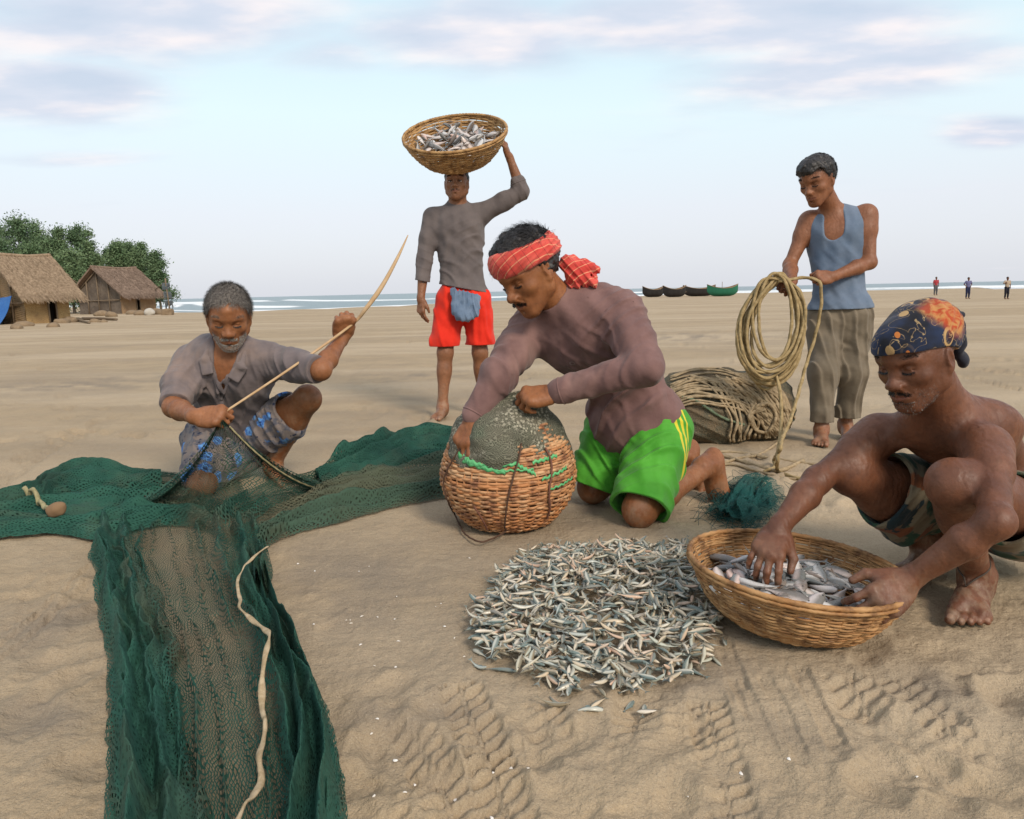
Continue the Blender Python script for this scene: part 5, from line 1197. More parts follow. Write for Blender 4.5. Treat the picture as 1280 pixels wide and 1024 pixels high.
for i, (px, py, r) in enumerate(((30, 408, .35), (22, 411, .28), (78, 404, .34), (88, 403, .42), (98, 402, .3), (118, 403, .26), (130, 403, .22), (66, 409, .3), (140, 396, .45), (128, 395, .5), (165, 393, .42), (174, 394, .45), (194, 393, .55), (203, 393, .5))):
    lump_obj('earth_clod', G(px, py)-Z*.05, r, CLOD, 'brown lump of earth in the rubble at the foot of the huts', 'earth clod', 20+i, 'rubble at the foot of the huts')
lump_obj('sack', G(187, 394), .38, PALE, 'pale sack lying in the rubble by the farther hut', 'sack', 60, flat=.9)
def log(px0, px1, r, lab):
    a, b = G(*px0), G(*px1); P = [a+Z*r*.8, (a+b)/2+Z*r, b+Z*r*.8]; v, f = tube(crom(P, 6), np.linspace(r, r*.7, 13), 8); tag(obj('driftwood_log', v, f, POLE_M, loc=a), lab, 'log')
log((104, 400), (146, 401), .10, 'long driftwood log lying in front of the farther hut'); log((84, 399), (112, 405), .08, 'shorter driftwood log lying by the corner of the nearer hut')
def clothes_post():
    b = G(213, 394); h = 2.6; r = empty('clothes_post', b, 'leaning post with dark ragged cloths hung from a bar beside the farther hut', 'post')
    obj('pole', *tube([b, b+V(-.12, 0, h)], .05, 7), POLE_M, r); t = H2['dpt'](H2['L']+.3, .2, 2.0); obj('crossbar', *tube([b+V(-.1, 0, h*.92), t], .035, 7), POLE_M, r)
    m = cloth_mat('dark rag', (.05, .06, .07), (.12, .14, .15))
    for k in range(3):
        S = Sdf(); c = b+V(-.12+.03*k, .05*k, h*(.86-.24*k))
        for q in range(5): S.rc(c+V(-.22+.11*q, 0, 0), c+V(-.24+.12*q, 0, -.42-.1*sin(q*3+k)), .06, .05, .05)
        S.disp(lumps(14, .02, k)); sdf_obj('hanging_cloth', S, .04, m, r)
    S = Sdf(); S.bx(b+V(-.2, .1, .2), (.35, .3, .25), None, .05); S.disp(lumps(6, .03)); sdf_obj('stone_footing', S, .06, CLOD, r)
clothes_post()
# ------------------------------------------------------------------ trees behind the huts
LEAF = []
for nm, a, b in (('dark leaves', (.075, .130, .064), (.125, .185, .095)), ('mid leaves', (.090, .150, .070), (.150, .215, .108))):
    m = M(nm, .7, .2); m.col(m.mix(m.mr(m.noise(1.1, 3), .35, .65), a, b)); m.set('Transmission Weight', 0.); LEAF.append(m.m)
BARK = M('grey bark', .9, .1).col((.14, .115, .09)).m
def tree(px, py_top, d, wpx, label, seed, mat):
    rg = np.random.default_rng(seed); X = (px-640)/914*d*1.0; base = V(U(px, 380, d)[0], U(px, 380, d)[1], 0); base[2] = gz(base[0], base[1])-.1; top = U(px, py_top, d)[2]; H = top-base[2]; W_ = wpx/914*d
    r = empty('beach_tree', base, label, 'tree', 'trees behind the huts')
    lean = rg.normal(size=2)*.3; tr = [base, base+V(lean[0]*.3, lean[1]*.3, H*.35), base+V(lean[0], lean[1], H*.85)]
    T = [tube(crom(tr, 6), np.linspace(.16, .03, 13), 7)]; cl = []
    for k in range(30):
        z = H*rg.uniform(.22, .93); t = z/H; a = rg.uniform(0, 6.28); spread = W_*(.95-.75*max(0, (t-.35)/.65)**1.3)*rg.uniform(.45, 1.0)
        p0 = base+V(lean[0]*t, lean[1]*t, z*.86); p1 = base+V(lean[0]*t+cos(a)*spread, lean[1]*t+sin(a)*spread, z+.25*W_*rg.random()); T.append(tube([p0, (p0+p1)/2+Z*.1, p1], [.05, .035, .015], 5)); cl.append((p1, W_*rg.uniform(.24, .50)))
    cl.append((tr[2]+Z*H*.06, W_*.30)); cl.append((tr[2]+V(.2, 0, -H*.08), W_*.4)); cl += [(base+V(rg.normal()*W_*.5, 0, H*rg.uniform(.2, .5)), W_*.6) for _ in range(4)]
    obj('trunk', *join(T), BARK, r)
    vs = []
    for c, s in cl:
        n = int(330*max(.6, (s/(W_*.36))**2)); u = rg.normal(size=(n, 3)); u /= np.linalg.norm(u, axis=1)[:, None]; R_ = s*np.abs(rg.normal(.75, .58, n))
        p = c+u*R_[:, None]*V(1, 1, .85); q = rg.normal(size=(n, 3)); q /= np.linalg.norm(q, axis=1)[:, None]; w = np.cross(q, rg.normal(size=(n, 3))); w /= np.linalg.norm(w, axis=1)[:, None]
        l = rg.uniform(.08, .19, n)[:, None]; k = rg.uniform(.03, .07, n)[:, None]; vs.append(np.stack([p-q*l, p+w*k, p+q*l, p-w*k], 1))
    A = np.concatenate(vs); obj('crown', A.reshape(-1, 3), np.arange(len(A)*4).reshape(-1, 4), mat, r, smooth=False)
TREES = [(-22, 262, 78, 24), (2, 264, 80, 22), (27, 269, 76, 24), (50, 276, 82, 20), (66, 296, 79, 20), (80, 283, 78, 19), (102, 279, 80, 19), (119, 286, 76, 18), (136, 312, 82, 18), (149, 299, 78, 17), (165, 303, 84, 17), (185, 302, 80, 17), (201, 314, 78, 15), (40, 306, 74, 24), (12, 300, 73, 24), (92, 316, 73, 22)]
WORD = ['at the left edge', 'tall, second from the left edge', 'tall with a rounded top above the nearer hut', 'above the ridge end of the nearer hut', 'low-topped, in a dip of the tree line', 'with a pointed top right of the nearer hut', 'tallest and twin-topped between the two huts', 'broad, just left of the farther hut', 'low, behind the gable of the farther hut', 'above the gable peak of the farther hut', 'slender, over the ridge of the farther hut', 'round-topped over the right half of the farther roof', 'last at the right end of the row', 'shorter bushy, in front behind the near ridge', 'shorter bushy, in front at the left edge', 'shorter bushy, filling the gap between the huts']
for i, (px, py, d, w) in enumerate(TREES): tree(px, py, d, w*.9, 'green tree '+WORD[i], 100+i, LEAF[i % 2])
# ------------------------------------------------------------------ boats drawn up on the sand
def boat(px, py, Lm, yaw, hullm, inm, label, extra=0):
    b = G(px, py); r = empty('fishing_boat', b, label, 'boat', 'boats drawn up on the sand'); a = rad(yaw); e1 = V(cos(a), sin(a), 0); e2 = V(-sin(a), cos(a), 0); n, m_ = 24, 9
    def sec(t, k, ins):
        s = 2*t-1; w = .95*(1-abs(s)**2.4)+.02-ins; dpth = .95; sheer = 1.30+.62*abs(s)**2.2; keel = .02+.75*abs(s)**5
        th = (k/(m_-1)*2-1)*pi/2; y = w*sin(th)*1.0; z = keel+(sheer-keel)*(1-cos(th)**.7)+(ins*.8*cos(th)); return b+e1*s*Lm/2*(1-.0)+e2*y+Z*z
    for nm, ins, mt in (('hull', 0, hullm), ('inner_planking', .05, inm)):
        vv = [sec(i/n, k, ins*(0 if i in (0, n) else 1)) for i in range(n+1) for k in range(m_)]; f = [(i*m_+k, i*m_+k+1, (i+1)*m_+k+1, (i+1)*m_+k) for i in range(n) for k in range(m_-1)]
        if nm == 'hull': f = [q[::-1] for q in f]
        obj(nm, vv, f, mt, r)
    for k in (0, m_-1): obj('gunwale', *tube([sec(i/n, k, .02) for i in range(n+1)], .05, 6), inm, r)
    for t in (.3, .5, .7): obj('thwart', *box(sec(t, 0, .05)-Z*.12, e1*.22, sec(t, m_-1, .05)-sec(t, 0, .05), Z*.05), inm, r, smooth=False)
    if extra >= 1:
        for k in range(extra):
            c = b+e1*(-.6+1.1*k)+Z*1.0; obj('oar', *tube([c+V(-.9, 0, .0), c+V(.9, .2, .35)], .05, 6), inm, r)
    return r, b
TAR = M('tarred hull', .7, .25); TAR.col(TAR.mix(TAR.noise(2, 3), (.012, .011, .011), (.035, .032, .03))); TAR = TAR.m
GRN = M('green painted hull', .6, .3); GRN.col(GRN.mix(GRN.noise(2, 3), (.012, .10, .055), (.02, .15, .085))); GRN = GRN.m
INW = M('worn inner planks', .85, .15); INW.col(INW.mix(INW.noise(3, 3), (.21, .14, .085), (.33, .23, .15))); INW = INW.m
boat(816.5, 371.5, 4.1, 14, TAR, INW, 'small black wooden boat at the left end of the row'); boat(843, 371.5, 4.0, 8, TAR, INW, 'small black boat with brown gear inside, second from the left', 1)
boat(874, 370.5, 6.0, 12, TAR, INW, 'longest black boat with oars sticking out, beside the green boat', 2); rb, bb = boat(903, 370.5, 5.3, 10, GRN, INW, 'dark green wooden boat with a thin mast at the right end of the row')
obj('mast', *tube([bb+V(.1, .6, .5), bb+V(.1, .6, 2.3)], .04, 6), POLE_M, rb)
# ------------------------------------------------------------------ people far off on the sand
def far_person(px, py_top, py_foot, shirtm, trm, label, pose):
    g = G(px, py_foot); d = dep(g); H = (py_foot-py_top)/914*d; k = H/1.7; r = empty('person', g, label, 'person', 'people far off on the sand'); q = lambda x, y, z: g+V(x, y, z)*k
    S = Sdf(); S.el(q(0, -.01, 1.58), V(.075, .09, .11)*k, None, .03*k); S.rc(q(0, 0, 1.40), q(0, 0, 1.5), .055*k, None, .03*k); C = Sdf(); T = Sdf()
    C.el(q(0, 0, 1.22), V(.18, .11, .22)*k, None, .05*k); C.el(q(0, 0, 1.0), V(.155, .11, .14)*k, None, .05*k)
    for x in (-1, 1):
        sh, el, wr = {0: ((.18, 0, 1.38), (.23, .02, 1.12), (.22, -.05, .88)), 1: ((.18, 0, 1.38), (.30, .05, 1.16), (.17, -.03, .99)), 2: ((.18, 0, 1.38), (.30, -.03, 1.2), (.16, -.15, 1.28))}[pose]
        sh, el, wr = [q(x*p[0], p[1], p[2]) for p in (sh, el, wr)]
        if pose == 2 and x == 1: el, wr = q(.24, .02, 1.12), q(.22, -.04, .9)
        S.rc(sh, el, .045*k, .036*k, .02*k); S.rc(el, wr, .036*k, .03*k, .02*k); S.sp(wr-Z*.05*k, .042*k, .03*k); C.rc(sh, sh*.2+el*.8, .062*k, .055*k, .04*k)
        hp, kn, an = q(x*.085, 0, .9), q(x*.10, -.03, .48), q(x*.105, 0, .08); S.rc(kn, an, .05*k, .038*k, .02*k); S.rc(an, an+V(0, -.16, -.03)*k, .04*k, .03*k, .02*k); T.rc(hp, kn, .10*k, .075*k, .06*k); T.rc(kn, kn*.25+an*.75, .07*k, .06*k, .04*k)
    obj('body', *S.mesh(.022*k), SKIN_E, r); obj('shirt', *C.mesh(.024*k), shirtm, r); obj('trousers', *T.mesh(.024*k), trm, r)
    Hh = Sdf(); Hh.el(q(0, .015, 1.62), V(.085, .095, .09)*k, None, .02*k); Hh.clip(q(0, -.06, 1.6), V(0, -.5, -1)); obj('hair', *Hh.mesh(.02*k), BLACK_H, r)
fm = lambda n, c: M(n, .9, .1).col(c).m
DKT = fm('dark trousers far', (.02, .02, .028))
far_person(1169, 346.5, 369.5, fm('red shirt far', (.34, .05, .06)), fm('grey trousers far', (.10, .10, .11)), 'distant person in a red top standing near the waterline', 0)
far_person(1209, 347, 374, fm('violet shirt far', (.13, .13, .24)), fm('navy trousers far', (.022, .026, .06)), 'distant person in a violet-blue shirt, hands on hips', 1)
far_person(1257.5, 346.5, 374.5, fm('beige shirt far', (.38, .30, .22)), DKT, 'distant person in a beige shirt and black trousers with one arm bent', 2)
# ------------------------------------------------------------------ nets
def net_mat(name, ca, cb, dirt, cell=.0135, seed=0):
    m = M(name, .8, .15); uvn = m.N.new('ShaderNodeUVMap'); uvn.uv_map = 'uv'
    dn = m.N.new('ShaderNodeTexNoise'); dn.inputs['Scale'].default_value = 11; m.L.new(uvn.outputs[0], dn.inputs[0])
    off = m.N.new('ShaderNodeVectorMath'); off.operation = 'MULTIPLY_ADD'; m.L.new(dn.outputs[1], off.inputs[0]); off.inputs[1].default_value = (.055, .055, 0); m.L.new(uvn.outputs[0], off.inputs[2])
    p = m.sep(off.outputs[0]); dens = m.attr('dens', 2)
    a = m.math('DIVIDE', m.math('ADD', p[0], m.math('MULTIPLY', p[1], .62)), cell); b = m.math('DIVIDE', m.math('SUBTRACT', p[0], m.math('MULTIPLY', p[1], .62)), cell)
    fa = m.math('PINGPONG', a, .5); fb = m.math('PINGPONG', b, .5)
    t = m.math('ADD', m.math('MULTIPLY', dens, .20), .10)
    ln = m.math('MAXIMUM', m.math('LESS_THAN', fa, t), m.math('LESS_THAN', fb, t))
    nz = m.noise(26, 4, .7); dd = m.math('ADD', dens, m.math('MULTIPLY', m.math('SUBTRACT', nz, .5), .7))
    solid = m.math('MULTIPLY', m.mr(dd, .62, 1.0), .93); al = m.math('MAXIMUM', ln, solid)
    fine = al
    c = m.mix(m.mr(m.noise(7, 4, .6), .35, .65), ca, cb); c = m.mix(m.math('MULTIPLY', ln, .35), c, tuple(min(1, x*1.9+.01) for x in cb))
    c = m.mix(m.math('MULTIPLY', m.mr(m.noise(4.5, 5, .65), .48, .66), m.mr(dens, .95, .3, .15, .75)), c, dirt); c = m.mix(m.math('MULTIPLY', m.attr('tint', 2), .85), c, dirt); m.col(c); m.alpha(fine)
    m.bump(m.noise(150, 3, .7, v=uvn.outputs[0]), .7, .006); m.bump(ln, .4, .002)
    return m.m
NET_M = net_mat('green fishing net', (.007, .037, .027), (.018, .070, .049), (.115, .105, .066))
NET_T = net_mat('teal fishing net', (.003, .036, .034), (.008, .064, .058), (.05, .09, .07), .009)
def gpath(px, n): return resample_n(crom([G(*p) for p in px], 14), n)
def resample_n(P, n):
    d = np.r_[0, np.cumsum(np.linalg.norm(np.diff(P, axis=0), axis=1))]; s = np.linspace(0, d[-1], n); return np.stack([np.interp(s, d, P[:, i]) for i in range(3)], 1)
def strip(Lp, Rp, nu, nv, ridges, dens_fn, seed, lift=.006, stretch=1.5, corr=.006, edge=.010, tfn=None, afn=None):
    """a band of net lying on the sand between two edge lines; ridges = [(u centre, width, height)] run along it"""
    A, B = gpath(Lp, nv), gpath(Rp, nv); u = np.linspace(0, 1, nu); Uu, Vv = np.meshgrid(u, np.arange(nv)/(nv-1.), indexing='xy')
    ln = np.r_[0, np.cumsum(np.linalg.norm(np.diff((A+B)/2, axis=0), axis=1))]; S_ = ln[:, None]*np.ones_like(Uu); wd = np.linalg.norm(B-A, axis=1).mean()
    wob = .035*fbm(Uu*3+seed, S_*2.5, 3, seed)+.02*fbm(Uu*9, S_*6, 2, seed+1); ue = np.clip(Uu+wob*np.sin(pi*Uu), 0, 1)
    jag = (.5-np.abs(Uu-.5) < .02)*.0
    P = A[:, None]*(1-ue[..., None])+B[:, None]*ue[..., None]
    side = B-A; side /= np.linalg.norm(side, axis=1)[:, None]; along = np.cross(side, Z)
    P = P+side[:, None]*(.045*fbm(S_*6, Uu*0+seed, 4, seed+5))[..., None]
    h = lift+0*Uu; rd = 0*Uu; am = 1. if afn is None else afn(Vv)
    for i, (c, w, a) in enumerate(ridges):
        cc = c+.07*fbm(S_*1.6, Uu*0+i*5, 3, seed+20+i); aa = a*np.clip(.75+1.1*fbm(S_*3.1, Uu*0+i*3, 3, seed+40+i), .15, 1.5); t = (Uu-cc)/w
        g_ = np.exp(-np.abs(t)**1.6); h = h+am*1.9*aa*np.exp(-np.abs(t*1.25)**1.4); rd = rd+am*g_*np.clip(aa/(.035 if w > .03 else .016), 0, 1.25)
    den = np.clip(.12+dens_fn(Uu, Vv, S_)+.36*(rd-.40)+.34*fbm(Uu*6, S_*4, 3, seed+3), .03, 1)
    tint = np.clip(.62-den+.75*fbm(Uu*2.2+7, S_*1.7, 3, seed+13), 0, 1)
    if tfn is not None: tint = np.clip(tint+tfn(Uu, Vv), 0, 1)
    fold = fbm(Uu*wd*26+2*fbm(Uu*4, S_*4, 2, seed+8), S_*2.6, 3, seed+9); h = h+corr*(.3+1.2*np.maximum(den, .8*tint*(rd > .1)))*fold*4.2+.0035*fbm(Uu*wd*90, S_*30, 2, seed+11)
    e = np.minimum(1, np.minimum(Uu, 1-Uu)/.05); h = h*(.3+.7*e); h = np.maximum(h, .004)+.004
    z = gz(P[..., 0], P[..., 1])+h+np.maximum(relief(P[..., 0].ravel(), P[..., 1].ravel()).reshape(h.shape), -.01)*.9; P = np.stack([P[..., 0], P[..., 1], z], -1)
    uv = np.stack([Uu*wd*stretch+.3*fold*.06, S_], -1)
    i = (np.arange(nv-1)[:, None]*nu+np.arange(nu-1)[None]).ravel(); f = np.stack([i, i+1, i+nu+1, i+nu], 1)
    return P.reshape(-1, 3), f, den.ravel(), uv.reshape(-1, 2), tint.ravel()
def net_obj(name, parts, mat, **kw):
    vs, fs, ds, us, ts, n = [], [], [], [], [], 0
    for v, f, d, u, t in parts: vs.append(v); fs.append(f+n); ds.append(d); us.append(u); ts.append(t); n += len(v)
    return obj(name, np.concatenate(vs), np.concatenate(fs), mat, attrs={'dens': np.concatenate(ds), 'tint': np.concatenate(ts)}, uv=np.concatenate(us), **kw)
bump_ = lambda x, c, w: np.exp(-((x-c)/w)**2)
NETV = []
def on_net(p, r=.022):                                        # height of the net's top under a point
    A = NETV[0]; d = (A[:, 0]-p[0])**2+(A[:, 1]-p[1])**2; q = A[d < r*r, 2]; return V(p[0], p[1], max(q.max() if len(q) else -9, float(gz(p[0], p[1]))))
def big_net():
    root = empty('fishing_net', G(240, 700), 'big green fishing net spread over the sand, one corner lifted by the grey-haired man', 'net')
    P = []
    # the long tail running to the bottom of the picture: two dense bundled sides, sheer in the middle
    Lm = [(200, 628), (130, 655), (112, 690), (121, 730), (118, 770), (133, 830), (138, 900), (134, 960), (132, 1024), (126, 1120)]
    Rm = [(345, 640), (318, 672), (326, 715), (340, 760), (372, 810), (396, 860), (417, 915), (430, 970), (437, 1024), (446, 1120)]
    P.append(strip(Lm, Rm, 200, 330, [(.08, .06, .045), (.20, .05, .035), (.30, .022, .028), (.40, .016, .018), (.50, .014, .02), (.60, .016, .016), (.70, .022, .026), (.80, .04, .045), (.92, .05, .035)], lambda u, v, s: .14+.66*bump_(u, .14, .13)*sst(.05, .22, v)+.62*bump_(u, .88, .11)*sst(.18, .35, v)+.30*sst(.55, 1., v)-.02*bump_(u, .55, .16), 1, stretch=1.9, corr=.012, tfn=lambda u, v: -.22*bump_(u, .5, .25)*sst(.2, .5, v)))
    P.append(strip([(118, 700), (124, 760), (138, 850), (142, 930), (138, 1024), (134, 1120)], [(165, 690), (205, 760), (225, 850), (240, 930), (262, 1024), (275, 1120)], 90, 260, [(.25, .12, .05), (.6, .1, .035), (.85, .1, .02)], lambda u, v, s: .86-.55*sst(.7, 1., u)-.3*sst(.25, 0, u), 31, lift=.02, stretch=2.2, corr=.014, tfn=lambda u, v: .55*bump_(u, .72, .16)*sst(.75, .2, v)))
    P.append(strip([(318, 700), (322, 750), (345, 830), (362, 900), (362, 970), (345, 1060), (340, 1120)], [(335, 730), (352, 770), (388, 840), (414, 910), (428, 975), (436, 1060), (440, 1120)], 90, 240, [(.3, .12, .045), (.7, .12, .04)], lambda u, v, s: .80-.4*sst(.8, 1., u)-.3*sst(.2, 0, u), 47, lift=.015, stretch=2.0, corr=.013))
    # arm to the left edge
    P.append(strip([(300, 606), (235, 596), (180, 594), (140, 598), (90, 594), (62, 604), (35, 628), (-10, 640), (-90, 650)], [(330, 672), (262, 650), (205, 660), (150, 668), (112, 676), (60, 674), (20, 674), (-20, 676), (-90, 684)], 110, 240, [(.10, .06, .042), (.24, .05, .040), (.38, .04, .022), (.52, .05, .026), (.66, .04, .036), (.80, .05, .034), (.92, .05, .03)], lambda u, v, s: .02+.62*sst(.22, .5, v)+.35*bump_(u, .10, .10)-.25*bump_(u, .5, .2)*sst(.35, .1, v), 3, stretch=2.2, corr=.013, afn=lambda v: sst(.06, .42, v)))
    P.append(strip([(240, 640), (190, 640), (140, 640), (80, 640), (20, 655), (-80, 668)], [(300, 690), (240, 665), (190, 664), (120, 682), (60, 676), (-80, 690)], 70, 200, [(.3, .14, .035), (.7, .14, .04)], lambda u, v, s: .85-.7*sst(.45, .05, v), 63, lift=.02, stretch=2.0, corr=.014))
    # arm to the right, behind the tall basket: teal on top, grey-brown below
    P.append(strip([(300, 622), (350, 604), (395, 603), (430, 590), (470, 573), (505, 556), (545, 558), (590, 562), (640, 566)], [(318, 690), (350, 668), (400, 652), (450, 640), (500, 630), (555, 620), (600, 616), (650, 612)], 120, 250, [(.05, .026, .055), (.13, .03, .07), (.22, .026, .055), (.31, .026, .05), (.42, .024, .03), (.54, .028, .045), (.66, .026, .045), (.78, .03, .045), (.90, .026, .032)], lambda u, v, s: .08+.68*sst(.16, .38, v)*bump_(u, .2, .26)+.42*sst(.1, .4, v)*bump_(u, .75, .25), 5, stretch=2.2, corr=.012, tfn=lambda u, v: .75*sst(.42, .62, u)-.2*sst(.3, .1, u), afn=lambda v: .15+.85*sst(.05, .36, v)))
    P.append(strip([(330, 668), (372, 655), (420, 640), (470, 628), (520, 615), (570, 610), (640, 606)], [(322, 694), (362, 672), (420, 657), (480, 641), (540, 628), (580, 624), (650, 620)], 60, 230, [(.22, .10, .030), (.52, .09, .034), (.80, .09, .026)], lambda u, v, s: .66-.25*sst(.2, .0, v), 71, lift=.015, stretch=2.2, corr=.012, tfn=lambda u, v: .35+0*u))
    P.append(strip([(395, 607), (440, 590), (480, 572), (510, 556), (545, 556), (600, 560)], [(405, 622), (450, 606), (495, 588), (530, 574), (560, 574), (610, 578)], 60, 200, [(.2, .10, .03), (.5, .09, .035), (.8, .09, .03)], lambda u, v, s: .90-.3*sst(.2, 0, v), 83, lift=.05, stretch=2.2, corr=.013))
    P.append(strip([(200, 600), (150, 600), (100, 598), (66, 608), (36, 632), (-20, 644), (-80, 652)], [(205, 618), (150, 618), (104, 616), (74, 626), (45, 646), (-15, 656), (-80, 666)], 60, 190, [(.2, .10, .03), (.5, .09, .032), (.8, .09, .028)], lambda u, v, s: .85-.3*sst(.2, 0, v), 97, lift=.035, stretch=2.2, corr=.013))
    # rumpled knot where the three arms meet
    P.append(strip([(285, 668), (300, 690), (312, 715), (318, 750)], [(330, 664), (338, 690), (342, 715), (338, 750)], 50, 70, [(.3, .2, .05), (.7, .15, .04)], lambda u, v, s: .62+0*u, 9, lift=.015, stretch=2.2, corr=.018))
    v_ = net_obj('netting', P, NET_M, parent=root); NETV.append(np.concatenate([p[0] for p in P]))
    # the corner pulled up to his hand
    ap = PA['wR']+nrm(U(292, 519, dep(PA['wR'])-.02)-PA['wR'])*.105+V(.0, -.015, -.02) if PA else U(290, 519, 2.6)
    base = [(60, 648), (140, 640), (185, 632), (225, 640), (285, 652), (345, 645), (385, 628), (430, 614), (520, 604)]; nu, nv = 110, 90
    Bp = gpath(base, nu); u = np.linspace(0, 1, nu); v = np.linspace(0, 1, nv); Uu, Vv = np.meshgrid(u, v, indexing='xy')
    pw = 1.0+2.3*np.abs(2*Uu-1)**1.5; hgt = (1-Vv)**pw
    hx_ = 1-(1-Vv)**(1.0+.25*np.abs(2*Uu-1)); Pt = ap+(Bp[None]-ap)*hx_[..., None]
    Pt[..., 2] = Bp[None, :, 2]+.012+(ap[2]-Bp[None, :, 2])*hgt
    rad_ = .020*(np.sin(Uu*38+3*np.sin(Uu*9))*.6+np.sin(Uu*71))*np.sin(pi*np.clip(Vv*1.05, 0, 1))**.6; fw = nrm(V(ap[0], ap[1], 0)); Pt = Pt-fw[None, None]*rad_[..., None]
    den = np.clip(.10+.80*bump_(Uu, .17, .055)+.85*bump_(Uu, .82, .06)+.5*sst(.16, .02, Vv)+.25*bump_(Uu, .5, .02)+.18*sst(.75, 1, Vv)+.2*(np.abs(2*Uu-1) > .7), 0, 1)
    uv = np.stack([(Uu-.5)*1.1*(.25+.75*Vv), Vv*.75], -1); i = (np.arange(nv-1)[:, None]*nu+np.arange(nu-1)[None]).ravel()
    net_obj('lifted_corner', [(Pt.reshape(-1, 3), np.stack([i, i+1, i+nu+1, i+nu], 1), den.ravel(), uv.reshape(-1, 2), 0*den.ravel()+.08)], NET_M, parent=root)
    NETV[0] = np.concatenate([NETV[0], Pt.reshape(-1, 3)])
    # head rope sewn into the edge
    ROPE = rope_mat('pale twine', (.26, .23, .12), (.36, .31, .18))
    def lay(px, h, r, nm='edge_rope'):
        q = [on_net(p, .03)+Z*(r+.008) for p in resample(crom([G(*p) for p in px], 10), .02)]; obj(nm, *rope(q, r), ROPE, root)
    k = int(nu*.82); obj('edge_rope', *rope([Pt[j, k]-fw*.012+Z*.006 for j in range(4, nv-2, 9)]+[G(400, 608)+Z*.06, G(430, 611)+Z*.06], .0030), ROPE, root)
    lay([(35, 645), (50, 652), (62, 664), (74, 670)], .075, .008); 
    S = Sdf(); c = on_net(G(75, 668))+Z*.028; S.el(c-Z*.008, V(.026, .022, .038), rotm((0, 1, .2), 1.2), .01); S.disp(lumps(60, .004)); sdf_obj('float', S, .004, M('cork float', .9).col((.21, .13, .07)).m, root)
    return root
def rope_mat(name, a, b, rough=.9):
    m = M(name, rough, .12); m.col(m.mix(m.mr(m.noise(45, 4, .7), .35, .65), a, b)); m.bump(m.noise(320, 3), .5, .002); return m.m
big_net()
CREAM = rope_mat('cream cloth strip', (.32, .24, .14), (.46, .36, .235))
def cream_rope():
    px = [(338, 722), (322, 736), (306, 750), (300, 768), (304, 790), (303, 802), (318, 818), (333, 832), (341, 850), (337, 872), (331, 892), (330, 915), (334, 932), (331, 955), (326, 975), (329, 1000), (320, 1020), (308, 1045), (290, 1090)]
    P = resample(crom([G(a, b)+Z*.03 for a, b in px], 12), .02); zz = np.array([on_net(p, .03)[2] for p in P]); kk = np.ones(5)/5; zz = np.maximum(np.convolve(np.pad(zz, 2, 'edge'), kk, 'valid'), zz)+.004; P[:, 2] = zz; P = resample(crom(P, 3), .006); n = len(P); s = np.linspace(0, 1, n)
    r = .0044*(1+.22*np.sin(s*31)+.18*np.sin(s*77+1))*np.clip(.65+s*1.0, .6, 1.15)
    tag(obj('cloth_rope', *tube(P, r, 9, 2, 26, flat=.62, amp=.28), CREAM, loc=P[0]), 'cream twisted cloth strip lying along the middle of the green net', 'rope')
cream_rope()
def stick():
    a, fist, tip = (ap_ := PA['wR']+nrm(U(292, 519, dep(PA['wR'])-.02)-PA['wR'])*.09), PA['wL'], None
    f = U(437, 408, dep(fist)-.04); d = dep(f); P = crom([a+(a-f)*.04, a, a*.5+f*.5+Z*-.006, f, U(458, 385, d), U(478, 357, d+.02), U(497, 322, d+.05), U(510, 294, d+.08)], 10)
    n = len(P); s = np.linspace(0, 1, n); r = np.interp(s, (0, .15, .42, .56, .68, .85, 1), (.004, .0052, .0068, .011, .0125, .0085, .0022))
    m = M('bamboo rod', .6, .25); q = m.noise(14, 4, .6); m.col(m.mix(m.mr(q, .35, .65), (.42, .27, .14), (.50, .35, .20))); m.bump(m.noise(60, 3), .3, .002)
    tag(obj('bamboo_stick', *tube(P, r, 10, flat=.8), m.m, loc=a), 'long curved bamboo stick held across the old man in both hands', 'stick')
if PA: stick()

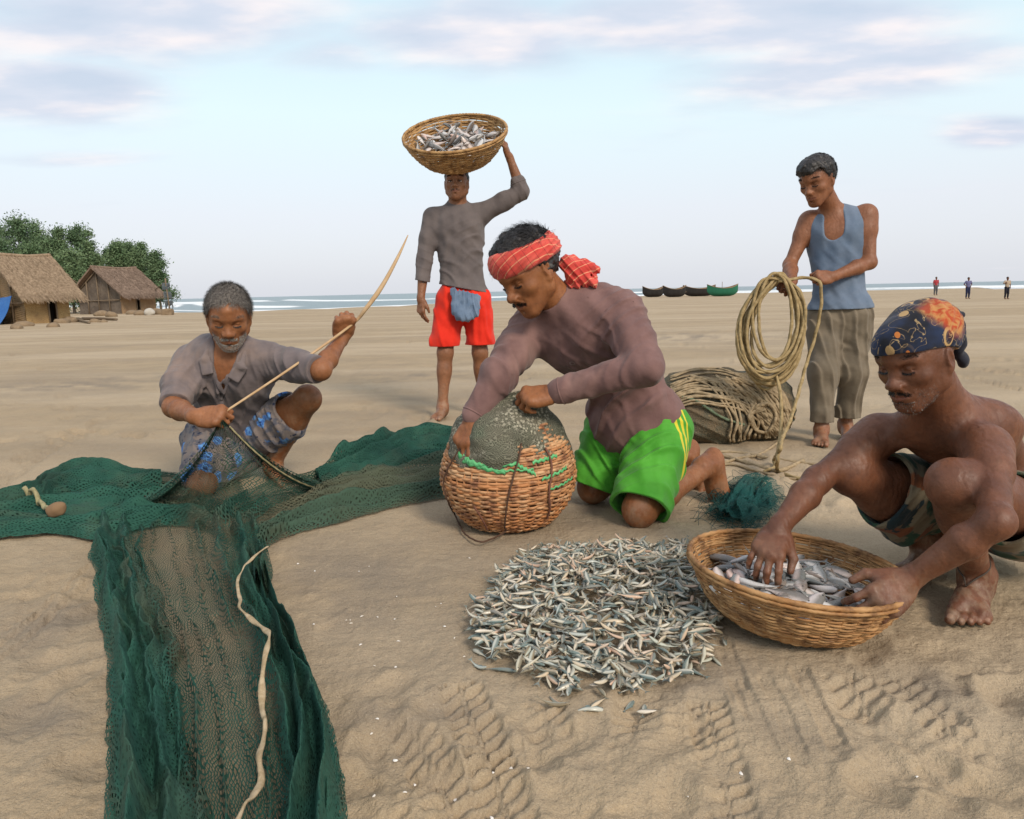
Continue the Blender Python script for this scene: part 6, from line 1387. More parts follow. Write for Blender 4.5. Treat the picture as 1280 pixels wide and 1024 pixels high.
# ------------------------------------------------------------------ baskets: every withe a tube weaving round the stakes
def cane_mat(name, a, b, dark, rough=.62):
    m = M(name, rough, .3); t = m.attr('row', 2); n = m.noise(22, 4, .65); c = m.mix(t, a, b); c = m.mix(m.mr(n, .42, .70), c, dark); c = m.mix(m.mr(m.noise(6, 3), .52, .7, 0, .45), c, tuple(x*.62 for x in a)); m.col(c); m.bump(m.noise(160, 3, .6), .4, .0015); return m.m
def weave_rows(prof, nrows, nst, amp, seed, thick=.62, rrad=.0034, segs=7, broken=.0):
    rg = np.random.default_rng(seed); prof = np.asarray(prof, float); d = np.r_[0, np.cumsum(np.linalg.norm(np.diff(prof, axis=0), axis=1))]; q = np.linspace(0, d[-1], nrows); sp = d[-1]/nrows
    n = nst*4; th = np.linspace(0, 2*pi, n, endpoint=False); vs, fs, rw, nv = [], [], [], 0; ph = np.linspace(0, 2*pi, segs, endpoint=False)
    for i, s in enumerate(q):
        r0 = np.interp(s, d, prof[:, 0]); z0 = np.interp(s, d, prof[:, 1]); e = 1e-3; tx = np.interp(s+e, d, prof[:, 0])-np.interp(s-e, d, prof[:, 0]); tz = np.interp(s+e, d, prof[:, 1])-np.interp(s-e, d, prof[:, 1]); L = math.hypot(tx, tz)+1e-9; tx /= L; tz /= L; nx, nz = tz, -tx
        wv = amp*np.cos(nst/2*th+pi*i)+.0012*np.sin(th*5+rg.uniform(0, 6))+.0012*np.sin(th*11+rg.uniform(0, 6)); sl = sp*(.20*np.sin(th*3+rg.uniform(0, 6))+.14*np.sin(th*7+rg.uniform(0, 6)))
        ha = sp*thick*rg.uniform(.8, 1.1); hb = rrad*rg.uniform(.8, 1.2)
        R_ = r0+nx*wv+tx*sl; Zc = z0+nz*wv+tz*sl
        rr = R_[:, None]+np.cos(ph)[None]*hb*nx+np.sin(ph)[None]*ha*tx; zz = Zc[:, None]+np.cos(ph)[None]*hb*nz+np.sin(ph)[None]*ha*tz
        vs.append(np.stack([rr*np.cos(th)[:, None], rr*np.sin(th)[:, None], zz], -1).reshape(-1, 3)); a = np.arange(n)[:, None]*segs; b = ((np.arange(n)+1) % n)[:, None]*segs; j = np.arange(segs)[None]; j2 = (j+1) % segs
        fs.append(np.stack([a+j, a+j2, b+j2, b+j], -1).reshape(-1, 4)[:, ::-1]+nv); nv += n*segs; rw.append(np.repeat(np.clip(.5+.38*rg.normal()+.22*np.sin(th*2+rg.uniform(0, 6)), 0, 1), segs))
    return np.concatenate(vs), np.concatenate(fs), np.concatenate(rw)
def place(v, c, R): return V(c)+np.asarray(v)@np.asarray(R).T
def ring_rope(r, z, rad_, turns, c, R, n=200, wob=0):
    t = np.linspace(0, 2*pi, n, endpoint=False); P = np.stack([(r+wob*np.sin(3*t))*np.cos(t), (r+wob*np.sin(3*t))*np.sin(t), z+0*t], 1); v, f = tube(place(P, c, R), rad_, 9, 3, turns/(2*pi*r)*2*pi/3, closed=True, amp=.25); return v, f
def basket(name, label, c, R, prof, nrows, nst, mat, seed, rim, group=None, rim_turns=40, amp=.0026):
    root = empty(name, c, label, 'basket', group); v, f, rw = weave_rows(prof, nrows, nst, amp, seed); obj('woven_body', place(v, c, R), f, mat, root, attrs={'row': rw})
    T = []; pr = np.asarray(prof)
    for i in range(nst):
        th = 2*pi*(i+.5)/nst+.02*sin(i*7); T.append(tube(place(np.stack([pr[:, 0]*cos(th), pr[:, 0]*sin(th), pr[:, 1]], 1), c, R), .0028, 5))
    v, f = join(T); obj('stakes', v, f, mat, root, attrs={'row': np.full(len(v), .2)})
    for (r, z, rr) in rim:
        v, f = ring_rope(r, z, rr, rim_turns, c, R, wob=.001); obj('rim', v, f, mat, root, attrs={'row': np.clip(.5+.4*np.sin(np.arange(len(v))*.05), 0, 1)})
    return root
# ------------------------------------------------------------------ fish
FISH_C = M('silver fish skin', .30, .5); FISH_C.set('Metallic', .0)
def fish_mat(m, belly_, back_):
    y = m.attr('fy', 2); r = m.rnd(); r2 = m.attr('fr', 2); rr = m.math('FRACT', m.math('ADD', r, r2)); n = m.noise(60, 3, .6)
    belly = m.ramp(rr, belly_); back = m.ramp(rr, back_)
    c = m.mix(m.mr(m.math('ADD', y, m.math('MULTIPLY', m.math('SUBTRACT', n, .5), .35)), .25, .72), belly, back); eye = m.attr('eye', 2)
    c = m.mix(m.mr(n, .55, .72, 0, .45), c, (.20, .17, .13)); c = m.mix(eye, c, (.02, .02, .02)); m.col(c); m.set('Roughness', m.mr(n, .3, .7, .2, .42)); m.bump(m.vor(420), .25, .0006)
    return m.m
FISH_M = fish_mat(FISH_C, [(0, (0.580, 0.520, 0.408)), (.2, (0.431, 0.457, 0.408)), (.40, (0.562, 0.439, 0.294)), (.56, (0.421, 0.448, 0.375)), (.72, (0.580, 0.376, 0.261)), (.86, (0.524, 0.448, 0.326)), (1, (0.618, 0.564, 0.473))], [(0, (.17, .19, .17)), (.3, (.13, .18, .17)), (.55, (.22, .17, .10)), (.8, (.15, .19, .18)), (1, (.25, .22, .18))])
FISH_G = M('grey fish skin', .3, .45); FISH_G = fish_mat(FISH_G, [(0, (.60, .58, .55)), (.3, (.48, .48, .48)), (.5, (.62, .50, .44)), (.65, (.52, .53, .53)), (.8, (.58, .40, .34)), (1, (.66, .64, .61))], [(0, (.20, .20, .19)), (.3, (.13, .14, .145)), (.6, (.22, .175, .145)), (.8, (.12, .15, .155)), (1, (.27, .25, .23))])
def fish_mesh(L, deep, thick, bend, seed, mat=None):
    rg = np.random.default_rng(seed); n, k = 15, 10; t = np.linspace(0, 1, n); hh = deep*np.interp(t, (0, .06, .15, .32, .5, .7, .84, .90), (.10, .42, .76, 1, .95, .60, .26, .19)); ww = thick*np.interp(t, (0, .06, .18, .35, .6, .84, .9), (.2, .6, 1, .95, .7, .25, .12)); ph = np.linspace(0, 2*pi, k, endpoint=False)
    x = t*.9; y = np.sin(ph)[None]*hh[:, None]*.5; z = np.cos(ph)[None]*ww[:, None]*.5; P = np.stack([np.repeat(x[:, None], k, 1), y, z], -1).reshape(-1, 3); f = [(i*k+j, i*k+(j+1) % k, (i+1)*k+(j+1) % k, (i+1)*k+j) for i in range(n-1) for j in range(k)]; f.append(tuple(range(k))[::-1])
    fy = np.repeat(np.sin(ph)[None], n, 0).ravel()*.5+.5; eye = np.zeros(len(P)); N0 = len(P)
    ex = [(.87, .0, .0), (.93, deep*.25, .004), (1.02, deep*.62, 0), (.965, 0, 0), (1.02, -deep*.62, 0), (.93, -deep*.25, -.004)]; ex2 = [(.42, deep*.48, 0), (.55, deep*.46, 0), (.53, deep*.68, 0), (.45, deep*.74, 0), (.55, -deep*.40, 0), (.64, -deep*.34, 0), (.60, -deep*.56, 0)]
    P = np.concatenate([P, ex, ex2]); f += [(N0, N0+1, N0+2, N0+3), (N0, N0+3, N0+4, N0+5), (N0+6, N0+7, N0+8, N0+9), (N0+10, N0+11, N0+12)]; fy = np.r_[fy, np.full(13, .75)]; eye = np.r_[eye, np.zeros(13)]
    for s in (-1, 1):
        a = np.linspace(0, 2*pi, 8, endpoint=False); c = np.array([.105, deep*.10, s*thick*.36]); b = len(P); P = np.concatenate([P, c+np.stack([.020*np.cos(a), .020*np.sin(a), 0*a], 1), [c+V(0, 0, s*.012)]]); f += [((b+i, b+(i+1) % 8, b+8) if s > 0 else (b+(i+1) % 8, b+i, b+8)) for i in range(8)]; fy = np.r_[fy, np.full(9, .3)]; eye = np.r_[eye, np.ones(9)]
    P[:, 0] -= .5; P[:, 2] += bend*(P[:, 0]**2)*1.0+rg.normal()*.02*P[:, 0]; P[:, 1] += .35*bend*np.sin(P[:, 0]*5)*.1; P = P*L
    me_o = obj('fish', P, f, mat or FISH_M, attrs={'fy': fy, 'eye': eye}); me = me_o.data; bpy.data.objects.remove(me_o); return me, P, f, fy, eye
def fish_rot(yaw, tilt, roll): return Matrix.Rotation(yaw, 3, 'Z') @ Matrix.Rotation(tilt, 3, 'Y') @ Matrix.Rotation(roll, 3, 'X')
def inpoly(p, poly):
    c = False; n = len(poly)
    for i in range(n):
        a, b = poly[i], poly[(i+1) % n]
        if (a[1] > p[1]) != (b[1] > p[1]) and p[0] < (b[0]-a[0])*(p[1]-a[1])/(b[1]-a[1])+a[0]: c = not c
    return c
FSMALL = [fish_mesh(.058*s, dp, th, b, i) for i, (s, dp, th, b) in enumerate(((1, .20, .13, .25), (.92, .22, .14, -.3), (1.08, .19, .12, .55), (.85, .24, .15, .1), (1.15, .18, .12, -.15), (1.0, .21, .13, -.7)))]
def fish_pile():
    R_ = random.Random(21); poly = [G(*p)[:2] for p in ((640, 706), (672, 688), (720, 683), (762, 679), (812, 682), (855, 676), (880, 700), (893, 748), (897, 800), (878, 838), (838, 852), (770, 866), (700, 864), (655, 838), (616, 830), (592, 800), (588, 772), (614, 740))]
    pc = np.mean(poly, 0); xs = [p[0] for p in poly]; ys = [p[1] for p in poly]
    def hgt(x, y):
        a = math.atan2(y-pc[1], x-pc[0]); r = math.hypot(x-pc[0], y-pc[1]); 
        return max(0, 1-(r/.50)**2)*.050+.018*(vnoise2(np.array(x*11.), np.array(y*11.), 3)-.3)
    pts = []
    while len(pts) < 1800:
        p = (R_.uniform(min(xs), max(xs)), R_.uniform(min(ys), max(ys)))
        if inpoly(p, poly): pts.append(p)
    for px, py in ((655, 706), (805, 876), (735, 886), (598, 832), (625, 835), (700, 872), (748, 880), (893, 822), (880, 826), (868, 838), (612, 726), (600, 815), (812, 882), (690, 878), (786, 872), (905, 800)): pts.append(tuple(G(px, py)[:2]))
    items = []
    for i, (x, y) in enumerate(pts):
        h = hgt(x, y); loose = i >= 1800; z = float(gz(x, y)+relief(np.array([x]), np.array([y]))[0])+.006+(max(0, h)*R_.uniform(.45, 1.1) if not loose else 0); k = R_.randrange(6)
        items.append((x, y, z, R_.uniform(0, 6.28), R_.gauss(0, .05 if loose else .22), R_.gauss(0, .15 if loose else .5)+(pi if R_.random() < .5 else 0), R_.uniform(.8, 1.2), k))
    # the 300 nearest the camera and on top are things of their own, the rest one mass
    sc = sorted(range(len(items)), key=lambda i: items[i][1]-2.2*items[i][2]*(1) -(5 if i >= 1800 else 0)); own = set(sc[:140])
    vs, fs, fy, ey, fr, nv = [], [], [], [], [], 0; first = None
    for i, (x, y, z, yw, tl, rl, s, k) in enumerate(items):
        me, P, f, a, e = FSMALL[k]; Rm = fish_rot(yw, tl, rl)
        if i in own:
            o = bpy.data.objects.new('fish', me); COL.objects.link(o); o.matrix_world = Matrix.LocRotScale(Vector((x, y, z)), Rm.to_quaternion(), (s, s, s)); tag(o, 'small silver fish in the loose heap on the sand beside the wide basket', 'fish', 'small fish heaped on the sand')
        else:
            vs.append((P*s)@np.array(Rm).T+V(x, y, z)); fs += [tuple(q+nv for q in w) for w in f]; nv += len(P); fy.append(a); ey.append(e); fr.append(np.full(len(P), R_.random()))
    o = obj('fish_heap', np.concatenate(vs), fs, FISH_M, loc=V(pc[0], pc[1], 0), attrs={'fy': np.concatenate(fy), 'eye': np.concatenate(ey), 'fr': np.concatenate(fr)}); tag(o, 'heap of small silver fish on the sand beside the wide basket', 'fish heap', kind='stuff')
fish_pile()


FBIG = [fish_mesh(.135*s, dp, th, b, 40+i, FISH_G) for i, (s, dp, th, b) in enumerate(((1, .30, .15, .2), (.9, .34, .16, -.25), (1.15, .26, .14, .3), (.8, .36, .17, .05)))]
def fill_basket(c, R, rad_, z0, dome, n, label, group, seed, scale=1., tiltmax=.20):
    R_ = random.Random(seed); Rb = Matrix([list(r) for r in np.asarray(R)])
    for i in range(n):
        t = (i+.5)/n; r = rad_*math.sqrt(t)*.94; a = i*2.39996+R_.uniform(-.3, .3); layer = R_.random(); z = z0+dome*(1-(r/rad_)**2)+.020*layer; k = R_.randrange(4); s = scale*R_.uniform(.75, 1.15)
        me = FBIG[k][0]; o = bpy.data.objects.new('fish', me); COL.objects.link(o); p = place(V(r*cos(a), r*sin(a), z), c, R); yaw = R_.uniform(0, 6.28)
        q = Rb @ fish_rot(yaw, R_.gauss(0, tiltmax), R_.gauss(0, .35)+(pi if R_.random() < .5 else 0)); o.matrix_world = Matrix.LocRotScale(Vector(p), q.to_quaternion(), (s, s, s)); tag(o, label, 'fish', group)
CANE_E = cane_mat('golden cane', (.34, .165, .060), (.46, .265, .115), (.15, .072, .030))
CANE_C = cane_mat('orange cane', (.47, .20, .075), (.60, .36, .19), (.20, .085, .045))
CANE_B = cane_mat('amber cane', (.36, .20, .075), (.46, .28, .12), (.17, .085, .03))
BE_R = rotm((0, 1, 0), rad(5.0)); BE_C = V(0, 0, 0)
def bowl_e():
    global BE_C
    r = ray(995, 706); t = (.142-CAM_H)/r[2]; rimc = CPOS+r*t; d = dep(rimc); R0 = 132/914*d*.985; up = BE_R[:, 2]; H = .135
    BE_C = rimc-up*H; prof = [(.0, .004), (R0*.35, .003), (R0*.62, .004), (R0*.70, .014), (R0*.80, .040), (R0*.90, .080), (R0*.97, .118), (R0, H)]
    if DBG: print('bowl E', BE_C, R0, d)
    basket('basket', 'wide shallow cane basket of silver fish on the sand, gripped by the bare-chested man', BE_C, BE_R, prof, 66, 44, CANE_E, 5, [(R0, H, .0062), (R0*1.008, H-.010, .0045)], rim_turns=150, amp=.0022)
    fill_basket(BE_C, BE_R, R0*.78, .066, .028, 100, 'silver fish with pinkish marks among the catch in the wide basket on the sand', 'fish in the wide basket', 3, .84)
    return R0
R0E = bowl_e()
def bowl_b():
    up = nrm(V(-.07, -sin(rad(31)), cos(rad(31)))); x = nrm(V(1, 0, 0)-up*up[0]); R = np.stack([x, np.cross(up, x), up], 1); F = PB['F']
    rimc = U(568.5, 166, dep(F.o)-.10); R0 = 65/914*dep(rimc); H = .215; c = rimc-up*H; prof = [(.0, .004), (R0*.30, .003), (R0*.50, .006), (R0*.64, .030), (R0*.80, .085), (R0*.93, .15), (R0, H)]
    if DBG: print('bowl B base', c, R0, 'head top', F.p(0, -.01, .117))
    basket('basket', 'deep cane basket heaped with pale fish, carried on the head of the standing man', c, R, prof, 44, 40, CANE_B, 9, [(R0, H, .0095), (R0*1.005, H-.016, .007)], rim_turns=110, amp=.0035)
    fill_basket(c, R, R0*.80, .135, .035, 60, 'pale fish in the basket on the head of the standing man', 'fish in the basket on the head', 8, 1.2, .4)
if PB: bowl_b()
def pot_c():
    g = G(638, 668); c = g+V(0, .16, 0); R = rotm((0, 1, 0), rad(-1)); d = dep(c); s = d/914*1.0
    prof = [(.0, .006), (52*s, .006), (58*s, .02), (70*s, .062), (79*s, .115), (83*s, .165), (82*s, .205), (78*s, .25), (71*s, .295), (64*s, .335), (58*s, .365)]
    if DBG: print('pot', c, d, 83*s)
    root = basket('basket', 'tall round-bellied orange cane basket with netting over its mouth', c, R, prof, 62, 46, CANE_C, 14, [], amp=.0030)
    # broken lighter splints, green plastic strips woven in, a dark lashing cord
    G_M = M('green plastic strip', .45, .35); G_M.col(G_M.mix(G_M.noise(20, 3), (.06, .34, .12), (.16, .48, .20))); G_M = G_M.m
    pr = np.asarray(prof); zi = np.linspace(0, .365, 60); ri = np.interp(zi, pr[1:, 1], pr[1:, 0])
    def onpot(a, z, off=.006): r = np.interp(z, pr[1:, 1], pr[1:, 0])+off; return place(V(r*cos(a), r*sin(a), z), c, R)
    def band(a0, a1, z0, z1, w, k):
        n = 26; vv = []; ff = []
        for i in range(n+1):
            a = a0+(a1-a0)*i/n; z = z0+(z1-z0)*i/n+.003*sin(i*1.3+k); off = .0085+.0012*math.copysign(1, sin(23*a))
            vv += [onpot(a, z-w/2, off), onpot(a, z+w/2, off), onpot(a, z+w/2, off+.0015), onpot(a, z-w/2, off+.0015)]
        for i in range(n):
            for j in range(4): ff.append((i*4+j, i*4+(j+1) % 4, i*4+4+(j+1) % 4, i*4+4+j))
        obj('plastic_strip', vv, ff, G_M, root)
    for i, (a0, a1, z0, z1, w) in enumerate(((-2.45, -1.85, .288, .250, .014), (-2.35, -1.60, .272, .236, .012), (-2.0, -1.40, .262, .262, .010), (-1.45, -1.18, .262, .225, .012), (-1.2, -.75, .262, .270, .010), (-1.1, -.60, .205, .222, .009), (-1.0, -.5, .165, .180, .007), (-1.75, -1.2, .245, .240, .006))): band(a0, a1, z0, z1, w, i)
    CORD = M('dark lashing cord', .8).col((.085, .045, .028)).m
    P = [onpot(-1.10+.02*sin(i), z, .014) for i, z in enumerate(np.linspace(.33, .28, 4))]
    P = [onpot(a, z, .013) for a, z in ((-1.33, .325), (-1.40, .28), (-1.50, .22), (-1.58, .15), (-1.63, .08), (-1.66, .04), (-1.67, .015))]+[G(612, 677)+Z*.006, G(598, 679)+Z*.006, G(580, 668)+Z*.006, G(569, 648)+Z*.012]+[onpot(-2.68, .10, .012), onpot(-2.66, .18, .012), onpot(-2.5, .26, .012), onpot(-2.35, .32, .014)]
    obj('cord', *rope(P, .0030, seg=6), CORD, root)
    for a, z0, z1 in ((-.95, .05, .30), (-2.05, .02, .12)): obj('cord', *rope([onpot(a+.05*sin(z*30), z, .011) for z in np.linspace(z0, z1, 7)], .0035, seg=6), M('rusty cord', .9).col((.17, .075, .05)).m, root)
    # netting hood
    rg = np.random.default_rng(2); nu, nv = 150, 60; prof2 = [(75*s, .250, 0), (75*s, .285, 0), (71*s, .318, 0), (66*s, .352, .0), (58*s, .385, .0), (46*s, .415, .2), (33*s, .437, .5), (19*s, .452, .8), (6*s, .458, 1)]; p2 = np.asarray(prof2); tt = np.linspace(0, 1, nv); kk = np.linspace(0, 1, len(p2))
    rr = np.interp(tt, kk, p2[:, 0]); zz = np.interp(tt, kk, p2[:, 1]); th = np.linspace(0, 2*pi, nu); TH, TT = np.meshgrid(th, tt, indexing='xy'); hand_ = PC['wL'] if PC else U(670, 495, 2.45)
    top = V(U(668, 500, d-.10))-c if PC else V(.05, 0, .44)
    rr2 = rr[:, None]*(1+.05*np.sin(TH*3+1)+.03*np.sin(TH*7+2*TT*4))+.004+.010*fbm(TH*4, TT*6, 3, 77)*2; low = (1-TT)**3
    Zz = zz[:, None]+.018*fbm(TH*2.5, TT*5, 3, 78)-low*(.10*bump_(np.cos(TH-.25), 1., .35)+.05*np.sin(TH*2+2)*0+.030*fbm(TH*1.6, TH*0, 3, 79))
    sh = sst(.55, 1., TT)
    X = rr2*np.cos(TH)+sh*top[0]*.9; Y = rr2*np.sin(TH)+sh*top[1]*.55; Zz = Zz+sst(.4, 1, TT)*.012*np.cos(TH*5)
    Pn = np.stack([X, Y, Zz], -1).reshape(-1, 3)@np.asarray(R).T+c; i = (np.arange(nv-1)[:, None]*nu+np.arange(nu-1)[None]).ravel()
    m = M('grey net hood', .85, .15); uvn = m.N.new('ShaderNodeUVMap'); uvn.uv_map = 'uv'; vo = m.N.new('ShaderNodeVectorMath'); vo.operation = 'MULTIPLY_ADD'; m.L.new(m.noise(10, 3, .6, v=uvn.outputs[0], o=1), vo.inputs[0]); vo.inputs[1].default_value = (.11, .11, 0); m.L.new(uvn.outputs[0], vo.inputs[2]); p = m.sep(vo.outputs[0]); cell = .010
    a_ = m.math('PINGPONG', m.math('DIVIDE', m.math('ADD', p[0], p[1]), cell), .5); b_ = m.math('PINGPONG', m.math('DIVIDE', m.math('SUBTRACT', p[0], p[1]), cell), .5); ln = m.math('MAXIMUM', m.math('LESS_THAN', a_, .14), m.math('LESS_THAN', b_, .14))
    n = m.noise(9, 5, .6); cc = m.mix(m.mr(n, .4, .6), (.115, .115, .080), (.17, .15, .11)); cc = m.mix(m.mr(m.noise(5, 3), .55, .65, 0, .7), cc, (.07, .12, .07))
    fl = m.math('MULTIPLY', m.mr(m.vor(85), .46, .32), m.mr(m.noise(8, 3), .46, .54)); cc = m.mix(fl, cc, (.62, .57, .43)); cc = m.mix(m.math('SUBTRACT', 1., ln), cc, m.mix(.55, cc, (.03, .03, .022))); cc = m.mix(m.math('MULTIPLY', ln, .6), cc, (.23, .225, .165)); m.col(cc); m.bump(ln, .8, .003); m.bump(m.noise(60, 4, .7), .6, .008)  # mesh holes stay opaque; the dark inside behind them is painted in
    uv = np.stack([TH*.19, TT*.36], -1).reshape(-1, 2)
    obj('net_hood', Pn, np.stack([i, i+1, i+nu+1, i+nu], 1), m.m, root, uv=uv)
pot_c()

# ------------------------------------------------------------------ rope coil in the young man's hands
TAN = rope_mat('tan hemp rope', (.25, .180, .085), (.38, .285, .15)); TAN2 = rope_mat('dusty hemp rope', (.27, .205, .125), (.38, .29, .18))
def coil():
    d = dep(PD['wR'])-.06; R_ = random.Random(5); pts = []; loops = 13
    for L in range(loops):
        ax = R_.uniform(29, 41); ay = R_.uniform(54, 69); cx = 966+R_.uniform(-4, 5); top = 343+R_.uniform(-3, 8); cy = top+ay; dz = R_.uniform(-.045, .045); lean = R_.uniform(-6, 4)
        for q in range(14):
            t = -pi/2+2*pi*q/14; x = cx+ax*cos(t)+(14-lean)*(-(sin(t))*.5)*.9; y = cy+ay*sin(t); pinch = max(0, -sin(t))**3; x = x*(1-.40*pinch)+(976)*.40*pinch; pts.append(U(x+R_.gauss(0, 1.0), y+R_.gauss(0, 1.0), d+dz+.012*cos(t*2+L)))
    for L in range(2):
        for q in range(12):
            t = -pi/2+2*pi*q/12; pts.append(U(969+26*cos(t)*(.8+.3*L), 396+54*sin(t), d-.05))
    P = pts+[U(985, 350, d-.03), U(1004, 347, d-.03), U(1020, 350, d-.05), U(1026, 358, d-.04), U(1026, 385, d-.02), U(1019, 420, d), U(1008, 455, d-.02), U(997, 495, d-.12), U(988, 525, d-.25), U(978, 548, d-.45)]
    e = G(968, 586); P += [U(975, 562, d-.62), e+V(.02, .06, .03), e+Z*.008, G(955, 592)+Z*.008]
    tag(obj('rope_coil', *rope(P, .0080, n=6, seg=8, step=.75), TAN, loc=PD['wR']), 'tan hemp rope hung in a coil from the hands of the young man', 'rope')
    P = [U(968, 462, d+.0), U(975, 490, d-.05), U(977, 520, d-.15), U(975, 548, d-.35)]; e = G(972, 590); P += [U(972, 572, d-.6), e+Z*.01, G(985, 597)+Z*.008, G(1012, 604)+Z*.008]
    tag(obj('rope', *rope(P, .0085, n=12, seg=8), TAN, loc=P[-1]), 'straight rope end dropping from the coil to the sand', 'rope')
if PD: coil()
# ------------------------------------------------------------------ netted bundle with ropes heaped on it
def bundle():
    g = G(905, 557); d = dep(g)+.16; S = Sdf(); k = d/914
    S.el(U(880, 518, d), V(66*k, .20, 44*k), rotm((0, 1, 0), .05), .05); S.el(U(905, 528, d-.03), V(34*k, .17, 30*k), None, .05); S.el(U(947, 510, d+.04), V(46*k, .18, 48*k), None, .03); S.el(U(866, 491, d+.03), V(46*k, .16, 29*k), None, .06); S.el(U(912, 493, d+.06), V(52*k, .17, 31*k), rotm((0, 1, 0), .12), .05)
    S.disp(lumps(16, .010)); S.disp(folds(V(.3, 0, 1), .06, .005, None, None, .4)); root = empty('net_bundle', V(g[0], g[1], gz(g[0], g[1])), 'bulging bundle of old net with tan ropes heaped over it, behind the kneeling man', 'net bundle')
    m = M('old net bundle', .9, .1); n = m.noise(6, 5, .6); wv = m.vor(70, feature='DISTANCE_TO_EDGE'); c = m.mix(m.mr(n, .38, .62), (.085, .085, .062), (.17, .125, .080)); c = m.mix(m.mr(m.noise(4, 3), .52, .64, 0, .8), c, (.045, .078, .068)); c = m.mix(m.mr(wv, .09, .02, 0, .7), c, (.27, .205, .125)); m.col(c); m.bump(m.mr(wv, .1, .0), .7, .006); m.bump(m.noise(40, 4), .6, .012)
    sdf_obj('bundled_net', S, .007, m.m, root)
    def hit(px, py):
        r = ray(px, py); r = r/np.linalg.norm(r); t = (d-.6)
        for _ in range(60):
            e = S.eval((CPOS+r*t)[None])[0]; t += e*.7
            if t > d*1.25: return None
        return CPOS+r*t
    R_ = random.Random(9); T = []
    def strand(px, r=.0085, off=.008):
        q = []; last = None
        pp = crom([(a, b, 0) for a, b in px], 7)
        for a, b, _ in pp:
            h = hit(a, b)
            if h is None or h[2] < .0: h = (last if last is not None else None)
            if h is None: continue
            rr = nrm(h-CPOS); q.append(h-rr*(off+R_.uniform(0, .012))+Z*.004); last = h
        if len(q) > 3: T.append(rope(q, r, n=3, seg=7, step=.9))
    for i in range(15):
        y0 = 466+i*3.0; strand([(838, y0+6+R_.uniform(-2, 2)), (866, y0-3+R_.uniform(-2, 2)), (900, y0-2+R_.uniform(-3, 3)), (930, y0+4+R_.uniform(-3, 3)), (955, y0+14+i*.8), (975, y0+32+i), (982, y0+50)], R_.uniform(.0052, .0080), .006+.0008*i)
    for i in range(17):
        x0 = 905+i*4.6; strand([(x0-40+R_.uniform(-8, 8), 470+R_.uniform(0, 6)), (x0-18, 484+R_.uniform(-4, 4)), (x0, 505+R_.uniform(-4, 4)), (x0+10+R_.uniform(-4, 6), 527), (x0+14+R_.uniform(-8, 4), 546), (x0+8, 553)], R_.uniform(.0052, .0080), .016)
    for i in range(9): strand([(915+3*i, 468+1.5*i), (945+2*i, 470+2.5*i), (970+i, 482+3*i), (984, 502+3*i), (989-i, 525+2*i), (985-2*i, 545)], R_.uniform(.0052, .0075), .010+.001*i)
    for i in range(5): strand([(945+3*i, 505+2*i), (938+R_.uniform(-4, 4), 520), (944, 538), (960, 540), (970, 522), (962, 506), (948+3*i, 508)], .008, .026)
    v, f = join(T); obj('heaped_ropes', v, f, TAN2, root)
    strand_px = [(838, 493), (870, 502), (885, 512), (905, 524), (930, 532)]; T.clear(); strand(strand_px, .007, .008); v, f = T[0]; obj('green_rope', v, f, rope_mat('green rope', (.09, .13, .085), (.16, .19, .12)), root)
bundle()
for px, r, lab in (([(884, 574), (905, 572), (930, 579), (955, 586), (972, 590), (990, 584), (1004, 577)], .009, 'tan rope trailing over the sand in front of the net bundle'), ([(905, 580), (925, 574), (948, 570), (965, 560), (975, 552)], .007, 'thin rope running from under the net bundle'), ([(900, 566), (930, 568), (960, 574), (1000, 580), (1030, 584)], .0075, 'rope lying on the sand toward the legs of the young man'), ([(884, 588), (912, 582), (945, 590), (985, 600), (1020, 598)], .006, 'thin sandy rope nearest the teal net scrap')):
    P = [G(a, b)+Z*.006 for a, b in px]; tag(obj('rope', *rope(P, r, n=12), TAN2, loc=P[0]), lab, 'rope')
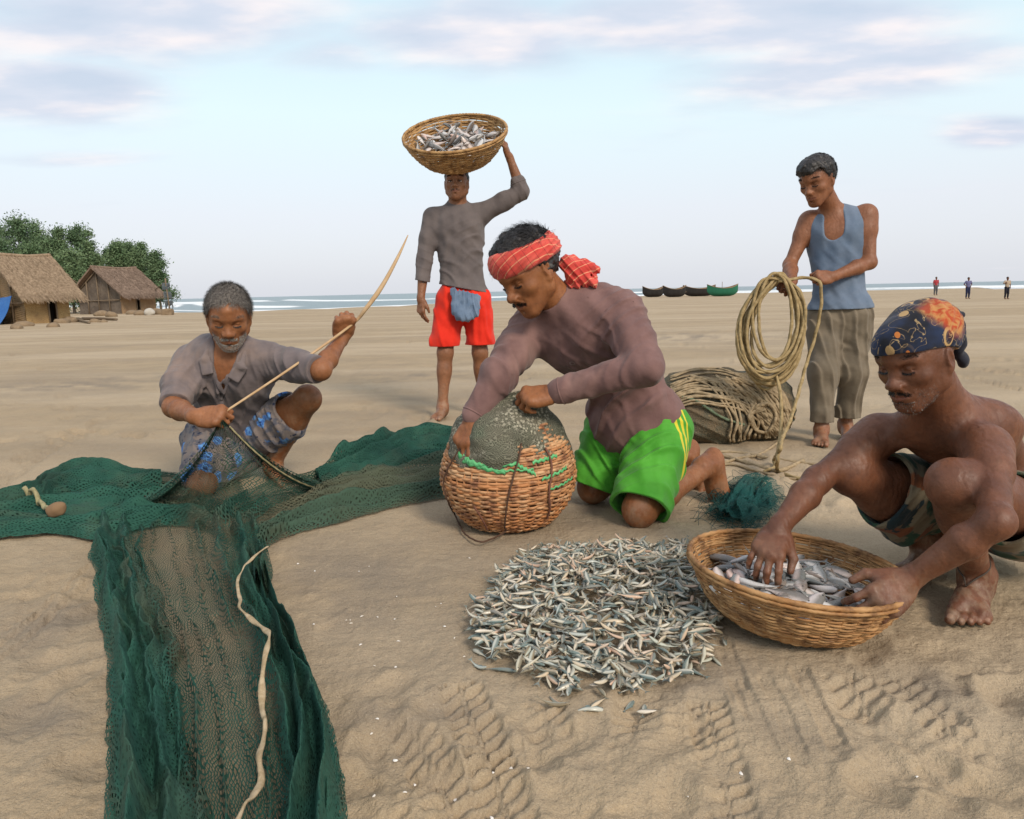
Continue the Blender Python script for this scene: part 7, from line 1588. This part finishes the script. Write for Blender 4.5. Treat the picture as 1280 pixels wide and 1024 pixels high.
def teal_heap():
    root = empty('net_scrap', G(932, 640), 'small tangled heap of teal netting on the sand behind the wide basket', 'net')
    P = [strip([(880, 652), (895, 628), (905, 610), (925, 602), (950, 604)], [(935, 668), (950, 664), (968, 650), (975, 634), (985, 625)], 90, 80, [(.3, .2, .026), (.6, .2, .03), (.8, .12, .018)], lambda u, v, s: .0+.62*np.sin(pi*np.clip(u, 0, 1))*np.sin(pi*np.clip(v*.9+.08, 0, 1)), 91, stretch=2.5, corr=.02), strip([(895, 655), (905, 630), (925, 612), (950, 612)], [(930, 662), (950, 655), (962, 640), (972, 630)], 60, 60, [(.4, .25, .026), (.7, .2, .022)], lambda u, v, s: .45+0*u, 95, lift=.02, stretch=2.5, corr=.025)]
    net_obj('netting', P, NET_T, parent=root); R_ = random.Random(3); T = []
    for i in range(420):
        a = G(R_.gauss(928, 20), R_.gauss(638, 14)); an = R_.uniform(0, 6.28); l = R_.uniform(.04, .12); b = a+V(cos(an)*l, sin(an)*l, 0); mdl = (a+b)/2+V(R_.gauss(0, .03), R_.gauss(0, .03), 0); T.append(tube(crom([a+Z*R_.uniform(.004, .03), mdl+Z*R_.uniform(.01, .06), b+Z*R_.uniform(.003, .025)], 5), .0009, 3))
    v, f = join(T); obj('thread_tangle', v, f, M('teal thread', .7).col((.007, .058, .054)).m, root)
teal_heap()
# ------------------------------------------------------------------ shells and crumbs on the sand
SHELL = M('bleached shell', .5, .3); SHELL.col(SHELL.mix(SHELL.rnd(), (.60, .53, .44), (.78, .75, .70))); SHELL = SHELL.m
def shells():
    R_ = random.Random(31); n = 10; base = None
    for i in range(38):
        if i < 22: px, py = R_.uniform(430, 620), R_.uniform(740, 1015)
        elif i < 32: px, py = R_.uniform(330, 640), R_.uniform(690, 800)
        else: px, py = R_.uniform(640, 1240), R_.uniform(900, 1015)
        p = G(px, py); z = gz(p[0], p[1])+float(relief(np.array([p[0]]), np.array([p[1]]))[0])+.001; s = R_.uniform(.002, .0055)
        if base is None:
            t = np.linspace(0, pi, 9); rim = np.stack([np.cos(t)*1.0, np.sin(t)*1.15, 0*t], 1); mid = rim*.6+V(0, 0, .34); vv = np.concatenate([rim, mid, [[0, .1, .42], [0, -.12, .08]]]); ff = [(j, j+1, 10+j, 9+j) for j in range(8)]+[(9+j, 10+j, 18) for j in range(8)]+[(0, 9, 18, 19), (17, 8, 19, 18)]
            o = obj('shell', vv, ff, SHELL); base = o
        else: o = base.copy(); COL.objects.link(o)
        o.matrix_world = Matrix.LocRotScale(Vector((p[0], p[1], z)), Matrix.Rotation(R_.uniform(0, 6.28), 3, 'Z').to_quaternion(), (s, s*R_.uniform(.7, 1.2), s)); tag(o, 'tiny white shell lying on the open sand', 'shell', 'shells scattered over the sand')
shells()
